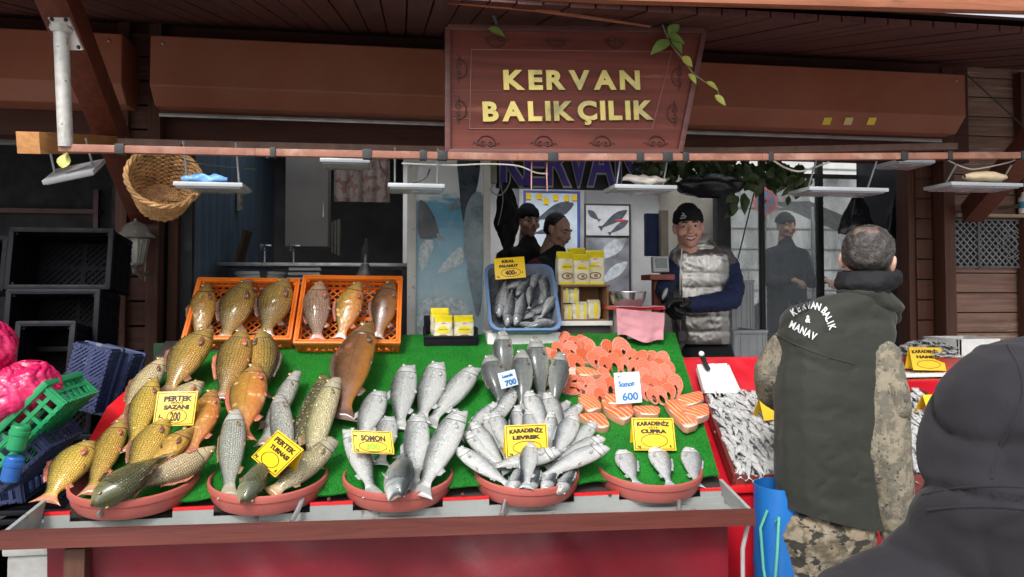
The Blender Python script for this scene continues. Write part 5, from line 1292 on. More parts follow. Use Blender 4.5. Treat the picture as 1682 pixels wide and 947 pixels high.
def make_fish(name, label, cat, sp, M, L, H, matl, finm, iris, flip=1, bend=0, droop=0, fins=True, group=None, T=None, gape=None, mouth=None, n=30, k=18, eyes=True):
    V, UV, Fc, mi, warp, (xs, top, bot, th, T_) = fish_geo(sp, L, H, flip, bend, droop, n, k, T, gape)
    me = uvmesh(name, [M @ v for v in V], UV, Fc, mi, [matl, mouth or MOUTH])
    o = link(name, me); tag(o, label, cat, group)
    Mr = M.to_3x3()
    s = SP[sp]; g = lambda arr, x: float(np.interp(x, xs, arr))
    if eyes:
        ex, ey, er = s['eye']; er *= L * 1.3
        for sd_ in (1, -1):
            p = warp(Vector((ex * L, ey * H, sd_ * g(th, ex) * T_ * .90))); mb = MB(M)
            mb.sphere(p, (er, er, er * .5), None, 12); mb.mi = 1; mb.sphere(p + Vector((0, 0, sd_ * er * .22)), (er * .58, er * .58, er * .36), None, 10)
            mb.build('eye', [iris, PUPIL], o, sharp=0)
    if fins:
        def W(x, y, z): return M @ warp(Vector((x * L, y * H, z)))
        def D(x, y, z): return (Mr @ Vector((x, y * flip, z))).normalized()
        nz = (Mr @ Vector((0, 0, 1))).normalized()
        def fin(nm, pts, dirs, lens, mm=finm):
            me = fin_mesh(pts, dirs, lens, nz, mm); me.name = nm; link(nm, me, o)
        if sp == 'carp':
            q = np.linspace(.36, .70, 9); fin('dorsal_fin', [W(x, g(top, x) * .96, 0) for x in q], [D(.75, .75, .15)] * 9, [H * (.17 - .08 * t + (-.08 if i == 0 else 0)) for i, t in enumerate(np.linspace(0, 1, 9))])
        elif sp == 'pike':
            q = np.linspace(.68, .78, 5); fin('dorsal_fin', [W(x, g(top, x) * .95, 0) for x in q], [D(.7, .7, .1)] * 5, [H * .3] * 5)
        elif sp == 'trout':
            q = np.linspace(.44, .56, 5); fin('dorsal_fin', [W(x, g(top, x) * .96, 0) for x in q], [D(.85, .5, .1)] * 5, [H * .2] * 5)
        else:
            q = np.linspace(.32, .62, 8); fin('dorsal_fin', [W(x, g(top, x) * .96, 0) for x in q], [D(.85, .45, .1)] * 8, [H * .13] * 8)
        x0 = .70; q = np.linspace(.68, .76, 4); fin('anal_fin', [W(x, -g(bot, x) * .95, 0) for x in q], [D(.7, -.75, .1)] * 4, [H * a for a in (.22, .2, .14, .08)])
        q = np.linspace(.44, .48, 4); fin('pelvic_fin', [W(x, -g(bot, x) * .88, g(th, x) * T_ * .4) for x in q], [D(.9, -.45, .25)] * 4, [H * a for a in (.24, .22, .16, .10)])
        q = np.linspace(-.13, -.19, 7); fin('pectoral_fin', [W(.235 + .002 * i, y, g(th, .25) * T_ * .97) for i, y in enumerate(q)], [D(.97, -.02 - .11 * i, .06) for i in range(7)], [H * a for a in (.20, .29, .32, .31, .27, .20, .12)])
    return o
def place(hp, tp, wpx, lift=.12, lev=0.0, roll=0, pl=None, Hk=(.14, .60), hmul=1.0):
    """matrix, length and body height of a fish whose snout and tail tip appear at hp and tp"""
    P, N = pl or (P0, NRM)
    g = lambda px, h: atplane(px[0], px[1], P + N * h, N)
    h0 = .016 + lev
    for _ in range(4):
        H3, T3 = g(hp, h0), g(tp, h0); L = (T3 - H3).length
        T3 = g(tp, h0); H3 = g(hp, h0 + lift * L)
        d = T3 - H3; L = d.length; x = d / L; z = (N - x * N.dot(x)).normalized()
        z = Matrix.Rotation(roll, 3, x) @ z; y = z.cross(x)
        c = (H3 + T3) / 2; ppm = (proj(c + y * .05).xy - proj(c - y * .05).xy).length / .1
        wv = wpx / max(ppm, 1e-3) if abs(roll) < .6 else wpx * proj(c).z / F
        H = min(max(wv, Hk[0] * L), Hk[1] * L)
        h0 = .30 * H + lev
    M = Matrix(((x.x, y.x, z.x, H3.x), (x.y, y.y, z.y, H3.y), (x.z, y.z, z.z, H3.z), (0, 0, 0, 1)))
    return M, L, H * hmul
FM = {
 'carp': fish_mat('carp_skin', (.045, .032, .010), (.36, .24, .055), (.66, .36, .08), A=44, B=17, v0=.30, v1=.62, fin=(.20, .09, .05), headc=(.20, .13, .045), edge=.5),
 'carp_gold': fish_mat('gold_carp_skin', (.07, .05, .012), (.52, .36, .065), (.80, .48, .09), A=44, B=17, v0=.30, v1=.60, fin=(.38, .15, .07), headc=(.30, .20, .06), edge=.45),
 'carp_pale': fish_mat('pale_carp_skin', (.20, .15, .07), (.55, .44, .24), (.68, .55, .34), A=44, B=17, fin=(.4, .2, .13), headc=(.40, .30, .17), v0=.28, v1=.55, edge=.35),
 'carp_green': fish_mat('green_backed_carp_skin', (.07, .07, .028), (.19, .17, .065), (.42, .30, .10), A=44, B=17, fin=(.12, .09, .05), v0=.5, v1=.8, edge=.6),
 'carp_pink': fish_mat('pinkish_carp_skin', (.16, .10, .06), (.42, .27, .17), (.55, .33, .24), A=40, B=16, fin=(.5, .14, .12), blotch=((.46, .10, .09), 9, .58), headc=(.34, .2, .11)),
 'mirror': fish_mat('mirror_carp_skin', (.06, .042, .014), (.32, .19, .04), (.62, .32, .06), kind='mirror', A=15, B=7, fin=(.2, .08, .04), headc=(.22, .13, .05), blotch=((.52, .19, .03), 10, .60)),
 'mirror_o': fish_mat('orange_mirror_carp_skin', (.08, .06, .018), (.38, .19, .035), (.60, .20, .06), kind='mirror', A=13, B=6, fin=(.36, .11, .05), headc=(.28, .18, .06), blotch=((.60, .21, .09), 8, .56)),
 'mirror_d': fish_mat('dark_mirror_carp_skin', (.045, .026, .014), (.17, .075, .032), (.42, .17, .03), kind='leather', A=12, B=6, fin=(.11, .055, .035), headc=(.17, .11, .045), v0=.34, v1=.74, blotch=((.26, .10, .06), 7, .58)),
 'chub': fish_mat('grey_green_fish_skin', (.10, .11, .075), (.42, .44, .38), (.60, .60, .53), A=54, B=18, fin=(.26, .22, .15), headc=(.42, .43, .40), edge=.4),
 'chub_g': fish_mat('dull_green_fish_skin', (.07, .08, .045), (.22, .235, .14), (.50, .48, .34), A=50, B=18, fin=(.3, .16, .07), v0=.4, v1=.75, edge=.4),
 'pike': fish_mat('pike_skin', (.055, .052, .022), (.17, .155, .06), (.55, .50, .33), kind='none', fin=(.25, .15, .07), spots=(.36, .33, .16), spot_s=75, v0=.4, v1=.72, headc=(.13, .12, .06)),
 'pike_y': fish_mat('yellow_grey_pike_skin', (.10, .09, .045), (.42, .37, .20), (.62, .54, .34), kind='none', fin=(.32, .20, .09), v0=.3, v1=.6, headc=(.30, .29, .25)),
 'pike_g': fish_mat('grey_pike_skin', (.12, .125, .11), (.36, .37, .33), (.58, .57, .5), kind='none', fin=(.25, .2, .15), v0=.3, v1=.6, headc=(.33, .34, .33)),
 'trout': fish_mat('trout_skin', (.085, .095, .095), (.70, .73, .71), (.86, .87, .84), A=90, B=34, var=.10, v0=.36, v1=.60, fin=(.30, .31, .30), metal=.15, rough=.22, edge=.22, headc=(.36, .38, .38), spots=(.15, .165, .165), spot_s=150),
 'trout_d': fish_mat('dark_trout_skin', (.03, .04, .045), (.26, .29, .29), (.62, .64, .62), A=90, B=34, fin=(.2, .2, .2), metal=.1, edge=.2, v0=.36, v1=.62),
 'bass_d': fish_mat('dark_bass_skin', (.09, .105, .105), (.25, .275, .265), (.52, .53, .49), A=84, B=30, fin=(.14, .15, .15), metal=.1, edge=.35, headc=(.34, .34, .31), v0=.4, v1=.78),
 'bass': fish_mat('bass_skin', (.045, .06, .075), (.66, .70, .70), (.88, .88, .85), var=.10, A=90, B=30, fin=(.26, .28, .28), metal=.12, rough=.24, edge=.3, headc=(.40, .41, .39), v0=.34, v1=.56),
 'bream': fish_mat('bream_skin', (.15, .17, .19), (.66, .69, .71), (.84, .85, .84), v0=.32, v1=.6, A=70, B=30, fin=(.30, .33, .38), metal=.12, rough=.25, edge=.3, headc=(.52, .53, .54)),
 'bonito': fish_mat('bonito_skin', (.022, .032, .045), (.26, .28, .30), (.56, .57, .57), kind='none', fin=(.06, .065, .075), bands=(.012, .018, .026), metal=.15, rough=.24, v0=.34, v1=.58, headc=(.12, .13, .145)),
 'anchovy': fish_mat('anchovy_skin', (.05, .075, .10), (.84, .87, .87), (.92, .92, .91), kind='none', fin=(.36, .38, .39), metal=.0, var=.1, rough=.24, v0=.16, v1=.34, headc=(.45, .40, .38)),
}
FIN = {k: fin_mat(k + '_fin', c) for k, c in dict(brown=(.20, .085, .045), red=(.42, .13, .07), dark=(.09, .06, .04), grey=(.26, .26, .23), silver=(.36, .38, .38), olive=(.22, .15, .07), black=(.05, .055, .06)).items()}
# (label, species, skin, fins, snout px, tail px, width px, dorsal side as seen: L or R, options)
C = 'carp'
FISH = [
 # ---- yellow carp at left
 ('plump yellow carp at the lower left end of the counter, highlight on its flank', C, 'carp_gold', 'red', (155, 722), (74, 818), 60, 'L', dict(droop=.15)),
 ('yellow carp second from the left end, its tail under the plump one', C, 'carp_gold', 'red', (206, 685), (146, 806), 50, 'L', {}),
 ('cream bellied carp at the top left of the pile, against the red board', C, 'carp_pale', 'brown', (273, 584), (200, 690), 44, 'L', dict(lev=.012)),
 ('yellow scaled carp lying just left of the PERTEK SAZANI card', C, 'carp_gold', 'brown', (257, 618), (214, 738), 48, 'L', dict(lev=.03)),
 ('yellow carp whose head pokes up in front of the PERTEK SAZANI card', C, 'carp_gold', 'brown', (277, 684), (208, 790), 52, 'L', dict(lev=.035)),
 ('olive backed carp lying head down over the rim of the leftmost basin', C, 'carp_green', 'dark', (150, 830), (262, 748), 54, 'L', dict(lev=.045, roll=-25, lift=.02)),
 ('mirror carp with a row of plate scales under the yellow carp by the card', C, 'mirror', 'brown', (318, 702), (212, 800), 42, 'L', dict(lev=.02)),
 ('long pinkish yellow carp lying belly up along the front of the left basin', C, 'carp_pale', 'red', (357, 734), (218, 806), 40, 'R', dict(lev=.045, roll=25, lift=.05)),
 ('golden scaled carp directly below the left end of the orange crate', C, 'carp', 'brown', (346, 538), (268, 642), 58, 'L', dict(lev=.012, lift=.2)),
 ('pale pinkish carp head behind the PERTEK SAZANI card', C, 'carp_pale', 'red', (334, 626), (262, 690), 42, 'L', {}),
 ('mirror carp with bright yellow plate scales right of the PERTEK SAZANI card', C, 'mirror_o', 'red', (355, 638), (318, 742), 50, 'L', dict(lev=.03)),
 ('upright golden scaled carp in the middle below the left orange crate', C, 'carp', 'red', (404, 538), (366, 655), 56, 'L', dict(lev=.012, lift=.2)),
 ('olive scaled carp below the gap between the two orange crates, back to the right', C, 'carp', 'dark', (430, 538), (432, 650), 50, 'R', dict(lift=.2)),
 ('orange bellied mirror carp with a dark bruise, in the middle of the pile', C, 'mirror_o', 'red', (424, 596), (396, 718), 62, 'L', dict(lev=.03)),
 ('large dark brown leathery carp lying below the right orange crate', C, 'mirror_d', 'dark', (607, 526), (556, 682), 70, 'L', dict(lift=.15, lev=.01)),
 # ---- pikes and chub
 ('grey green scaled fish left of the PERTEK TURNASI card, head up', 'slim', 'chub', 'olive', (387, 670), (372, 816), 46, 'L', dict(lev=.03)),
 ('thin grey pike at the back of the pike basin, snout pointing up', 'pike', 'pike_g', 'olive', (489, 608), (428, 732), 32, 'L', {}),
 ('olive speckled pike lying back up behind the PERTEK TURNASI card', 'pike', 'pike', 'dark', (537, 618), (486, 745), 42, 'L', dict(lev=.01, roll=-25)),
 ('yellow grey pike right of the speckled one, dark open snout up', 'pike', 'pike_y', 'olive', (551, 618), (500, 762), 42, 'L', dict(lev=.02)),
 ('pale pike lying straight up behind the left corner of the PERTEK TURNASI card', 'pike', 'pike_g', 'olive', (457, 648), (470, 760), 40, 'L', dict(lev=.02)),
 ('dull green fish lying head down at the rim of the pike basin', 'slim', 'chub_g', 'olive', (396, 824), (452, 738), 50, 'L', dict(lev=.045, roll=-35, lift=.02)),
 ('olive yellow pike slanting at the right of the basin, tail at the rim', 'pike', 'pike_y', 'olive', (552, 722), (446, 814), 38, 'L', dict(lev=.03, roll=-15)),
 ('orange bellied fish below the PERTEK TURNASI card', 'slim', 'mirror_o', 'red', (512, 748), (446, 812), 32, 'L', dict(lev=.015)),
 # ---- trout
 ('silver trout, back left of the group, mouth open', 'trout', 'trout', 'silver', (626, 640), (590, 728), 44, 'L', dict(lev=.01)),
 ('silver trout lying left of the upper pair', 'trout', 'trout', 'silver', (671, 596), (652, 704), 45, 'L', dict(lift=.18)),
 ('silver trout in the middle of the upper row, open jaws up', 'trout', 'trout', 'silver', (722, 593), (692, 694), 46, 'L', dict(lift=.18)),
 ('silver trout at the right end of the upper row, lying slanted', 'trout', 'trout', 'silver', (784, 600), (702, 696), 40, 'L', dict(lift=.12)),
 ('silver trout at the front, head up, right of the wide SOMON card', 'trout', 'trout', 'silver', (688, 676), (680, 802), 46, 'L', dict(lev=.03)),
 ('long silver trout at the right front of the trout, tail on the basin rim', 'trout', 'trout', 'silver', (759, 671), (686, 814), 48, 'L', dict(lev=.03)),
 ('silver trout mostly hidden behind the right end of the wide SOMON card', 'trout', 'trout', 'silver', (641, 682), (626, 762), 38, 'L', dict(lev=.01)),
 ('trout with a striped pale belly left of the wide SOMON card', 'trout', 'trout', 'silver', (571, 702), (616, 812), 40, 'R', dict(lev=.02, lift=.05)),
 ('dark backed trout lying head down with a red gaping mouth at the rim', 'trout', 'trout_d', 'silver', (649, 816), (663, 738), 58, 'L', dict(lev=.05, roll=-30, lift=.02, hmul=.9)),
 # ---- dark sea bass
 ('dark grey sea bass standing up at the back, right below the foam box', 'bass', 'bass_d', 'dark', (826, 541), (832, 640), 35, 'L', dict(lift=.3)),
 ('dark grey sea bass at the left of the dark group, left of the 700 card', 'bass', 'bass_d', 'dark', (803, 582), (830, 668), 40, 'L', dict(lev=.02, lift=.25)),
 ('dark grey sea bass in the middle of the dark group, right of the 700 card', 'bass', 'bass_d', 'dark', (858, 572), (862, 676), 36, 'L', dict(lev=.02, lift=.25)),
 ('dark grey sea bass behind and right of the middle one', 'bass', 'bass_d', 'dark', (879, 552), (892, 660), 38, 'L', dict(lift=.3)),
 ('dark grey sea bass at the right of the dark group, against the salmon steaks', 'bass', 'bass_d', 'dark', (921, 577), (908, 670), 34, 'R', dict(lev=.02, lift=.25)),
]
B_ = 'small sea bass '
BASS = [
 (B_ + 'lowest at the left of the fan, its snout out on the turf', (747, 735), (842, 800), 26, 'R', dict(lev=.03)),
 (B_ + 'second up on the left side of the fan', (762, 708), (836, 776), 24, 'R', dict(lev=.02)),
 (B_ + 'third up on the left side of the fan', (774, 692), (832, 768), 26, 'R', dict(lev=.03)),
 (B_ + 'lying along the left edge of the LEVREK card', (809, 674), (842, 752), 30, 'R', dict(lev=.03)),
 (B_ + 'stretched out left of the fan, tail towards the trout', (818, 660), (752, 722), 22, 'L', dict(lev=.005)),
 (B_ + 'slanting below the left dark sea bass', (832, 661), (782, 722), 22, 'L', dict(lev=.015)),
 (B_ + 'head up between the two dark sea bass tails', (848, 636), (806, 706), 28, 'L', dict(lev=.015)),
 (B_ + 'peeping over the top left of the LEVREK card', (849, 664), (849, 744), 24, 'L', dict(lev=.02)),
 (B_ + 'peeping over the middle of the LEVREK card', (869, 670), (871, 748), 26, 'L', dict(lev=.02)),
 (B_ + 'at the top of the fan below the middle dark sea bass', (866, 640), (902, 722), 32, 'R', dict(lev=.02)),
 (B_ + 'at the top right of the fan, pinkish about the gills', (897, 643), (930, 726), 30, 'R', dict(lev=.02)),
 (B_ + 'standing along the right edge of the LEVREK card', (905, 674), (902, 752), 25, 'R', dict(lev=.03)),
 (B_ + 'broad in the flank, right of the LEVREK card', (946, 680), (908, 756), 36, 'L', dict(lev=.035)),
 (B_ + 'behind the broad one, towards the fillets', (980, 692), (918, 756), 28, 'L', dict(lev=.02)),
 (B_ + 'upper of two lying out to the right over the turf', (994, 717), (896, 768), 26, 'L', dict(lev=.03)),
 (B_ + 'lower of two lying out to the right over the turf', (1000, 732), (880, 782), 28, 'L', dict(lev=.04)),
 (B_ + 'lying level under the LEVREK card, snout to the right', (922, 742), (802, 768), 24, 'L', dict(lev=.035)),
 (B_ + 'topmost at the front, standing on the others before the LEVREK card', (873, 725), (862, 800), 31, 'L', dict(lev=.06)),
 (B_ + 'in the tangle beside the fillets, pointing right', (958, 665), (908, 700), 20, 'L', dict(lev=.01)),
 (B_ + 'in the tangle just under the salmon fillets', (936, 658), (902, 690), 18, 'L', dict(lev=.0)),
 (B_ + 'leftmost of four tucked head first at the basin rim', (842, 808), (856, 758), 36, 'L', dict(lev=.03, roll=-35, lift=.0, Hk=(.14, .36))),
 (B_ + 'second of four tucked head first at the basin rim', (868, 810), (884, 760), 36, 'L', dict(lev=.03, roll=-35, lift=.0, Hk=(.14, .36))),
 (B_ + 'third of four tucked head first at the basin rim', (893, 808), (914, 758), 36, 'L', dict(lev=.03, roll=-35, lift=.0, Hk=(.14, .36))),
 (B_ + 'rightmost of four tucked head first at the basin rim', (918, 810), (946, 762), 36, 'L', dict(lev=.03, roll=-35, lift=.0, Hk=(.14, .36))),
 (B_ + 'deep in the fan behind the leftmost heads', (796, 676), (836, 760), 26, 'R', dict(lev=.01)),
]
for (lab, hp, tp, wd, sd_, op) in BASS: FISH.append((lab, 'bass', 'bass', 'silver', hp, tp, wd, sd_, op))
for lab, hp, tp in (('leftmost of three silver bream in the right basin', (1017, 738), (1046, 797)), ('middle silver bream of the three, under the ÇUPRA card', (1072, 733), (1104, 798)), ('rightmost of three silver bream in the right basin', (1128, 733), (1146, 800))):
    FISH.append((lab, 'bream', 'bream', 'silver', hp, tp, 36, 'R', dict(lift=.06, lev=-.012)))
NAMES = {'carp': ('carp', 'carp'), 'slim': ('freshwater_fish', 'fish'), 'pike': ('pike', 'pike'), 'trout': ('trout', 'trout'), 'bass': ('sea_bass', 'sea bass'), 'bream': ('sea_bream', 'sea bream')}
GRP = {'carp': 'carp on the counter', 'slim': 'pikes and river fish in the second basin', 'pike': 'pikes and river fish in the second basin', 'trout': 'trout in the middle basin', 'bream': 'bream in the right basin'}
random.seed(11)
for (lab, sp, sk, fn, hp, tp, wd, sd_, op) in FISH:
    op = dict(op); roll = R(op.pop('roll', 0)); flip = 1 if sd_ == 'R' else -1; droop = op.pop('droop', random.uniform(.02, .12))
    if sp == 'carp': wd *= 1.04 if wd < 68 else .93; tp = (tp[0] + (tp[0] - hp[0]) * .05, tp[1] + (tp[1] - hp[1]) * .05)
    M, L, H = place(hp, tp, wd, roll=roll * (1 if flip < 0 else -1) , **op)
    grp = GRP.get(sp) or ('large dark sea bass' if sk == 'bass_d' else 'small sea bass fanned in their basin')
    if sk == 'mirror_o' and sp == 'slim': nm = ('freshwater_fish', 'fish')
    else: nm = NAMES[sp]
    make_fish(nm[0], lab, nm[1], sp, M, L, H, FM[sk], FIN[fn], IRISG if sp in ('carp', 'slim', 'pike') else IRISS, flip, random.uniform(-.12, .12), droop, group=grp, mouth=MOUTHP if sp in ('trout', 'bass') else MOUTH)
# ---- carp in the orange crates
CR = [
 (OC1, 'speckled mirror carp, leftmost in the left orange crate', 'mirror', (343, 463), (326, 566), 46), (OC1, 'grey gold scaled carp in the middle of the left orange crate', 'carp', (411, 459), (366, 562), 56), (OC1, 'olive gold scaled carp, rightmost in the left orange crate', 'carp', (472, 457), (432, 552), 58),
 (OC2, 'pinkish scaled carp, leftmost in the right orange crate', 'carp_pink', (526, 460), (518, 562), 48), (OC2, 'brown orange mirror carp in the middle of the right orange crate', 'mirror_o', (591, 461), (556, 560), 44), (OC2, 'dark gold carp, rightmost in the right orange crate', 'mirror_d', (645, 459), (620, 560), 44)]
for (oc, lab, sk, hp, tp, wd) in CR:
    Mc, w_, d_, h_ = oc; N_ = Mc.to_3x3() @ Vector((0, 0, 1)); Pc = Mc.translation + N_ * .012
    M, L, H = place(hp, tp, wd * 1.02, lift=.10, pl=(Pc, N_))
    make_fish('carp', lab, 'carp', 'carp', M, L, H, FM[sk], FIN['red' if 'pink' in lab or 'orange mirror' in lab else 'brown'], IRISG, -1, random.uniform(-.08, .08), .05, group='carp in the orange crates')
# ---- bonito heap in the tipped blue crate
NC = MC.to_3x3() @ Vector((0, 0, 1)); PC = MC.translation
BON = [(818, 520, 829, 452, 'slim dark fish along the left wall of the blue crate'), (833, 536, 842, 466, 'second dark fish from the left wall of the blue crate'), (846, 534, 862, 470, 'dark fish slanting in the lower left of the blue crate'),
 (884, 536, 838, 531, 'pale bellied fish lying level at the bottom of the blue crate'), (912, 528, 850, 540, 'lowest silver fish lying level at the lip of the blue crate'), (912, 484, 886, 526, 'silver fish slanting at the lower right of the blue crate'),
 (872, 468, 868, 508, 'bright silver fish belly out in the middle of the blue crate'), (858, 462, 820, 476, 'silver fish lying across under the price card of the blue crate'), (848, 486, 872, 454, 'dark fish pointing down left from the crate middle'),
 (892, 452, 898, 500, 'dark fish upright at the upper right of the blue crate'), (905, 470, 880, 515, 'dark fish in the right half, half covered by the silver slanting one'), (826, 458, 832, 505, 'dark fish high by the left wall under the price card'),
 (880, 512, 848, 526, 'nearly black fish lying across the lower middle of the blue crate'), (900, 500, 858, 520, 'nearly black fish above the level pale one'), (838, 500, 866, 486, 'dark fish lying across in the middle left'),
 (884, 446, 868, 486, 'dark fish whose head touches the price card'), (906, 456, 914, 500, 'dark fish along the right wall of the blue crate'), (858, 506, 850, 538, 'dark fish pointing up from the crate lip'), (875, 452, 900, 474, 'dark fish crosswise at the top right of the heap')]
random.seed(21)
for i, (x0, y0, x1, y1, lab) in enumerate(BON):
    lev = .015 + .05 * random.random() if i > 6 else .06 + .02 * random.random()
    M, L, H = place((x0, y0), (x1, y1), 21, lift=.05, lev=lev, pl=(PC, NC), Hk=(.20, .30), roll=R(random.choice([0, 0, 15, -20])))
    k_ = 1.0
    make_fish('bonito', lab, 'bonito', 'mackerel', M, L * k_, H, FM['bonito'], FIN['black'], IRISS, random.choice([-1, 1]) if i not in (3, 4, 5, 6) else 1, random.uniform(-.3, .3), .15, fins=False, group='dark fish heaped in the blue crate', mouth=MOUTH)
m = MB(MC); m.grid(lambda u, v: Vector(((u - .5) * wC * .92, (v - .5) * dC * .92, .045 + .03 * noise.noise(Vector((u * 5, v * 6, 2))))), 20, 24); o = m.build('fish_mass', FM['bonito'], sharp=0)
o['kind'] = 'stuff'; tag(o, 'dark fish packed deeper in the tipped blue crate', 'fish')

# ---- anchovies: three shared bodies, copied
AN = []
for i, (bd, rl) in enumerate(((.25, 0), (-.2, .4), (.05, -.3), (.5, .2), (-.45, 0))):
    V, UV, Fc, mi, wp_, _ = fish_geo('mackerel', 1.0, .27, 1, bd, .25, 16, 8, .62, .5)
    AN.append(uvmesh('anchovy', V, UV, Fc, mi, [FM['anchovy'], MOUTH]))
def anchovies(P_, n, seed, label, cat_grp, h0, h1, Lr=(.10, .135), main=-82, spread=17):
    """scatter over the quad P_ (front-left, front-right, back-right, back-left); returns placement matrices"""
    rnd = random.Random(seed); out = []
    g = int(math.sqrt(n)) 
    for i in range(n):
        u, v = rnd.random(), rnd.random() ** .9
        p = P_[0].lerp(P_[1], u).lerp(P_[3].lerp(P_[2], u), v)
        a = R(rnd.gauss(main, spread)); L = rnd.uniform(*Lr); sl = (P_[3] - P_[0]).normalized(); ex = (P_[1] - P_[0]).normalized()
        x = ex * math.cos(a) + sl * math.sin(a); N_ = ex.cross(sl).normalized(); x = (x + N_ * rnd.uniform(-.08, .10)).normalized()
        z = (N_ - x * N_.dot(x)).normalized(); z = Matrix.Rotation(rnd.gauss(0, .3) + (math.pi if rnd.random() < .5 else 0), 3, x) @ z; y = z.cross(x)
        c = p + N_ * (h0 + (h1 - h0) * rnd.random()) - x * L * .5
        M = Matrix(((x.x * L, y.x * L, z.x * L, c.x), (x.y * L, y.y * L, z.y * L, c.y), (x.z * L, y.z * L, z.z * L, c.z), (0, 0, 0, 1))); out.append((M, label, cat_grp, rnd.randrange(len(AN)), (EYE - c).length))
    return out
LA, LB, LC_ = 'small silver anchovy in the tray left of the man in the vest', 'small silver anchovy in the tray right of the man in the vest', 'small dark anchovy heaped in the red bowl on the side table'
inset = lambda P_, q: [P_[i].lerp((P_[0] + P_[1] + P_[2] + P_[3]) / 4, q) for i in range(4)]
A1 = anchovies(inset(TR1, .05), 860, 1, LA, 'anchovies in the left tray', -.008, .026, Lr=(.078, .10))
A2_ = anchovies(inset(TR2, .05), 680, 2, LB, 'anchovies in the right tray', -.008, .026, Lr=(.078, .10))
A3 = []
rnd = random.Random(4)
for i in range(150):
    a = rnd.random() * 6.283; r_ = math.sqrt(rnd.random()) * RB[1] * .95; hgt = .075 + .085 * (1 - (r_ / RB[1]) ** 2)
    c = RB[0] + Vector((r_ * math.cos(a), r_ * math.sin(a), hgt)); b2 = rnd.random() * 6.283; x = Vector((math.cos(b2), math.sin(b2), rnd.uniform(-.3, .3) )).normalized(); z = Vector((rnd.uniform(-.5, .5), rnd.uniform(-.8, .2), 1)); z = (z - x * z.dot(x)).normalized(); y = z.cross(x); L = rnd.uniform(.06, .09)
    c -= x * L * .5
    A3.append((Matrix(((x.x * L, y.x * L, z.x * L, c.x), (x.y * L, y.y * L, z.y * L, c.y), (x.z * L, y.z * L, z.z * L, c.z), (0, 0, 0, 1))), LC_, 'anchovies heaped in the red bowl', rnd.randrange(len(AN)), (EYE - c).length))
vis = []
for q in A1 + A2_ + A3:
    p_ = proj(q[0].translation); ok = 0 < p_.x < 1682 and not (1268 < p_.x < 1495 and p_.y > 480) and not (p_.x > 1560 and p_.y > 620)
    # show-first order: visible, nearest to the lens and highest in the pile
    vis.append((0 if ok else 1, q[4], q))
def height_rank(q):
    return q[0].translation.dot(TN)
A_vis = sorted([q for f, d_, q in vis if f == 0], key=lambda q: -height_rank(q) + (0 if 'tray' in q[1] else .0))
top = A_vis[:290]; rest = [q for q in A_vis[290:]] + [q for f, d_, q in vis if f == 1]
for M, lab, grp, k_, _ in top:
    o = bpy.data.objects.new('anchovy', AN[k_]); COL.objects.link(o); o.matrix_world = M; tag(o, lab, 'anchovy', grp)
def merged(items, nm, lab):
    V, UV, Fc, mi = [], [], [], []
    for M, _, _, k_, _ in items:
        me = AN[k_]; off = len(V); V += [M @ v.co for v in me.vertices]
        uvl = me.uv_layers[0].data; tmp = [None] * len(me.vertices)
        for p in me.polygons:
            for li in p.loop_indices: tmp[me.loops[li].vertex_index] = tuple(uvl[li].uv)
            Fc.append(tuple(off + x for x in p.vertices)); mi.append(p.material_index)
        UV += tmp
    me = uvmesh(nm, V, UV, Fc, mi, [FM['anchovy'], MOUTH]); o = link(nm, me); o['kind'] = 'stuff'; tag(o, lab, 'anchovies')
merged(rest, 'anchovies', 'the remaining silver anchovies lying deeper in the trays and the red bowl')
for P_, lab in ((TR1, 'dense bottom layer of the left anchovy tray'), (TR2, 'dense bottom layer of the right anchovy tray')):
    Q = inset(P_, .03); N_ = (Q[1] - Q[0]).cross(Q[3] - Q[0]).normalized(); m = MB()
    m.grid(lambda u, v: Q[0].lerp(Q[1], u).lerp(Q[3].lerp(Q[2], u), v) + N_ * (-.012 + .008 * noise.noise(Vector((u * 20, v * 20, 0)))), 30, 30); o = m.build('anchovies', mat('anchovy_bed', (.22, .24, .25), .4, var=.5, scale=60, bump=.6, bscale=60), sharp=0); o['kind'] = 'stuff'; tag(o, lab, 'anchovies')
m = MB(); m.lathe([(0, .15), (RB[1] * .4, .135), (RB[1] * .7, .10), (RB[1] * .93, .06)], Matrix.Translation(RB[0]), 24); o = m.build('anchovies', _M['anchovy_bed'], sharp=0); o['kind'] = 'stuff'; tag(o, 'bottom of the heap in the red bowl', 'anchovies')

# ================================================================ salmon steaks and fillets
b = NB('salmon_flesh'); tc = b.n('TexCoord'); uvn = b.n('UVMap'); uvn.uv_map = 'UVMap'
wv = b.n('TexWave', wave_type='RINGS', rings_direction='Z'); b.val(wv, Scale=.85, Distortion=3.5, Detail=3); b.l(b.mapped(uvn.outputs[0], (1, 1, 1)), wv.inputs['Vector'])
c = b.ramp(b.noise(tc.outputs['Object'], 12, 5), [(.3, (.40, .05, .011)), (.7, (.56, .105, .028))])
c = b.mix(b.math('MULTIPLY', b.ramp(wv.outputs['Fac'], [(.86, (0, 0, 0)), (.97, (1, 1, 1))]), .25), c, (.80, .46, .33))
b.l(c, b.b.inputs['Base Color']); b.val(b.b, Roughness=.42); b.b.inputs['Coat Weight'].default_value = .12; b.b.inputs['Subsurface Weight'].default_value = .05; b.b.inputs['Subsurface Radius'].default_value = (.02, .006, .003); b.b.inputs['Subsurface Scale'].default_value = .5
b.bump(b.noise(tc.outputs['Object'], 80, 4), .25, .004); SALM = b.m
SALS = mat('salmon_skin', (.42, .43, .41), .3, .1, var=.4, scale=30, coat=.3); SALF = mat('salmon_fat', (.62, .30, .20), .35, var=.15, scale=20, coat=.3); SALC = mat('salmon_cavity', (.16, .055, .06), .4, var=.3, scale=20, coat=.3)
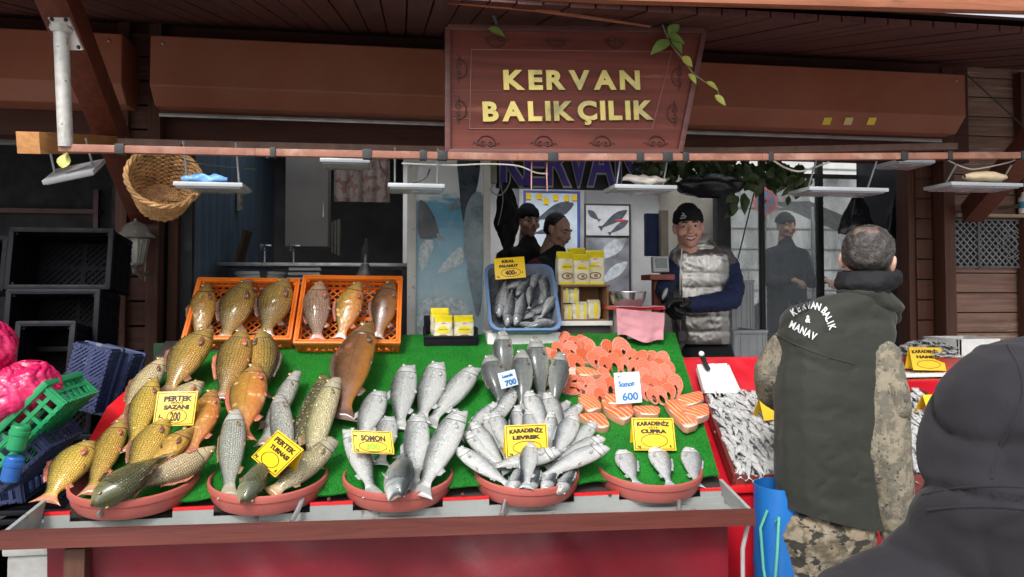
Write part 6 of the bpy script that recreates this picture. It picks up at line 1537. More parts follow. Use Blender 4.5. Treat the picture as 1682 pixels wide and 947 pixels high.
def steak_mesh(seed, W=.92, Hh=1.45, T=.30):
    """horseshoe cross-cut: outer oval with a tapered belly, inner cavity, thickness T along z"""
    rnd = random.Random(seed); n = 36; out, inn = [], []
    for k in range(n):
        a = 2 * math.pi * k / n
        x, y = math.cos(a), math.sin(a)
        taper = 1 - .30 * max(0, -y) ** 1.3
        out.append(Vector((x * W / 2 * taper * (1 + .04 * noise.noise(Vector((x * 2 + seed, y * 2, 0)))), y * Hh / 2 * (1.12 if y < 0 else 1), 0)))
        inn.append(Vector((x * W * .13 * (1 + .3 * rnd.random()) * (1 - .25 * y), (-.19 + y * .22 * (1.25 if y < 0 else .9)) * Hh, 0)))
    V, UV, Fc, mi = [], [], [], []
    def addring(ps, z, s=1.0):
        i0 = len(V)
        for p in ps: V.append(Vector((p.x * s, p.y * s, z))); UV.append((p.x * s * 2.2, p.y * s * 2.2))
        return i0
    rings = [addring(inn, -T / 2), addring(inn, T / 2), addring([i.lerp(o_, .5) for i, o_ in zip(inn, out)], T / 2 * 1.0), addring([o_ * .95 for o_ in out], T / 2 * 1.0), addring(out, T / 2 * .86), addring(out, -T / 2 * .86), addring([o_ * .95 for o_ in out], -T / 2), addring([i.lerp(o_, .5) for i, o_ in zip(inn, out)], -T / 2 * 1.05)]
    mats_ = [2, 0, 0, 3, 1, 3, 0, 0]
    for q in range(8):
        a0, b0 = rings[q], rings[(q + 1) % 8]
        for k in range(n): Fc.append((a0 + k, a0 + (k + 1) % n, b0 + (k + 1) % n, b0 + k)); mi.append(mats_[q])
    return uvmesh('salmon_steak', V, UV, Fc, mi, [SALM, SALS, SALC, SALF], 28)
ST = [steak_mesh(s) for s in (1, 5, 9)]
STK = [ # px centre, size px, in-plane turn degrees, label
 (903, 582, 20, 40), (916, 573, 20, 20), (929, 560, 24, 10), (938, 576, 26, 5), (946, 598, 30, 15), (955, 574, 22, 0), (944, 564, 22, 30), (966, 572, 30, 25), (962, 588, 30, 40), (977, 593, 26, 30), (987, 588, 30, 25), (1000, 577, 30, 10), (1022, 576, 34, 10), (1008, 598, 30, 0), (1026, 600, 22, 0),
 (940, 628, 30, 60), (934, 638, 28, 75), (950, 616, 26, 50), (962, 634, 26, 30), (970, 622, 24, 20), (985, 640, 28, -5), (1002, 636, 28, -10), (975, 646, 26, 10), (992, 618, 24, 10), (1050, 590, 26, -50), (1069, 592, 26, -20), (1087, 596, 30, -20), (1056, 606, 28, -15), (1074, 612, 28, 0), (1090, 618, 32, -20), (1066, 632, 28, 15), (1058, 620, 24, 0), (1075, 638, 28, -5), (1108, 634, 30, -15), (1098, 646, 28, -10), (1084, 650, 26, 10), (1060, 645, 24, 20), (1070, 622, 24, 30), (914, 590, 22, 30), (932, 588, 24, 10), (958, 562, 22, 20), (972, 580, 24, 15), (992, 600, 24, -10), (1014, 588, 24, 5), (1036, 588, 24, -20), (1040, 604, 22, -10), (948, 640, 24, 50), (972, 634, 24, 10), (994, 628, 24, -10), (984, 652, 24, 5), (1080, 602, 24, -25), (1098, 608, 24, -10), (1082, 626, 26, 5), (1096, 630, 24, -20), (1072, 650, 22, 10), (1062, 596, 22, -30)]
sidew = lambda x, y: ('left of the Somon card' if x < 1008 else 'right of the Somon card' if x > 1048 else 'behind the Somon card')
random.seed(31)
for i, (px_, py_, sz, ang) in enumerate(STK):
    lev = .018 + .012 * random.random() + (.01 if i % 3 == 0 else 0)
    c = onp(px_, py_, lev); w_ = sz * proj(c).z / F * .98
    lean = R(random.uniform(28, 48)); nn = (NRM * .9 + (EYE - c).normalized() * .9 + Vector((random.uniform(-.5, .5), random.uniform(-.3, .1), random.uniform(-.25, .25)))).normalized()
    ex = Vector((1, 0, 0)); ex = (ex - nn * ex.dot(nn)).normalized(); ey = nn.cross(ex); a = R(ang + random.uniform(-8, 8)); x = ex * math.cos(a) + ey * math.sin(a); y = nn.cross(x)
    s = w_; o = bpy.data.objects.new('salmon_steak', ST[i % 3]); COL.objects.link(o)
    o.matrix_world = Matrix(((x.x * s, y.x * s, nn.x * s, c.x), (x.y * s, y.y * s, nn.y * s, c.y), (x.z * s, y.z * s, nn.z * s, c.z), (0, 0, 0, 1)))
    zone = sidew(px_, py_); grp = 'salmon steaks ' + zone
    tag(o, ('orange salmon steak in the upper row, ' if py_ < 604 else 'orange salmon steak in the lower rows, ') + zone, 'salmon steak', grp + (' upper' if py_ < 604 else ' lower'))
b = NB('fillet_flesh'); tc = b.n('TexCoord'); uvn = b.n('UVMap'); uvn.uv_map = 'UVMap'
wv = b.n('TexWave', wave_type='BANDS', bands_direction='DIAGONAL'); b.val(wv, Scale=2.0, Distortion=1.2, Detail=2); b.l(b.mapped(uvn.outputs[0], (1.6, .7, 1)), wv.inputs['Vector'])
c = b.ramp(b.noise(tc.outputs['Object'], 14, 5), [(.3, (.62, .11, .03)), (.7, (.80, .21, .07))])
c = b.mix(b.math('MULTIPLY', b.ramp(wv.outputs['Fac'], [(.86, (0, 0, 0)), (.97, (1, 1, 1))]), .75), c, (.88, .62, .48))
sep = b.n('SeparateXYZ'); b.l(uvn.outputs[0], sep.inputs[0]); c = b.mix(b.ramp(sep.outputs[1], [(.04, (1, 1, 1)), (.14, (0, 0, 0))]), c, (.82, .60, .52))
b.l(c, b.b.inputs['Base Color']); b.val(b.b, Roughness=.3); b.b.inputs['Coat Weight'].default_value = .15; b.b.inputs['Subsurface Weight'].default_value = .05; b.b.inputs['Subsurface Radius'].default_value = (.02, .006, .003); b.bump(b.noise(tc.outputs['Object'], 70, 4), .25, .004); FILL = b.m
FL = [('salmon fillet lowest at the left, reaching into the sea bass', [(944, 684), (990, 682), (1002, 704), (985, 708), (958, 692)]), ('narrow salmon fillet at the left under the steaks', [(946, 656), (976, 652), (990, 674), (966, 682)]), ('broad salmon fillet left of the ÇUPRA card', [(984, 660), (1030, 654), (1042, 684), (1026, 696), (1000, 684)]),
      ('short level salmon fillet right above the ÇUPRA card', [(1036, 670), (1084, 672), (1082, 686), (1050, 686)]), ('pale striped salmon fillet laid over the long one', [(990, 650), (1036, 654), (1040, 668), (998, 668)]), ('long salmon fillet slanting down right of the ÇUPRA card', [(1088, 662), (1118, 660), (1150, 700), (1124, 710)]),
      ('salmon fillet at the upper right end, striped lengthwise', [(1106, 655), (1152, 646), (1156, 662), (1128, 672)]), ('salmon fillet at the far right over the anchovy tray edge', [(1114, 676), (1160, 666), (1166, 684), (1146, 694)]), ('thin ribbed salmon trimming among the left steaks', [(944, 606), (974, 608), (990, 620), (950, 622)])]
for i, (lab, pts) in enumerate(FL):
    lev = .02 + .012 * (i in (4, 6, 7)) + .004 * i * .5
    P_ = [onp(x, y, lev) for x, y in pts]; cen = sum(P_, Vector()) / len(P_); ex = (P_[1] - P_[0]).normalized(); ey = NRM.cross(ex)
    dense = []
    for k in range(len(P_)):
        a_, b2 = P_[k], P_[(k + 1) % len(P_)]
        for t in (0, .25, .5, .75): dense.append(a_.lerp(b2, t))
    for _ in range(1): dense = [(dense[k - 1] + dense[k] * 2 + dense[(k + 1) % len(dense)]) / 4 for k in range(len(dense))]
    n = len(dense); us = [(p - cen).dot(ex) for p in dense]; vs_ = [(p - cen).dot(ey) for p in dense]; u0, u1, v0_, v1_ = min(us), max(us), min(vs_), max(vs_)
    V, UV, Fc, mi = [], [], [], []
    th_ = .022
    lay = [(1.0, -.012), (1.02, .0), (1.0, th_ * .62), (.93, th_ * .70), (.5, th_ * .82), (.12, th_ * .86)]
    for s_, h_ in lay:
        for p in dense:
            q = cen + (p - cen) * s_; V.append(q + NRM * (h_ + .004 * noise.noise(q * 25))); UV.append(((((q - cen).dot(ex)) - u0) / (u1 - u0), (((q - cen).dot(ey)) - v0_) / (v1_ - v0_)))
    for q in range(len(lay) - 1):
        for k in range(n): Fc.append((q * n + k, q * n + (k + 1) % n, (q + 1) * n + (k + 1) % n, (q + 1) * n + k)); mi.append(1 if q < 2 else 0)
    Fc.append(tuple(range(n))[::-1]); mi.append(1); Fc.append(tuple((len(lay) - 1) * n + k for k in range(n))); mi.append(0)
    tag(link('salmon_fillet', uvmesh('salmon_fillet', V, UV, Fc, mi, [FILL, SALF], 30)), lab, 'salmon fillet', 'salmon fillets')
# ================================================================ picture panel with leaping dolphins and rusty white frame
YPN = 4.26
pp = thing('picture_panel', 'tall sea picture panel in a rusty white frame at the middle of the shop front', 'panel', at(740, 540, YPN))
q0, q1 = at(676, 640, YPN), at(800, 205, YPN)
b = NB('sea_picture'); tc = b.n('TexCoord'); sp_ = b.n('SeparateXYZ'); b.l(tc.outputs['Object'], sp_.inputs[0])
zn = b.n('MapRange'); b.l(sp_.outputs[2], zn.inputs[0]); zn.inputs[1].default_value = 1.25; zn.inputs[2].default_value = 2.35
wob = b.math('ADD', zn.outputs[0], b.math('MULTIPLY', b.math('SUBTRACT', b.noise(b.mapped(tc.outputs['Object'], (6, 1, 14)), 1.6, 6), .5), .16))
c = b.ramp(wob, [(0, (.50, .64, .68)), (.22, (.42, .60, .66)), (.40, (.20, .45, .58)), (.58, (.09, .29, .44)), (.70, (.10, .33, .48)), (.735, (.66, .70, .72)), (1.0, (.72, .75, .77))])
fo = b.ramp(b.noise(b.mapped(tc.outputs['Object'], (1, 1, .5)), 26, 8, .7), [(.54, (0, 0, 0)), (.72, (1, 1, 1))]); fz = b.ramp(zn.outputs[0], [(.1, (.8, .8, .8)), (.42, (.25, .25, .25)), (.7, (.15, .15, .15))])
c = b.mix(b.math('MULTIPLY', fo, fz), c, (.66, .72, .74)); b.l(c, b.b.inputs['Base Color']); b.val(b.b, Roughness=.25); b.b.inputs['Coat Weight'].default_value = .3
SEA = b.m
m = MB(); m.box(((q0.x + q1.x) / 2, YPN + .01, (q0.z + q1.z) / 2), (q1.x - q0.x, .02, q1.z - q0.z)); m.build('picture', SEA, pp)
DOL = mat('dolphin_dark', (.035, .05, .065), .3, var=.4, scale=12, bump=0, coat=.3); DOLG = mat('dolphin_grey', (.20, .27, .31), .3, var=.4, scale=12, bump=0, coat=.3); SPL = mat('splash', (.56, .66, .69), .4, var=.35, scale=40, bump=0)
def flat(px_pts, mm, nm, off):
    for _ in range(2): px_pts = sum([[(.75 * a[0] + .25 * b_[0], .75 * a[1] + .25 * b_[1]), (.25 * a[0] + .75 * b_[0], .25 * a[1] + .75 * b_[1])] for a, b_ in zip(px_pts, px_pts[1:] + px_pts[:1])], [])
    m = MB(); m.prism([at(x, y, YPN - off) for x, y in px_pts], (0, .002, 0)); m.build(nm, mm, pp)
flat([(752, 205), (786, 205), (790, 265), (784, 310), (772, 345), (763, 372), (757, 345), (754, 300), (750, 265)], DOL, 'printed_dolphin', .003)
flat([(755, 320), (745, 332), (732, 346), (748, 345), (757, 340)], DOLG, 'printed_fin', .005)
flat([(790, 312), (775, 318), (763, 345), (761, 400), (765, 430), (775, 455), (788, 468), (794, 440), (794, 330)], DOLG, 'printed_dolphin', .005)
flat([(686, 325), (700, 332), (714, 355), (721, 380), (722, 388), (712, 392), (700, 392), (686, 392)], DOL, 'printed_dolphin', .003)
flat([(716, 380), (726, 388), (733, 394), (720, 396)], DOLG, 'printed_fin', .005)
flat([(688, 395), (716, 392), (708, 420), (698, 440), (688, 448)], SPL, 'printed_splash', .004)
flat([(758, 400), (740, 418), (722, 440), (716, 452), (730, 446), (748, 440), (764, 430)], SPL, 'printed_splash', .006)
flat([(764, 432), (790, 430), (792, 500), (784, 528), (776, 490)], DOLG, 'printed_splash', .007)
flat([(684, 500), (712, 484), (745, 486), (775, 505), (784, 540), (684, 560)], SPL, 'printed_splash', .003)
for (x0, x1) in ((668, 684), (794, 806)):
    a_, b2 = at(x0, 600, YPN - .03), at(x1, 200, YPN - .03); m = MB(); m.box(((a_.x + b2.x) / 2, YPN - .005, (.3 + b2.z) / 2), (b2.x - a_.x, .05, b2.z - .3), None, .004); m.build('frame_post', RUSTY, pp)
a_, b2 = at(684, 205, 4.2), at(800, 212, 4.2)
m = MB(); p, q = at(684, 224, YPN - .01), at(731, 224, YPN - .01); m.box(((p.x + q.x) / 2, YPN - .01, p.z + .04), (q.x - p.x, .02, .14)); m.build('blue_top_panel', mat('blue_top', (.03, .12, .26), .4), pp)

# ================================================================ left inner room: cabinet, steel table, lids, bucket, crate
YI = 4.95
m = MB(); a_, b2 = at(468, 404, 5.2), at(540, 195, 5.2)
t = thing('wall_cabinet', 'tall plain grey cabinet door hanging in the dark room behind the orange crates', 'cabinet', (a_.x, 5.2, a_.z))
m.box(((a_.x + b2.x) / 2, 5.3, (a_.z + b2.z) / 2), (b2.x - a_.x, .2, b2.z - a_.z), None, .006); m.build('carcass', mat('cabinet_grey', (.36, .35, .34), .5, var=.06), t)
m = MB(); m.box((b2.x - .03, 5.195, a_.z + .25), (.012, .012, .10), None, .003); m.build('handle', STEEL, t)
tb2 = thing('steel_table', 'steel worktop with a bright front edge across the dark inner room', 'table', at(510, 432, YI))
a_, b2 = at(356, 430, YI), at(672, 432, YI)
m = MB(); m.box(((a_.x + b2.x) / 2, YI + .3, a_.z - .012), (b2.x - a_.x, .6, .024), None, .004); m.build('table_top', STEEL, tb2)
for xx in (a_.x + .03, b2.x - .03):
    m = MB(); m.box((xx, YI + .05, (a_.z + .3) / 2 - .012), (.035, .035, a_.z - .3 - .024)); m.build('leg', BLACKM, tb2)
m = MB(); m.box(((a_.x + b2.x) / 2, YI + .32, a_.z - .32), (b2.x - a_.x - .05, .5, .02), None, .003); m.build('lower_shelf', STEEL, tb2)
zs = a_.z - .31
def tap(px, py, label):
    c = at(px, py, YI + .2); m = MB(); m.tube([Vector((c.x, YI + .25, a_.z)), Vector((c.x, YI + .25, a_.z + .10)), Vector((c.x, YI + .2, a_.z + .13)), Vector((c.x, YI + .14, a_.z + .12)), Vector((c.x, YI + .12, a_.z + .085))], .010, 8); m.sphere((c.x, YI + .25, a_.z + .10), .018); m.box((c.x + .02, YI + .25, a_.z + .125), (.05, .012, .008)); tag(m.build('tap', SS), label, 'tap')
tap(432, 425, 'left steel tap on the worktop edge'); tap(480, 422, 'right steel tap on the worktop, below the cabinet')
random.seed(8)
for i in range(5):
    p = at(500, 450, YI - .1); o = tag(MB().box((p.x + random.uniform(-.012, .012), YI + .0, a_.z - .045 - .03 * i), (.20, .16, .018), random.uniform(-.08, .08), .005).build('foam_lid', FOAM), ['topmost', 'second', 'third', 'fourth', 'lowest'][i] + ' white foam lid in the pile under the cabinet', 'lid', 'foam lids in a pile')
    o.name = 'foam_sheet'
m = MB(); p = at(510, 470, YI - .05); m.box((p.x, YI + .0, a_.z - .245), (.24, .2, .18), None, .01); m.box((p.x, YI, a_.z - .172), (.255, .215, .02), None, .006)
tag(m.build('blue_tub', mat('deep_blue_plastic', (.012, .03, .14), .4)), 'deep blue plastic tub under the pile of foam lids', 'tub')
m = MB(); m.box((p.x - .05, YI + .02, a_.z - .34 - .5), (.9, .3, .95), None, .01); tag(m.build('low_cupboard', DARKWALL), 'dark low cupboard carrying the bucket and the blue tub', 'cupboard')
p = at(425, 447, YI - .08); rbk = (at(466, 447, YI).x - at(386, 447, YI).x) / 2
bt = thing('white_bucket', 'round white plastic bucket with a torn sheet hanging out, behind the left orange crate', 'bucket', (p.x, YI, p.z - .25))
m = MB(); m.lathe([(0, 0), (rbk * .84, 0), (rbk * .97, .20), (rbk * 1.04, .205), (rbk * 1.05, .222), (rbk * .95, .225), (rbk * .8, .02), (0, .015)], Matrix.Translation((p.x, YI - .02, p.z - .22)), 36); m.build('body', WHITEP, bt)
m = MB(); m.prism([(p.x + .02, YI - .02 - rbk * 1.03, p.z + .005), (p.x + .07, YI - .02 - rbk * .98, p.z + .005), (p.x + .06, YI - .02 - rbk * 1.0, p.z - .07), (p.x + .035, YI - .02 - rbk * 1.03, p.z - .08)], (0, -.003, 0)); m.build('torn_sheet', BLACKM, bt)
m = MB(); m.lathe([(0, 0), (.03, 0), (.03, .10), (.012, .14), (.010, .17), (0, .17)], Matrix.Translation((at(601, 432, 5.1).x, 5.1, a_.z)), 16); tag(m.build('soap_bottle', mat('clear_dark_bottle', (.10, .11, .12), .15, spec=.8)), 'small dark bottle standing on the steel worktop', 'bottle')
m = MB(); c0 = at(600, 440, YI - .06)
m.grid(lambda u, v: c0 + Vector(((.02 + .085 * v) * math.cos(u * 6.283) * (1 + .15 * math.sin(u * 25)), (.01 + .03 * v) * math.sin(u * 6.283) - .02, .03 - .20 * v)), 36, 10); tag(m.build('clear_bag', mat('cloudy_bag', (.16, .16, .17), .2, var=.3, spec=.8, bump=.5, bscale=30)), 'cloudy plastic bag hanging from the worktop edge', 'bag')
m = MB(); a2, b3 = at(452, 340, 5.3), at(466, 304, 5.3); m.box((XB + .02, 5.6, (a2.z + b3.z) / 2), (.02, .09, b3.z - a2.z), None, .004)
for k in range(3): m.box((XB + .033, 5.6, a2.z + (b3.z - a2.z) * (k + .5) / 3), (.006, .05, .035), None, .002)
tag(m.build('switch_panel', mat('switch_beige', (.5, .46, .36), .5)), 'narrow beige switch panel on the blue partition wall', 'switch')
m = MB(); p = at(425, 410, 5.2); m.box((XB + .10, 5.35, a_.z + .12), (.02, .22, .24), Matrix.Rotation(.25, 3, 'Y'), .004); m.tube([Vector((XB + .12, 5.3, a_.z + .2)), Vector((XB + .2, 5.3, a_.z + .26)), Vector((XB + .25, 5.3, a_.z + .22))], .005, 6)
tag(m.build('wooden_board', wood('old_cutting_board', (.10, .06, .035), (.2, .13, .08), 'Z')), 'old wooden board with a wire hook leaning on the blue partition', 'board')
m = MB(); a2, b3 = at(548, 330, 6.2), at(640, 262, 6.2)
m.grid(lambda u, v: Vector((a2.x + (b3.x - a2.x) * u, 6.22 + .015 * math.sin(u * 26), b3.z + .1 + (a2.z - b3.z - .1) * v)), 50, 8, .004); tag(m.build('patterned_curtain', mat('patterned_cloth', (.07, .055, .05), .9, col2=(.045, .018, .018), mixs=16, mixlo=.5, mixhi=.56)), 'dim patterned curtain at the back of the dark room', 'curtain')
m = MB()
for k in range(3): m.box((at(545, 395, 5.4).x + .02 * k, 5.5, at(545, 395, 5.4).z + .03), (.015, .12, .22 + .02 * k), None, .002)
tag(m.build('paper_stack', mat('dull_paper', (.4, .37, .32), .8)), 'upright bundle of papers right of the grey cabinet', 'papers')
for k, xx in enumerate((440, 452)):
    m = MB(); p = at(xx, 225, 5.4); m.box((p.x, 5.4, p.z), (.018, .02, .3)); tag(m.build('pipe', STEEL), ('left' if k == 0 else 'right') + ' of two short upright pipes above the blue partition end', 'pipe')

# ================================================================ inner right room: posters, shop lettering, net, cables
YW2 = 6.30
def wallbox(x0, y0, x1, y1, mm, nm, Y=YW2, th=.02, parent=None, bev=.002):
    m = MB(); pxbox(m, x0, y0, x1, y1, Y, th, bev); return m.build(nm, mm, parent)
po = thing('fish_poster', 'tall framed pale blue poster of a fish with yellow tags along its top', 'poster', at(906, 450, 6.26))
wallbox(853, 309, 960, 470, mat('poster_frame', (.40, .42, .45), .4, .4), 'frame', 6.27, .03, po)
wallbox(860, 314, 953, 468, mat('poster_blue_edge', (.05, .08, .30), .5, bump=0), 'poster_border', 6.262, .01, po)
wallbox(864, 318, 948, 466, mat('poster_pale', (.50, .60, .70), .35, var=.2, scale=4, bump=0), 'poster_sheet', 6.258, .01, po)
FGR = mat('printed_fish', (.07, .085, .11), .4, var=.4, scale=30, bump=0); FGL = mat('printed_fish_light', (.45, .5, .55), .4, var=.3, scale=30, bump=0)
def printed_fish(x0, y0, x1, y1, h, Y, parent, mm=FGR):
    a_, b2 = Vector((x0, y0)), Vector((x1, y1)); d = (b2 - a_); n = Vector((-d.y, d.x)).normalized() * h; up, lo = [], []
    for t, k in ((0, .15), (.1, .55), (.25, .95), (.42, 1), (.6, .75), (.78, .38), (.88, .18), (1.0, .75)):
        c = a_ + d * t; up.append(c + n * k); lo.append(c - n * k)
    pts = up + lo[::-1]; m = MB(); m.prism([at(p.x, p.y, Y) for p in pts], (0, .002, 0)); m.build('printed_fish', mm, parent)
printed_fish(942, 334, 878, 362, 11, 6.255, po); printed_fish(930, 372, 872, 384, 6, 6.255, po)
for x_, y_ in ((868, 322), (886, 322), (897, 330), (913, 324), (931, 325), (944, 324)): wallbox(x_ - 4, y_ - 5, x_ + 4, y_ + 5, YEL, 'yellow_tag', 6.25, .003, po, 0)
po2 = thing('fish_poster', 'black framed poster of silver fish right of the tall pale poster', 'poster', at(1000, 400, 6.2))
wallbox(960, 335, 1036, 388, BLACKM, 'frame', 6.26, .02, po2); wallbox(963, 338, 1033, 386, mat('poster_grey', (.50, .52, .56), .35, var=.3, scale=5, bump=0), 'poster_sheet', 6.255, .01, po2)
printed_fish(1030, 345, 985, 375, 7, 6.252, po2); printed_fish(966, 345, 985, 362, 5, 6.252, po2); printed_fish(1032, 362, 1000, 384, 5, 6.252, po2)
po3 = thing('fish_poster', 'lower dark framed poster with a diagonal silver fish behind the flour bags', 'poster', at(1000, 460, 6.2))
wallbox(960, 389, 1036, 520, BLACKM, 'frame', 6.26, .02, po3); wallbox(963, 391, 1033, 480, mat('poster_dim', (.2, .21, .25), .35, var=.5, scale=6, bump=0), 'poster_sheet', 6.255, .01, po3); printed_fish(1028, 392, 972, 432, 11, 6.252, po3, FGL); printed_fish(1030, 430, 980, 470, 9, 6.252, po3, FGL)
m = MB(); m.lathe([(0, 0), (.045, 0), (.05, .015), (.03, .022), (0, .02)], Matrix.Translation(at(1020, 364, 6.1)) , 20, sy=.6); tag(m.build('red_dish', mat('red_dish', (.5, .08, .1), .4)), 'small red dish hanging on the framed poster', 'dish')
# shop lettering, purple with a white outline, on a dark header
hd = thing('shop_lettering', 'large purple lettering with white outline hung high inside the shop', 'sign', at(936, 290, 5.0))
wallbox(815, 215, 1075, 308, mat('dark_header', (.03, .03, .04), .6), 'header_board', 5.02, .03, hd)
PUR = mat('purple_letter', (.12, .08, .42), .4, bump=0); WHO = mat('white_outline', (.60, .58, .52), .5, bump=0)
xs = [822, 862, 898, 932, 966, 1012]; ws = [44, 34, 38, 36, 44, 42]
for ch, x_, w_ in zip('KERVAN', xs, ws):
    for off, mm, nm, yy, gr_ in ((.006, PUR, 'letter', 4.985, 0), (.020, WHO, 'letter_outline', 4.995, 0)):
        pB, pT = at(x_, 303, yy), at(x_ + w_, 226, yy); H_ = pT.z - pB.z
        mb_ = text_mesh(ch, H_ * 1.37, .008, .006, align='LEFT'); xv = [v.co.x for v in mb_.vertices]; x0_, x1_ = min(xv), max(xv); bpy.data.meshes.remove(mb_)
        me = text_mesh(ch, H_ * 1.37, .008, off, align='LEFT')
        M = Matrix.Translation((pB.x, yy, pB.z)) @ Matrix.Rotation(R(90), 4, 'X')
        for v in me.vertices: v.co = M @ Vector(((v.co.x - x0_) * (pT.x - pB.x) / (x1_ - x0_), v.co.y, v.co.z))
        me.materials.append(mm); link(nm, me, hd)
random.seed(4)
def netf(u, v):
    a = u * 6.283; r_ = .078 * math.sin(math.pi * min(max(v, .04), .96)) ** .5 * (1 + .35 * noise.noise(Vector((math.cos(a) * 1.5, math.sin(a) * 1.5, v * 4))))
    return at(833, 300, 4.9) + Vector((r_ * math.cos(a), r_ * .7 * math.sin(a), -.46 * v))
m = MB(); m.grid(netf, 40, 40)
for k in range(40):
    a0 = random.random() * 6.283; v0_ = random.random() * .6; m.tube([netf((a0 / 6.283 + t * .22) % 1, min(1, v0_ + t * .35)) + Vector((0, -.004, 0)) for t in [i / 8 for i in range(9)]], .0025, 4)
tag(m.build('fishing_net', mat('net_black', (.016, .016, .018), .8, var=.5, scale=60, bump=1.0, bscale=90), sharp=0), 'bundle of black fishing net hanging right of the picture panel', 'net')
cable([(815, 300), (806, 312), (822, 320), (836, 302), (838, 285)], 4.7, .004, WIREW, 'white cable looped beside the bundle of net')
cable([(840, 330), (848, 350), (840, 372), (846, 392), (838, 410)], 4.85, .004, WIREK, 'black cable twisting down beside the bundle of net')
cable([(822, 300), (826, 330), (818, 370)], 4.8, .003, WIREW, 'thin white cord at the left side of the net')
m = MB(); pxbox(m, 806, 262, 816, 300, 4.6, .04); tag(m.build('wall_box', mat('beige_plastic', (.45, .42, .34), .5)), 'small beige switch box above the bundle of net', 'switch')
m = MB(); pxbox(m, 1062, 350, 1088, 420, 5.2, .06, .01); tag(m.build('blue_apron', mat('dark_blue_cloth', (.02, .04, .13), .7)), 'dark blue cloth hanging behind the smiling vendor', 'cloth')
m = MB(); pxbox(m, 1086, 345, 1098, 425, 5.15, .05, .004); tag(m.build('pale_board', mat('pale_lath', (.42, .38, .30), .6)), 'upright pale board behind the smiling vendor', 'board')

# ================================================================ ceiling ivy and hanging bags at right
iv = thing('ceiling_ivy', 'dark garland of leaves hanging under the shop ceiling before the plastic screen', 'garland', at(1210, 280, 4.6))
random.seed(12)
mv, ml = MB(), MB()
pts = [at(x, y, 4.6) for x, y in ((1060, 262), (1110, 270), (1160, 266), (1210, 276), (1260, 272), (1312, 285))]; mv.tube(pts, .006, 6); mv.build('stem', STEM, iv)
for k in range(300):
    t = random.random() * 5; i = min(int(t), 4); p = pts[i].lerp(pts[i + 1], t - i) + Vector((random.gauss(0, .03), random.gauss(0, .06), random.gauss(-.015, .05)))
    leaf(ml, p, (random.uniform(-1, 1), random.uniform(-.6, .2), random.uniform(-1.2, .3)), (random.uniform(-.5, .5), -1, random.uniform(-.4, .6)), random.uniform(.05, .10), random.uniform(.035, .06))
for (x, y) in ((1312, 290), (1316, 300), (1308, 296), (1215, 318), (1208, 324)):
    for _ in range(5): leaf(ml, at(x, y, 4.6) + Vector((random.gauss(0, .02), random.gauss(0, .03), random.gauss(0, .03))), (random.uniform(-1, 1), -.2, -1), (0, -1, .2), .09, .05)
ml.build('leaves', LEAFD, iv, sharp=0)
BLKB = mat('black_bag', (.018, .018, .022), .3, var=.4, scale=12, bump=.7, bscale=18, spec=.6)
def hangbag(px_, py_top, w_px, h_px, Y, label, seed, tapered=True, mm=BLKB):
    c = at(px_, py_top, Y); W = w_px / F * Y; Hh = h_px / F * Y; m = MB()
    def f(u, v):
        a = u * 6.283; rad = (W / 2) * (min(1, .12 + (v ** .8) * 1.0) if tapered else math.sin(math.pi * min(max(v, .03), .97)) ** .4)
        k = 1 + .22 * math.sin(a * 5 + seed) * (1 - v * .5) * .6 + .25 * noise.noise(Vector((math.cos(a) * 1.5 + seed, math.sin(a) * 1.5, v * 3)))
        return c + Vector((rad * math.cos(a) * k, rad * .5 * math.sin(a) * k, -Hh * v))
    m.grid(f, 40, 24); tag(m.build('hanging_bag', mm, sharp=0), label, 'bag')
hangbag(1165, 286, 120, 40, 4.5, 'flat black bag hung high right of the smiling vendor', 3, False)
hangbag(1408, 318, 66, 72, 4.7, 'black bag hanging above the head of the man in the vest', 5)
hangbag(1475, 308, 50, 92, 4.75, 'black tied bag hanging on the pale end wall', 8)
hangbag(1245, 288, 66, 20, 4.8, 'pale bundle lying high under the dark garland', 4, False, mat('pale_bundle', (.42, .38, .38), .7))
m = MB(); m.tube([at(1408, 322, 4.7), at(1406, 255, 4.7)], .004, 6); m.tube([at(1475, 312, 4.75), at(1475, 255, 4.75)], .004, 6); m.tube([at(1165, 290, 4.5), at(1165, 248, 4.5)], .004, 6); m.tube([at(1222, 360, 5.2), at(1245, 255, 5.2)], .003, 6)
m.bm.free()
for px_, y0, y1, Y, lab in ((1408, 322, 250, 4.7, 'cord holding the black bag above the man in the vest'), (1475, 312, 250, 4.75, 'cord holding the tied bag on the end wall'), (1165, 290, 245, 4.5, 'cord holding the flat black bag')):
    m = MB(); m.tube([at(px_, y0, Y), Vector((at(px_, y1, Y).x, Y, 2.98))], .004, 6); tag(m.build('cord', WIREK), lab, 'cord')
m = MB(); m.tube([at(1212, 425, 5.2), at(1245, 290, 5.2)], .005, 6); tag(m.build('cord', WIREK), 'slanting dark cord hanging in front of the plastic screen', 'cord')

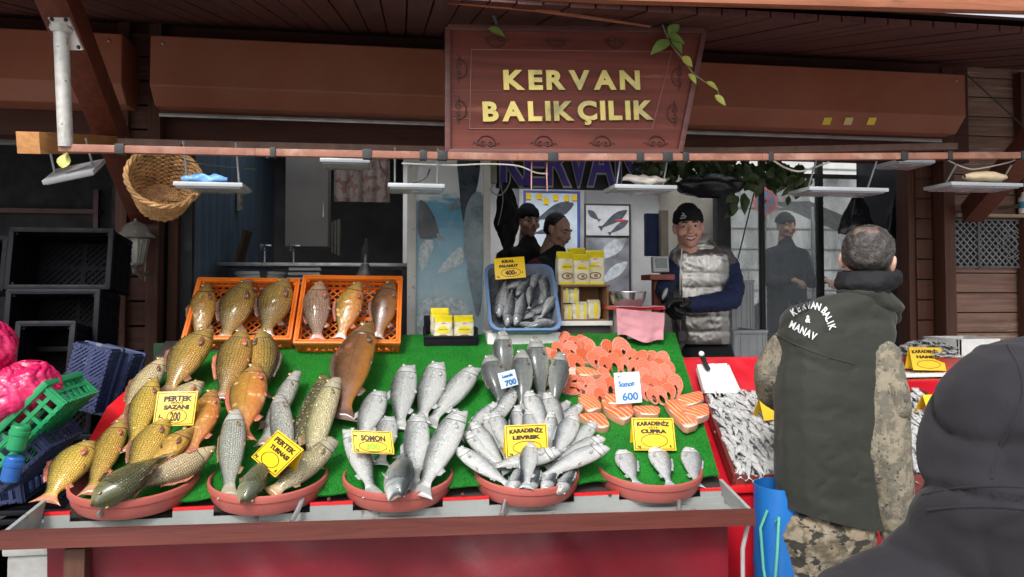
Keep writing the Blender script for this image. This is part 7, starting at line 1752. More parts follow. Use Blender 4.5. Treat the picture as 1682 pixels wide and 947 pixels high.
# ================================================================ grey crates behind the vendor, vent, bottle at the right wall
GRC = mat('grey_crate', (.36, .38, .39), .5, var=.12, scale=8)
for (x0, y0, x1, y1, Y, lab) in ((1208, 545, 1262, 620, 4.2, 'pale grey plastic crate lowest behind the vendor'), (1204, 462, 1240, 545, 4.7, 'grey plastic crate standing higher behind the vendor elbow')):
    a_, b2 = at(x0, y1, Y), at(x1, y0, Y); hh = b2.z - .3
    crate(Matrix.Translation(((a_.x + b2.x) / 2, Y + .2, .3)), b2.x - a_.x, .36, hh, GRC, lab, solid=True, nx=4, ny=4, nz=4)
vt = thing('window_grille', 'black plastic lattice grille set in a window of the planked wall', 'grille', at(1625, 440, 4.15))
a_, b2 = at(1566, 438, 4.15), at(1720, 362, 4.15)
m = MB(); m.box(((a_.x + b2.x) / 2, 4.188, (a_.z + b2.z) / 2), (b2.x - a_.x, .012, b2.z - a_.z)); m.build('opening_shade_sheet', BLACKM, vt)  # black sheet stands in for the shade inside the window
m = MB(); cx, cz = (a_.x + b2.x) / 2, (a_.z + b2.z) / 2; W_, H_ = b2.x - a_.x, b2.z - a_.z
for s in (-1, 1):
    for k in range(-16, 17):
        c0 = k * .045; pts = []
        for x in (-W_ / 2, W_ / 2):
            z = s * x + c0
            if abs(z) <= H_ / 2: pts.append(Vector((cx + x, 4.168 + .003 * s, cz + z)))
        for z in (-H_ / 2, H_ / 2):
            x = (z - c0) / s
            if abs(x) < W_ / 2: pts.append(Vector((cx + x, 4.168 + .003 * s, cz + z)))
        if len(pts) >= 2: m.beam(pts[0], pts[1], .007, .006, 0)
for rr_ in (.05, .09): m.tube([Vector((cx + .08 + rr_ * math.cos(q), 4.165, cz + rr_ * math.sin(q))) for q in [k * .3 for k in range(22)]], .004, 5, False)
m.build('lattice', mat('grille_grey', (.22, .22, .23), .4), vt)
m = MB()
for x in (a_.x, cx - W_ * .22, b2.x): m.box((x, 4.17, cz), (.014, .03, H_ + .02), None, .002)
for z in (a_.z, b2.z): m.box((cx, 4.17, z), (W_ + .02, .03, .012), None, .002)
m.build('frame', mat('frame_dark_metal', (.10, .095, .09), .5), vt)
m = MB(); p = at(1640, 357, 4.1); m.box((cx + .01, 4.14, b2.z + .022), (W_ + .03, .10, .018), None, .003); tag(m.build('wooden_ledge', wood('ledge_pine', (.34, .22, .14), (.55, .40, .27), 'X')), 'pale wooden ledge above the black lattice grille', 'ledge')
bt_ = thing('pump_bottle', 'white bottle with a blue label hanging at the right edge of the wall', 'bottle', at(1680, 352, 4.0))
p = at(1682, 350, 4.0); m = MB(); m.lathe([(0, 0), (.026, 0), (.028, .01), (.028, .09), (.015, .11), (.012, .13), (0, .13)], Matrix.Translation(p), 20); m.build('bottle', WHITEP, bt_)
m = MB(); m.lathe([(.0285, .03), (.0287, .03), (.0287, .07), (.0285, .07)], Matrix.Translation(p), 20); m.build('label', mat('teal_label', (.05, .25, .32), .5), bt_)
m = MB(); m.box((p.x, 4.09, p.z + .05), (.02, .18, .02)); m.build('holder', STEEL, bt_)

# ================================================================ beyond the screen: road sign, car, parapet
sgn = thing('road_sign', 'round red and blue no stopping sign seen through the plastic screen', 'sign', at(1257, 330, 8.5))
c = at(1257, 330, 8.5); Ms = Matrix.Translation(c) @ Matrix.Rotation(R(90), 4, 'X')
m = MB(Ms); m.lathe([(0, 0), (.16, 0), (.16, -.01), (0, -.01)], None, 40); m.build('blue_disc', mat('sign_blue', (.16, .22, .42), .4, bump=0), sgn)
m = MB(Ms); m.lathe([(.125, .0), (.125, .006), (.165, .006), (.165, 0)], None, 40)
for s in (-1, 1): m.box((0, 0, .004), (.27, .035, .004), R(45) * s)
m.build('red_ring_and_cross', mat('sign_red', (.62, .16, .16), .4, bump=0), sgn)
m = MB(); m.tube([Vector((c.x, 8.53, 0)), Vector((c.x, 8.53, c.z + .1))], .025, 10); m.build('pole', STEEL, sgn)
pk = thing('parked_car', 'pale car parked in the side street beyond the plastic screen', 'car', at(1230, 480, 9.3))
cp = at(1230, 470, 9.3); CARM = mat('car_paint', (.45, .46, .47), .25, .2, var=.05, bump=0, coat=.6); GLS = mat('car_glass', (.03, .035, .04), .08, bump=0, spec=.8)
xc, yc = cp.x + .3, 9.6
prof = [(-1.9, .35), (-2.0, .7), (-1.85, .92), (-1.0, 1.02), (-.45, 1.45), (.7, 1.5), (1.35, 1.08), (1.95, 1.0), (2.05, .6), (1.95, .32)]
m = MB(); m.prism([(xc + x, yc - .8, z) for x, z in prof], (0, 1.6, 0)); o = m.build('body', CARM, pk); bv = o.modifiers.new('bevel', 'BEVEL'); bv.width = .07; bv.segments = 3
m = MB(); m.prism([(xc - .88, yc - .812, 1.04), (xc - .38, yc - .812, 1.40), (xc + .05, yc - .812, 1.42), (xc + .05, yc - .812, 1.04)], (0, .01, 0)); m.build('window', GLS, pk)
m = MB(); m.prism([(xc + .12, yc - .812, 1.04), (xc + .12, yc - .812, 1.42), (xc + .62, yc - .812, 1.42), (xc + 1.12, yc - .812, 1.06)], (0, .01, 0)); m.build('window', GLS, pk)
for s in (-1.2, 1.25):
    m = MB(); m.lathe([(0, -.1), (.31, -.1), (.33, -.06), (.33, .08), (.30, .1), (0, .1)], Matrix.Translation((xc + s, yc - .76, .33)) @ Matrix.Rotation(R(90), 4, 'X'), 28); w_ = m.build('wheel', BLACKM, pk)
    m = MB(); m.lathe([(0, .108), (.2, .108), (.21, .1), (0, .1)], Matrix.Translation((xc + s, yc - .76, .33)) @ Matrix.Rotation(R(90), 4, 'X'), 20); m.build('rim', STEEL, w_)
sc_t = thing('market_stall', 'low stall with a pale canopy beyond the plastic screen', 'stall', at(1390, 520, 7.2))
m = MB(); a_, b2 = at(1330, 455, 7.4), at(1480, 330, 7.4)
m.prism([at(1330, 330, 7.8), at(1330, 318, 7.8), at(1470, 372, 7.2), at(1470, 390, 7.2)], (0, .9, .1)); m.build('canopy', mat('canopy_cloth', (.6, .62, .6), .7), sc_t)
m = MB(); p = at(1350, 560, 7.2); m.box((p.x + .3, 7.5, .45), (2.2, .7, .9), None, .02); m.build('counter', mat('stall_brown', (.2, .13, .1), .7), sc_t)
for x_ in (1335, 1465):
    m = MB(); p = at(x_, 400, 7.6); m.tube([Vector((p.x, 7.6, 0)), Vector((p.x, 7.6, at(x_, 340, 7.6).z))], .02, 8); m.build('pole', STEEL, sc_t)
# ================================================================ people
def hull_into(bm, spheres):
    pts = bmesh.new()
    for c, r in spheres:
        r = (r, r, r) if not isinstance(r, (tuple, list)) else r
        t = bmesh.new(); bmesh.ops.create_icosphere(t, subdivisions=2, radius=1)
        for v in t.verts: pts.verts.new(Vector(c) + Vector((v.co.x * r[0], v.co.y * r[1], v.co.z * r[2])))
        t.free()
    res = bmesh.ops.convex_hull(pts, input=pts.verts[:])
    junk = [g for g in res['geom_interior'] + res['geom_unused'] if isinstance(g, bmesh.types.BMVert)]
    bmesh.ops.delete(pts, geom=list(set(junk)), context='VERTS')
    bmesh.ops.recalc_face_normals(pts, faces=pts.faces[:])
    vm = {v: bm.verts.new(v.co) for v in pts.verts}
    for f in pts.faces: bm.faces.new([vm[v] for v in f.verts])
    pts.free()
def blob(name, prims, voxel, matl, parent=None, smooth=6, disp=None, cuts=(), label=None, xf=None, fac=.5):
    """union of rounded hulls remeshed into ONE continuous surface, smoothed, optionally wrinkled and cut at hems"""
    bm = bmesh.new()
    for p in prims: hull_into(bm, p)
    if xf is not None:
        for v in bm.verts: v.co = xf @ v.co
    me = bpy.data.meshes.new(name); bm.to_mesh(me); bm.free()
    o = bpy.data.objects.new(name, me); COL.objects.link(o)
    rm = o.modifiers.new('r', 'REMESH'); rm.mode = 'VOXEL'; rm.voxel_size = voxel
    sm = o.modifiers.new('s', 'SMOOTH'); sm.iterations = smooth; sm.factor = fac
    dg = bpy.context.evaluated_depsgraph_get(); dg.update(); me2 = bpy.data.meshes.new_from_object(o.evaluated_get(dg))
    bpy.data.objects.remove(o); bpy.data.meshes.remove(me); me2.name = name
    if disp:
        no = [v.normal.copy() for v in me2.vertices]
        for v, n in zip(me2.vertices, no): v.co = v.co + n * disp(v.co, n)
    if cuts:
        bm = bmesh.new(); bm.from_mesh(me2)
        for p, n in cuts: bmesh.ops.bisect_plane(bm, geom=bm.verts[:] + bm.edges[:] + bm.faces[:], plane_co=p, plane_no=n, clear_outer=True)
        bm.to_mesh(me2); bm.free()
    me2.materials.clear(); me2.materials.append(matl)
    me2.polygons.foreach_set('use_smooth', np.ones(len(me2.polygons), dtype=bool)); me2.update()
    return link(name, me2, parent, label)
def wrinkle(amp, s, stretch=(1, 1, 1), seed=0, fine=.35):
    def f(p, n):
        q = Vector((p.x * s * stretch[0], p.y * s * stretch[1], p.z * s * stretch[2])) + Vector((seed, seed * .7, 0))
        w1 = 1 - abs(noise.noise(q)) * 2; w2 = 1 - abs(noise.noise(q * 2.3 + Vector((3, 1, 5)))) * 2
        return amp * (w1 * abs(w1) + fine * w2)
    return f
def crease(p, s, seed, wd=.07, stretch=(1, 1, 1.6)):
    """thin valleys where cloth folds, 0..1"""
    q = Vector((p.x * s * stretch[0] + p.z * s * .5, p.y * s * stretch[1], p.z * s * stretch[2])) + Vector((seed, 0, seed))
    n1 = noise.noise(q + Vector((0, 0, 1)) * .6 * noise.noise(q * 2)); mask = .5 + .5 * noise.noise(q * .7 + Vector((7, 7, 7)))
    return math.exp(-(n1 / wd) ** 2) * max(0, min(1, mask * 1.6 - .3))
SKIN = mat('skin', (.58, .34, .25), .5, var=.12, scale=14, bump=.1, bscale=150); SKINR = mat('skin_ruddy', (.62, .33, .25), .5, var=.14, scale=14, bump=.1, bscale=150)
HAIRD = mat('dark_hair', (.022, .018, .016), .5, var=.5, scale=60, bump=.8, bscale=120); HAIRG = mat('greying_hair', (.035, .03, .028), .5, var=.6, scale=80, bump=1.0, bscale=140, col2=(.12, .105, .095), mixs=30, mixlo=.5, mixhi=.7)
EYEW = mat('eye_white', (.42, .39, .36), .2, bump=0); TEETH = mat('teeth', (.6, .56, .5), .25, bump=0); LIP = mat('lips', (.32, .11, .09), .45)
BLKW = cloth('black_knit', (.014, .014, .016), var=.3, weave=700, sheen=0); BLKG = mat('black_glove', (.015, .015, .017), .5, var=.3, bump=.3, bscale=90)
def head(parent, c, fwd, up=(0, 0, 1), s=1.0, skin=SKIN, smile=0.0, brow=HAIRD, hair=None, hairm=None, beanie=None, neck=True):
    """one continuous head with nose, brow, cheeks, chin and ears; eyes, brows, mouth and hair are its children"""
    f = Vector(fwd).normalized(); u = Vector(up); u = (u - f * u.dot(f)).normalized(); r = f.cross(u)
    M = Matrix.Translation(c) @ Matrix((r, f, u)).transposed().to_4x4() @ Matrix.Scale(s, 4)
    V = Vector
    pr = [[(V((0, -.012, .03)), (.075, .093, .083))], [(V((0, .02, .0)), (.066, .07, .075)), (V((0, .055, -.085)), .030), (V((.036, .0, -.06)), .03), (V((-.036, .0, -.06)), .03)],
          [(V((0, .088, .008)), .010), (V((0, .108, -.026)), .0125)], [(V((.012, .097, -.03)), .009), (V((-.012, .097, -.03)), .009)], [(V((.040, .058, -.028)), .027)], [(V((-.040, .058, -.028)), .027)],
          [(V((.05, .067, .022)), .011), (V((0, .086, .02)), .011), (V((-.05, .067, .022)), .011)], [(V((.022, .086, -.058)), .010), (V((-.022, .086, -.058)), .010)], [(V((.018, .088, -.048)), .009), (V((-.018, .088, -.048)), .009)],
          [(V((.076, -.012, -.004)), (.010, .018, .030)), (V((.082, -.022, .006)), (.006, .014, .022))], [(V((-.076, -.012, -.004)), (.010, .018, .030)), (V((-.082, -.022, .006)), (.006, .014, .022))]]
    if neck: pr.append([(V((0, -.02, -.05)), .054), (V((0, -.032, -.17)), .06)])
    o = blob('head', pr, .0055 * s, skin, parent, 5, None, (), None, M)
    for sx in (-1, 1):
        m = MB(M); m.sphere(V((sx * .031, .075, .004)), (.0145, .011, .0065 if smile else .009)); m.mi = 1; m.sphere(V((sx * .031 + .002, .0835, .004)), (.0062, .004, .0062)); m.build('eye', [EYEW, PUPIL], o, sharp=0)
        m = MB(M); m.tube([V((sx * .014, .094, .022)), V((sx * .03, .089, .029)), V((sx * .05, .072, .022))], [.004, .005, .003], 6); m.build('eyebrow', brow, o)
    k = smile
    m = MB(M); n = 12
    up_ = [V((.030 * (1 + .15 * k) * math.cos(a), .0985 - .018 * math.cos(a) ** 2, -.053 + k * .012 * math.cos(a) ** 2 )) for a in [math.pi * i / n for i in range(n + 1)]]
    m.tube(up_, .0035, 6); lo_ = [V((p.x * .92, p.y - .002, p.z - (.004 + .016 * k) * math.sin(math.pi * i / n))) for i, p in enumerate(up_)]; m.tube(lo_, .0042, 6); m.build('lips', LIP, o)
    if k:
        m = MB(M); Vt = []; 
        for a_, b_ in zip(up_, lo_): Vt += [a_ + V((0, .0005, 0)), a_.lerp(b_, .75) + V((0, .0005, 0))]
        m.raw(Vt, [(2 * i, 2 * i + 1, 2 * i + 3, 2 * i + 2) for i in range(n)]); m.raw([v - V((0, .003, 0)) for v in Vt], [(2 * i, 2 * i + 1, 2 * i + 3, 2 * i + 2) for i in range(n)]); m.build('teeth', TEETH, o)
    if beanie:
        pr = [[(V((0, -.014, .058)), (.086, .104, .075)), (V((0, -.02, .034)), (.088, .104, .04)), (V((0, .008, .052)), (.078, .088, .03))], [(V((0, -.02, .10)), (.06, .072, .045))]]
        b_ = blob('beanie', pr, .006 * s, beanie, o, 5, lambda p, n: .0012 * math.sin(math.atan2(p.x - c.x, p.y - c.y) * 60), ((M @ V((0, 0, .028 )), (M.to_3x3() @ V((0, -.25, -1))).normalized()),), None, M)
    if hair: blob('hair', hair, .006 * s, hairm or HAIRD, o, 3, wrinkle(.003, 55), (), None, M)
    return o, M
def glove(name, wrist, dirv, palm_n, s, matl, parent, curl=.8, thumb=1):
    """hand with palm, four bent fingers of unequal length and a thumb from the side of the palm"""
    d = Vector(dirv).normalized(); n = Vector(palm_n); n = (n - d * n.dot(d)).normalized(); r = d.cross(n); w0 = Vector(wrist); pr = []
    pr.append([(w0, .028 * s), (w0 + d * .03 * s, .030 * s)])
    pr.append([(w0 + d * .03 * s + r * .022 * s, .020 * s), (w0 + d * .03 * s - r * .022 * s, .020 * s), (w0 + d * .09 * s + r * .030 * s, .015 * s), (w0 + d * .09 * s - r * .030 * s, .015 * s)])
    for i, L in enumerate((.070, .080, .074, .058)):
        o_ = r * (.033 - .022 * i) * s; p = w0 + d * .09 * s + o_; a = 0; seg = (.45, .32, .23); rad = (.0115, .0105, .0095, .0085)
        for k in range(3):
            a += curl * (.55 if k == 0 else .75); q = p + (d * math.cos(a) + n * math.sin(a)) * L * seg[k] * s; pr.append([(p, rad[k] * s), (q, rad[k + 1] * s)]); p = q
    p = w0 + d * .035 * s + r * .030 * s * thumb; q = p + (d * .55 + r * .6 * thumb + n * .45).normalized() * .045 * s; q2 = q + (d * .9 + n * .5).normalized() * .034 * s
    pr.append([(p, .016 * s), (q, .0125 * s)]); pr.append([(q, .0125 * s), (q2, .010 * s)])
    return blob(name, pr, .0042 * s, matl, parent, 3)
def limb(pts): return [[pts[i], pts[i + 1]] for i in range(len(pts) - 1)]

# ---------------------------------------------------------------- man in the olive vest, seen from behind
DV = 2.5
v = lambda x, y, d=DV: atd(x, y, d)
pv = thing('person', 'man seen from behind in a dark olive lettered vest over a sand camouflage jacket', 'person', (v(1350, 900).x, v(1350, 900).y, 0))
OLV = cloth('olive_vest', (.026, .028, .022), .7, 3.0, .15, 1200, .2, .1)
b = NB('sand_camouflage'); tc = b.n('TexCoord'); sn = b.n('VectorMath', operation='SNAP'); sn.inputs[1].default_value = (.006, .006, .006); b.l(tc.outputs['Object'], sn.inputs[0]); vec = sn.outputs[0]
c = b.ramp(b.noise(vec, 16, 3), [(.42, (.165, .14, .10)), (.50, (.225, .195, .14))])
c = b.mix(b.math('MULTIPLY', b.ramp(b.noise(b.mapped(vec, (1, 1, .7)), 28, 5, .65), [(.50, (0, 0, 0)), (.52, (1, 1, 1))]), .7), c, (.095, .092, .075)); c = b.mix(b.ramp(b.noise(b.mapped(vec, (1.3, 1, .8)), 44, 5, .7), [(.60, (0, 0, 0)), (.62, (1, 1, 1))]), c, (.055, .052, .046)); b.l(c, b.b.inputs['Base Color']); b.val(b.b, Roughness=.85)
b.bump(b.noise(tc.outputs['Object'], 30, 6, .65, .6), .5, .012); CAMO = b.m
b = NB('woodland_camouflage'); tc = b.n('TexCoord'); vec = tc.outputs['Object']
c = b.ramp(b.noise(vec, 11, 5, .6), [(.40, (.24, .19, .13)), (.47, (.10, .085, .05)), (.55, (.26, .22, .16))]); c = b.mix(b.ramp(b.noise(b.mapped(vec, (1, 1, 1.6)), 16, 5, .6), [(.55, (0, 0, 0)), (.57, (1, 1, 1))]), c, (.03, .025, .02)); b.l(c, b.b.inputs['Base Color']); b.val(b.b, Roughness=.85); b.bump(b.noise(vec, 26, 6, .6, .5), .4, .01); CAMO2 = b.m
# trousers down to the ground and shoes
hl, hr = v(1322, 872), v(1388, 880); fl, fr_ = Vector((hl.x - .02, hl.y + .02, .09)), Vector((hr.x + .03, hr.y + .06, .09)); kn = lambda a, c_: a.lerp(c_, .5) + Vector((0, .03, 0))
blob('trousers', [[(v(1335, 850), (.10, .10, .06)), (v(1385, 858), (.095, .10, .06)), (hl, .102), (hr, .098)]] + limb([(hl, .10), (kn(hl, fl), .075), (fl, .055)]) + limb([(hr, .10), (kn(hr, fr_), .075), (fr_, .055)]), .012, CAMO2, pv, 5, wrinkle(.007, 14, (1, 1, 2.2), 2), ((Vector((0, 0, .06)), (0, 0, -1)),))
for f_ in (fl, fr_): blob('shoe', [[(f_ + Vector((0, -.02, -.045)), (.045, .05, .045)), (f_ + Vector((0, .16, -.055)), (.045, .06, .033))]], .012, BLKG, pv, 4)
# torso
def vest_disp(p, n):
    q = Vector((p.x * 5 + p.z * 4, p.y * 5, p.z * 7)); w_ = noise.noise(q); w2 = noise.noise(Vector((p.x * 13 - p.z * 9, p.y * 13, p.z * 10)))
    return .005 * (1 - 2 * abs(w_)) + .0015 * (1 - 2 * abs(w2)) - .007 * crease(p, 4.5, 3) - .004 * crease(p, 9, 5, .09)
hem_a, hem_b = v(1285, 828), v(1436, 864)
hn = (hem_b - hem_a).cross(Vector((0, 1, 0))).normalized(); hn = hn if hn.z < 0 else -hn
VP = [[(v(1326, 535), (.092, .095, .075)), (v(1425, 545, 2.56), (.085, .10, .075)), (v(1330, 640), (.118, .115, .12)), (v(1400, 650, 2.53), (.105, .12, .12))],
      [(v(1330, 640), (.118, .115, .12)), (v(1400, 650, 2.53), (.105, .12, .12)), (v(1335, 790), (.122, .12, .12)), (v(1392, 800, 2.53), (.112, .125, .12))],
      [(v(1335, 790), (.122, .12, .12)), (v(1392, 800, 2.53), (.112, .125, .12)), (v(1340, 850), (.123, .125, .08)), (v(1395, 870, 2.53), (.112, .13, .08))],
      [(v(1340, 520), (.07, .07, .05)), (v(1415, 485, 2.54), (.075, .075, .03)), (v(1430, 520, 2.57), (.08, .09, .05))]]
vest = blob('vest', VP, .010, OLV, pv, 7, vest_disp, ((hem_a, hn),))
# stand-up collar
colr = blob('collar', [[(v(1415, 478, 2.54), (.085, .082, .02)), (v(1432, 500, 2.56), (.10, .095, .03)), (v(1452, 505, 2.60), (.06, .08, .025))], [(v(1440, 490, 2.6), (.05, .07, .02)), (v(1462, 520, 2.62), (.03, .05, .03))]], .009, OLV, pv, 5, wrinkle(.003, 12))
# jacket sleeves: soft folds running across the arm
def armfold(p, n):
    q = noise.noise(Vector((p.x * 5, p.y * 5, p.z * 4))); q2 = noise.noise(Vector((p.x * 7 + 4, p.y * 7, p.z * 5)))
    return -.006 * (1 - abs(math.sin(p.z * 26 + q * 5 + p.x * 8))) ** 3 * (.6 + q2) - .003 * (1 - abs(math.sin(p.z * 55 + q2 * 6 - p.x * 14))) ** 3 + .004 * q
SL_ = limb([(v(1440, 592, 2.50), .085), (v(1452, 660, 2.46), .082), (v(1456, 742, 2.44), .078), (v(1468, 820, 2.44), .070), (v(1476, 872, 2.45), .062)])
blob('jacket_sleeve', SL_, .008, CAMO, pv, 5, armfold, ((v(1477, 880, 2.45), (v(1477, 880, 2.45) - v(1468, 820, 2.44)).normalized()),))
blob('jacket_sleeve', limb([(v(1296, 572, 2.54), .075), (v(1268, 612, 2.56), .066), (v(1268, 640, 2.62), .062), (v(1300, 668, 2.85), .05)]), .010, CAMO, pv, 5, armfold)
m = MB(); a_, b2 = v(1462, 628, 2.36), v(1492, 690, 2.36)
blob('sleeve_pocket', [[(v(1475, 632, 2.405), (.030, .03, .025)), (v(1480, 672, 2.40), (.033, .03, .03))]], .008, CAMO, pv, 4, wrinkle(.003, 20)); m.bm.free()
glove('hand', v(1480, 885, 2.45), (.1, .1, -1), (-.6, .6, 0), 1.0, SKIN, pv, .5, -1); glove('hand', v(1303, 670, 2.86), (.4, 1, -.25), (.2, .1, -1), 1.0, SKIN, pv, .6, 1)
# head turned away to the right, black neck tube
hc = v(1425, 430, 2.55)
hairp = [[(Vector((0, -.022, .040)), (.083, .096, .084)), (Vector((0, -.040, .010)), (.078, .076, .05))], [(Vector((0, .03, .06)), (.074, .07, .05))]]
ho, Mh = head(pv, hc, (.62, .78, -.06), (.10, -.05, 1), 1.03, SKIN, 0, HAIRD, hairp, HAIRG, None, False)
bald = mat('balding_skin', (.13, .085, .065), .5, var=.35, scale=60, bump=.6, bscale=140)
blob('bald_patch', [[(Mh @ Vector((-.026, -.0725, .0815)), .026), (Mh @ Vector((.014, -.0735, .0820)), .026)]], .005, bald, ho, 3)
blob('neck_tube', [[(v(1419, 468, 2.54), (.094, .095, .030)), (v(1423, 450, 2.555), (.0965, .104, .016)), (v(1450, 456, 2.64), (.066, .064, .045))], [(v(1417, 468, 2.54), (.086, .088, .03)), (v(1420, 488, 2.55), (.078, .08, .03))]], .007, BLKW, pv, 5, wrinkle(.004, 14, (1, 1, 2.5), 1))
# seam across the back of the vest and the printed words
bv_ = BVHTree.FromPolygons([tuple(x.co) for x in vest.data.vertices], [tuple(p.vertices) for p in vest.data.polygons])
def onvest(px_, py_, off=.0055):
    d = ray(px_, py_).normalized(); h_, n_, _, _ = bv_.ray_cast(EYE, d)
    return (h_ - d * off) if h_ is not None else atd(px_, py_, 2.4)
m = MB(); m.tube([onvest(1272 + 130 * t, 548 + 48 * t + 6 * math.sin(3 * t), .0) for t in [i / 16 for i in range(17)]], .003, 6); m.build('back_seam', OLV, pv)
WPR = mat('white_print', (.62, .65, .66), .6, bump=0)
def vest_text(ch, cx_, cy_, ang, hpx):
    me = text_mesh(ch, hpx * 1.37, .0, .5)
    bm = bmesh.new(); bm.from_mesh(me); bpy.data.meshes.remove(me)
    bmesh.ops.subdivide_edges(bm, edges=bm.edges[:], cuts=1)
    ca, sa = math.cos(ang), math.sin(ang)
    for v_ in bm.verts:
        x, y = v_.co.x * .74, v_.co.y - hpx / 2; v_.co = onvest(cx_ + x * ca + y * sa, cy_ + x * sa - y * ca)
    nm = bpy.data.meshes.new('lettering'); bm.to_mesh(nm); bm.free(); nm.materials.append(WPR); link('lettering', nm, pv)
for ch, px_, py_, ag in (('K', 1303, 512, -.55), ('E', 1311, 506, -.45), ('R', 1319.5, 502.5, -.3), ('V', 1328, 500.5, -.12), ('A', 1336, 500.5, .05), ('N', 1344, 503, .3), ('B', 1354.5, 509, .75), ('A', 1358.5, 516, .9), ('L', 1362, 523, 1.05), ('I', 1364.5, 529, 1.15), ('K', 1367, 536, 1.25)): vest_text(ch, px_, py_, ag, 12)
vest_text('&', 1327, 523, .1, 12)
for i, ch in enumerate('MANAV'): vest_text(ch, 1302 + 8.7 * i, 533 + 4.6 * i, .42, 12.5)

# ---------------------------------------------------------------- hooded person in the foreground
DH = 1.2
h = lambda x, y, d=DH: atd(x + 14, y + 6, d)
HOOD = cloth('charcoal_hoodie', (.021, .020, .024), .9, 3, .15, 1500, .15, .06)
ph = thing('person', 'person in a charcoal hooded sweatshirt close to the lens, hood up, seen from behind', 'person', (h(1640, 900).x, h(1640, 900).y, 0))
def hood_disp(p, n):
    q = Vector((p.x * 5, p.y * 5, p.z * 9 + p.x * 5)); a = 1 - 2 * abs(noise.noise(q)); a2 = 1 - 2 * abs(noise.noise(Vector((p.x * 11 + p.z * 6, p.y * 11, p.z * 13)) + Vector((4, 2, 0))))
    a3 = 1 - 2 * abs(noise.noise(Vector((p.x * 4 + p.z * 7, p.y * 4, p.z * 8 - p.x * 4)) + Vector((9, 2, 0)))); s1 = math.sin(p.z * 17 + p.x * 9 + 4.5 * noise.noise(Vector((p.x * 4, p.y * 4, p.z * 4)))); s2 = math.sin(p.z * 9 - p.x * 22 + 4 * noise.noise(Vector((p.x * 5 + 3, p.y * 5, p.z * 5)))); mk = .5 + .5 * noise.noise(Vector((p.x * 3, p.y * 3, p.z * 3 + 5))); return .006 * a * abs(a) + .002 * a2 - .024 * (1 - abs(s1)) ** 3 * mk - .020 * (1 - abs(s2)) ** 3 * (1 - mk)
HP = [[(h(1650, 690), (.122, .14, .125)), (h(1690, 655, 1.24), (.125, .14, .115)), (h(1610, 775), (.100, .13, .10)), (h(1700, 790, 1.22), (.13, .15, .10))],
      [(h(1598, 830, 1.16), (.075, .10, .045)), (h(1700, 840, 1.2), (.12, .14, .05)), (h(1620, 790, 1.16), (.09, .12, .04))]]
TP = [[(h(1690, 960, 1.26), (.15, .13, .10)), (h(1545, 925, 1.22), (.11, .10, .06)), (h(1400, 990, 1.24), (.085, .09, .07))],
      [(h(1690, 960, 1.26), (.15, .13, .10)), (h(1850, 960, 1.3), (.10, .1, .08))],
      [(h(1400, 990, 1.24), (.085, .09, .07)), (h(1690, 960, 1.26), (.15, .13, .10)), (h(1470, 1330, 1.3), (.10, .12, .10)), (h(1780, 1330, 1.32), (.12, .12, .10))]]
NK = [[(h(1612, 800, 1.18), (.095, .12, .06)), (h(1700, 830, 1.22), (.12, .14, .06)), (h(1585, 905, 1.2), (.10, .11, .06)), (h(1700, 930, 1.25), (.14, .13, .08))], [(h(1590, 880, 1.2), (.09, .10, .05)), (h(1450, 960, 1.23), (.075, .085, .055))]]
hs_ = blob('hooded_sweatshirt', HP + NK + TP + limb([(h(1390, 1005, 1.22), .075), (h(1380, 1220, 1.25), .065), (h(1430, 1350, 1.45), .05)]) + limb([(h(1860, 990, 1.28), .08), (h(1890, 1220, 1.3), .065), (h(1850, 1350, 1.5), .05)]), .0095, HOOD, ph, 8, hood_disp)
bh_ = BVHTree.FromPolygons([tuple(x.co) for x in hs_.data.vertices], [tuple(p.vertices) for p in hs_.data.polygons])
def onhood(px_, py_):
    d = ray(px_, py_).normalized(); q, n_, _, _ = bh_.ray_cast(EYE, d)
    return q - d * .0005 if q is not None else None
for seam in ([(1516 + 11 * t, 812 - 2.6 * t + .12 * t * t) for t in range(20)], [(1524 + 11 * t, 838 - 1.6 * t + .1 * t * t) for t in range(18)], [(1655 + 26 * math.sin(t * .28), 566 + 13 * t) for t in range(18)]):
    pts = [q for q in (onhood(*p) for p in seam) if q is not None]
    m = MB(); m.tube(pts, .0022, 6); m.build('seam', HOOD, ph)
hl2, hr2 = h(1560, 1380, 1.32), h(1720, 1380, 1.34)
fl2, fr2 = Vector((hl2.x - .03, hl2.y, .08)), Vector((hr2.x + .03, hr2.y, .08))
blob('trousers', [[(hl2, .11), (hr2, .11)]] + limb([(hl2, .10), (hl2.lerp(fl2, .5), .075), (fl2, .055)]) + limb([(hr2, .10), (hr2.lerp(fr2, .5), .075), (fr2, .055)]), .014, cloth('dark_jeans', (.02, .022, .03)), ph, 5)
for f_ in (fl2, fr2): blob('shoe', [[(f_ + Vector((0, -.02, -.04)), (.045, .05, .04)), (f_ + Vector((0, .15, -.05)), (.045, .06, .03))]], .012, BLKG, ph, 4)
head(ph, h(1680, 690, 1.27), (.5, .85, -.15), (0, 0, 1), .92, SKIN)
for w_, dd in ((h(1445, 1360, 1.47), -1), (h(1848, 1360, 1.52), 1)): glove('hand', w_, (.1, 1, -.4), (0, .2, -1), .95, SKIN, ph, .6, dd)

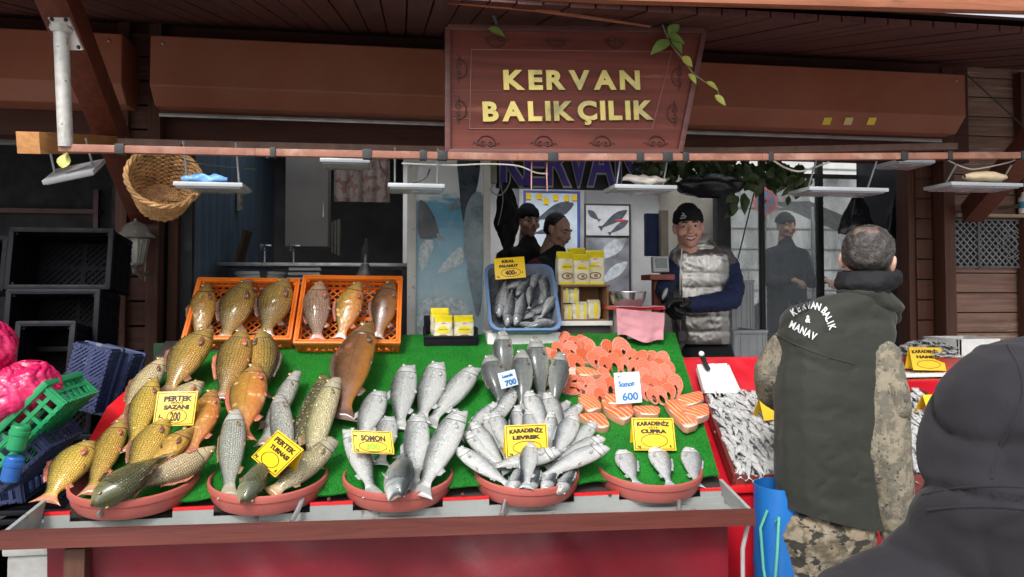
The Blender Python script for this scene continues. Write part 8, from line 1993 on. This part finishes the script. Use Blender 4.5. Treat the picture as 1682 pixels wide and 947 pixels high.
# ---------------------------------------------------------------- smiling vendor
DS = 4.25
s_ = lambda x, y, d=DS: atd(x, y, d)
ps = thing('person', 'smiling vendor in a shiny silver quilted vest, navy sleeves, black beanie and black gloves', 'person', (s_(1155, 560).x, s_(1155, 560).y, .3))
b = NB('silver_quilt'); tc = b.n('TexCoord'); vec = tc.outputs['Object']
c = b.ramp(b.noise(vec, 5, 3), [(.35, (.26, .25, .24)), (.65, (.44, .425, .40))]); b.l(c, b.b.inputs['Base Color']); b.val(b.b, Metallic=.85, Roughness=.30); b.bump(b.noise(b.mapped(vec, (1, 1, .6)), 17, 4, .55, 1.0), .45, .012); SILV = b.m
NAVYC = cloth('navy_sleeve', (.014, .022, .070), .7, 4, .2, 900, .3); GREYY = cloth('grey_yoke', (.10, .09, .10), .7, 4, .2)
def quilt(p, n):
    t = (p.z - 1.2 + .01 * noise.noise(Vector((p.x * 6, p.y * 6, 0)))) / .082; return .0055 * abs(math.sin(math.pi * t)) ** .35 - .003 - .004 * crease(p, 16, 3, .12) + .003 * noise.noise(Vector((p.x * 14, p.y * 14, p.z * 20)))
hemz = s_(1150, 563).z
blob('quilted_vest', [[(s_(1118, 425), (.075, .09, .07)), (s_(1175, 425), (.08, .10, .07)), (s_(1128, 500), (.10, .11, .09)), (s_(1172, 500), (.10, .11, .09))], [(s_(1128, 500), (.10, .11, .09)), (s_(1172, 500), (.10, .11, .09)), (s_(1140, 575), (.105, .11, .06)), (s_(1172, 575), (.10, .11, .06))], [(s_(1128, 405), (.06, .07, .04)), (s_(1160, 405), (.06, .07, .04)), (s_(1142, 392), (.058, .06, .02))]],
     .009, SILV, ps, 5, quilt, ((Vector((0, 0, hemz)), (0, 0, -1)),))
m = MB(); a_ = s_(1123, 412, 4.12)
m.tube([s_(1120, 408, 4.135), s_(1117, 450, 4.115), s_(1117, 500, 4.12), s_(1118, 560, 4.13)], .004, 6); m.build('zip', mat('zip_metal', (.3, .3, .3), .3, .8), ps)
blob('yoke', [[(s_(1186, 412), (.05, .07, .03)), (s_(1196, 432), (.052, .07, .04))], ], .009, GREYY, ps, 4)
blob('sleeve', limb([(s_(1196, 435), .062), (s_(1206, 470, 4.2), .062), (s_(1200, 492, 4.12), .060), (s_(1165, 498, 4.02), .050), (s_(1135, 500, 3.97), .043)]), .008, NAVYC, ps, 4, lambda p, n: wrinkle(.004, 14, (1, 1, 2), 3)(p, n) - .009 * crease(p, 12, 2, .1))
blob('sleeve', limb([(s_(1108, 435), .055), (s_(1096, 462, 4.15), .052), (s_(1090, 478, 4.05), .045)]), .009, NAVYC, ps, 4, wrinkle(.005, 18, (1, 1, 2), 6))
glove('glove', s_(1132, 499, 3.96), (-1, -.25, .1), (.2, -.3, -1), 1.15, BLKG, ps, .55, 1)
glove('glove', s_(1090, 480, 4.03), (.2, -.5, -.9), (1, 0, -.2), 1.1, BLKG, ps, .55, -1)
m = MB(); p = s_(1092, 482, 3.9); m.sphere(p, (.012, .012, .035), Matrix.Rotation(.4, 3, 'Y')); m.build('sparkling_catch', FM['bream'], ps).name = 'small_fish'
hd_, Mhd = head(ps, s_(1131, 374, 4.2), (-.28, -.95, -.02), (-.05, 0, 1), 1.02, SKINR, 1.0, HAIRD, None, None, BLKW)
put_text('G', .032, Mhd @ Matrix.Translation((.034, .092, .066)) @ Matrix.Rotation(R(180), 4, 'Z') @ Matrix.Rotation(R(80), 4, 'X'), WPR, hd_, depth=.006) if False else None
m = MB(Mhd)
m.tube([Vector((.018, .094, .058)), Vector((.032, .090, .064)), Vector((.044, .083, .062))], .003, 6); m.tube([Vector((.022, .094, .052)), Vector((.036, .088, .050)), Vector((.05, .078, .050))], .0025, 6); m.tube([Vector((.026, .091, .07)), Vector((.038, .086, .078))], .003, 6); m.build('beanie_logo', WPR, hd_)
blob('scarf', [[(s_(1142, 398, 4.22), (.07, .075, .018)), (s_(1150, 388, 4.25), (.066, .07, .02))]], .008, mat('silver_collar', (.4, .38, .36), .4, .5, bump=.5, bscale=40), ps, 4)
hlS, hrS = s_(1145, 585), s_(1178, 585); fS = [Vector((q.x, q.y, .38)) for q in (hlS, hrS)]
blob('trousers', [[(hlS, .10), (hrS, .10)]] + limb([(hlS, .095), (hlS.lerp(fS[0], .5), .07), (fS[0], .055)]) + limb([(hrS, .095), (hrS.lerp(fS[1], .5), .07), (fS[1], .055)]), .013, cloth('black_trousers', (.015, .015, .017)), ps, 4)
for f_ in fS: blob('shoe', [[(f_ + Vector((0, .02, -.035)), (.045, .05, .04)), (f_ + Vector((0, -.14, -.045)), (.045, .06, .032))]], .012, BLKG, ps, 4)

# ---------------------------------------------------------------- two men working in the back, one man outside
def simple_person(label, hx, hy, d, fwd, jacket, sleeve, sc=1.0, floor=.3, beanie=None, hair=None, lean=(0, 0, 0), armsfwd=True, skin=SKIN):
    hc_ = atd(hx, hy, d); lean = Vector(lean); t = thing('person', label, 'person', (hc_.x, hc_.y, floor)); f = Vector(fwd).normalized(); side = f.cross(Vector((0, 0, 1))).normalized(); Z = Vector((0, 0, 1))
    nk = hc_ + Z * (-.15 * sc) - lean * .1; ch = nk - Z * .18 - lean; hp = Vector((nk.x, nk.y, 0)) + Z * (floor + .92 * sc) - lean * 2
    P_ = lambda c_, r_: (c_, r_)
    blob('jacket', [[(ch + side * .13 + Z * .08, (.08, .09, .06)), (ch - side * .13 + Z * .08, (.08, .09, .06)), (ch + side * .09 - Z * .12, .11), (ch - side * .09 - Z * .12, .11)], [(ch + side * .09 - Z * .12, .11), (ch - side * .09 - Z * .12, .11), (hp + side * .08, .115), (hp - side * .08, .115)], [(nk, .06), (ch + Z * .1, .10)]], .014, jacket, t, 5, wrinkle(.006, 10, (1, 1, 1.5), hx))
    for sg in (-1, 1):
        sh_ = ch + side * .19 * sg + Z * .06; el = sh_ - Z * .26 + f * .06 + side * .04 * sg; wr = el + f * .22 + Z * .02 - side * .06 * sg
        blob('sleeve', limb([(sh_, .065), (el, .055), (wr, .04)]), .012, sleeve, t, 4, wrinkle(.005, 14, (1, 1, 2), 2 + sg)); glove('hand', wr, f - Z * .2, -Z, 1.0, skin, t, .7, sg)
    head(t, hc_, fwd, (0, 0, 1), sc, skin, 0, HAIRD, hair, HAIRD, beanie)
    fs = [Vector((hp.x, hp.y, floor + .08)) + side * .09 * sg for sg in (-1, 1)]
    blob('trousers', [[(hp + side * .08, .11), (hp - side * .08, .11)]] + limb([(hp - side * .08, .10), (fs[0], .055)]) + limb([(hp + side * .08, .10), (fs[1], .055)]), .016, cloth('dim_trousers', (.02, .02, .024)), t, 4)
    for f_ in fs: blob('shoe', [[(f_ - Vector((0, 0, .035)), (.045, .05, .04)), (f_ + f * .14 - Vector((0, 0, .045)), (.045, .05, .032))]], .014, BLKG, t, 3)
    return t
hairB = [[(Vector((0, -.03, .045)), (.080, .088, .075)), (Vector((0, -.05, -.01)), (.074, .06, .05))]]
simple_person('man in a black beanie and black jacket standing at the back of the shop', 868, 364, 5.5, (.25, -1, -.05), cloth('black_jacket', (.012, .012, .014)), _M['black_jacket'], 1.0, .3, BLKW)
simple_person('man with receding dark hair looking down, red sleeves under a dark vest', 917, 378, 5.2, (.75, -.75, -.38), cloth('dark_vest', (.018, .016, .018)), cloth('red_sleeve', (.17, .012, .02)), 1.0, .3, None, hairB, (.04, -.04, 0), skin=SKIN)
simple_person('man in dark coat and hat standing outside behind the plastic screen', 1291, 372, 7.0, (.2, -1, 0), cloth('dark_coat', (.03, .033, .045)), _M['dark_coat'], 1.0, 0.0, cloth('grey_hat', (.10, .10, .11)))
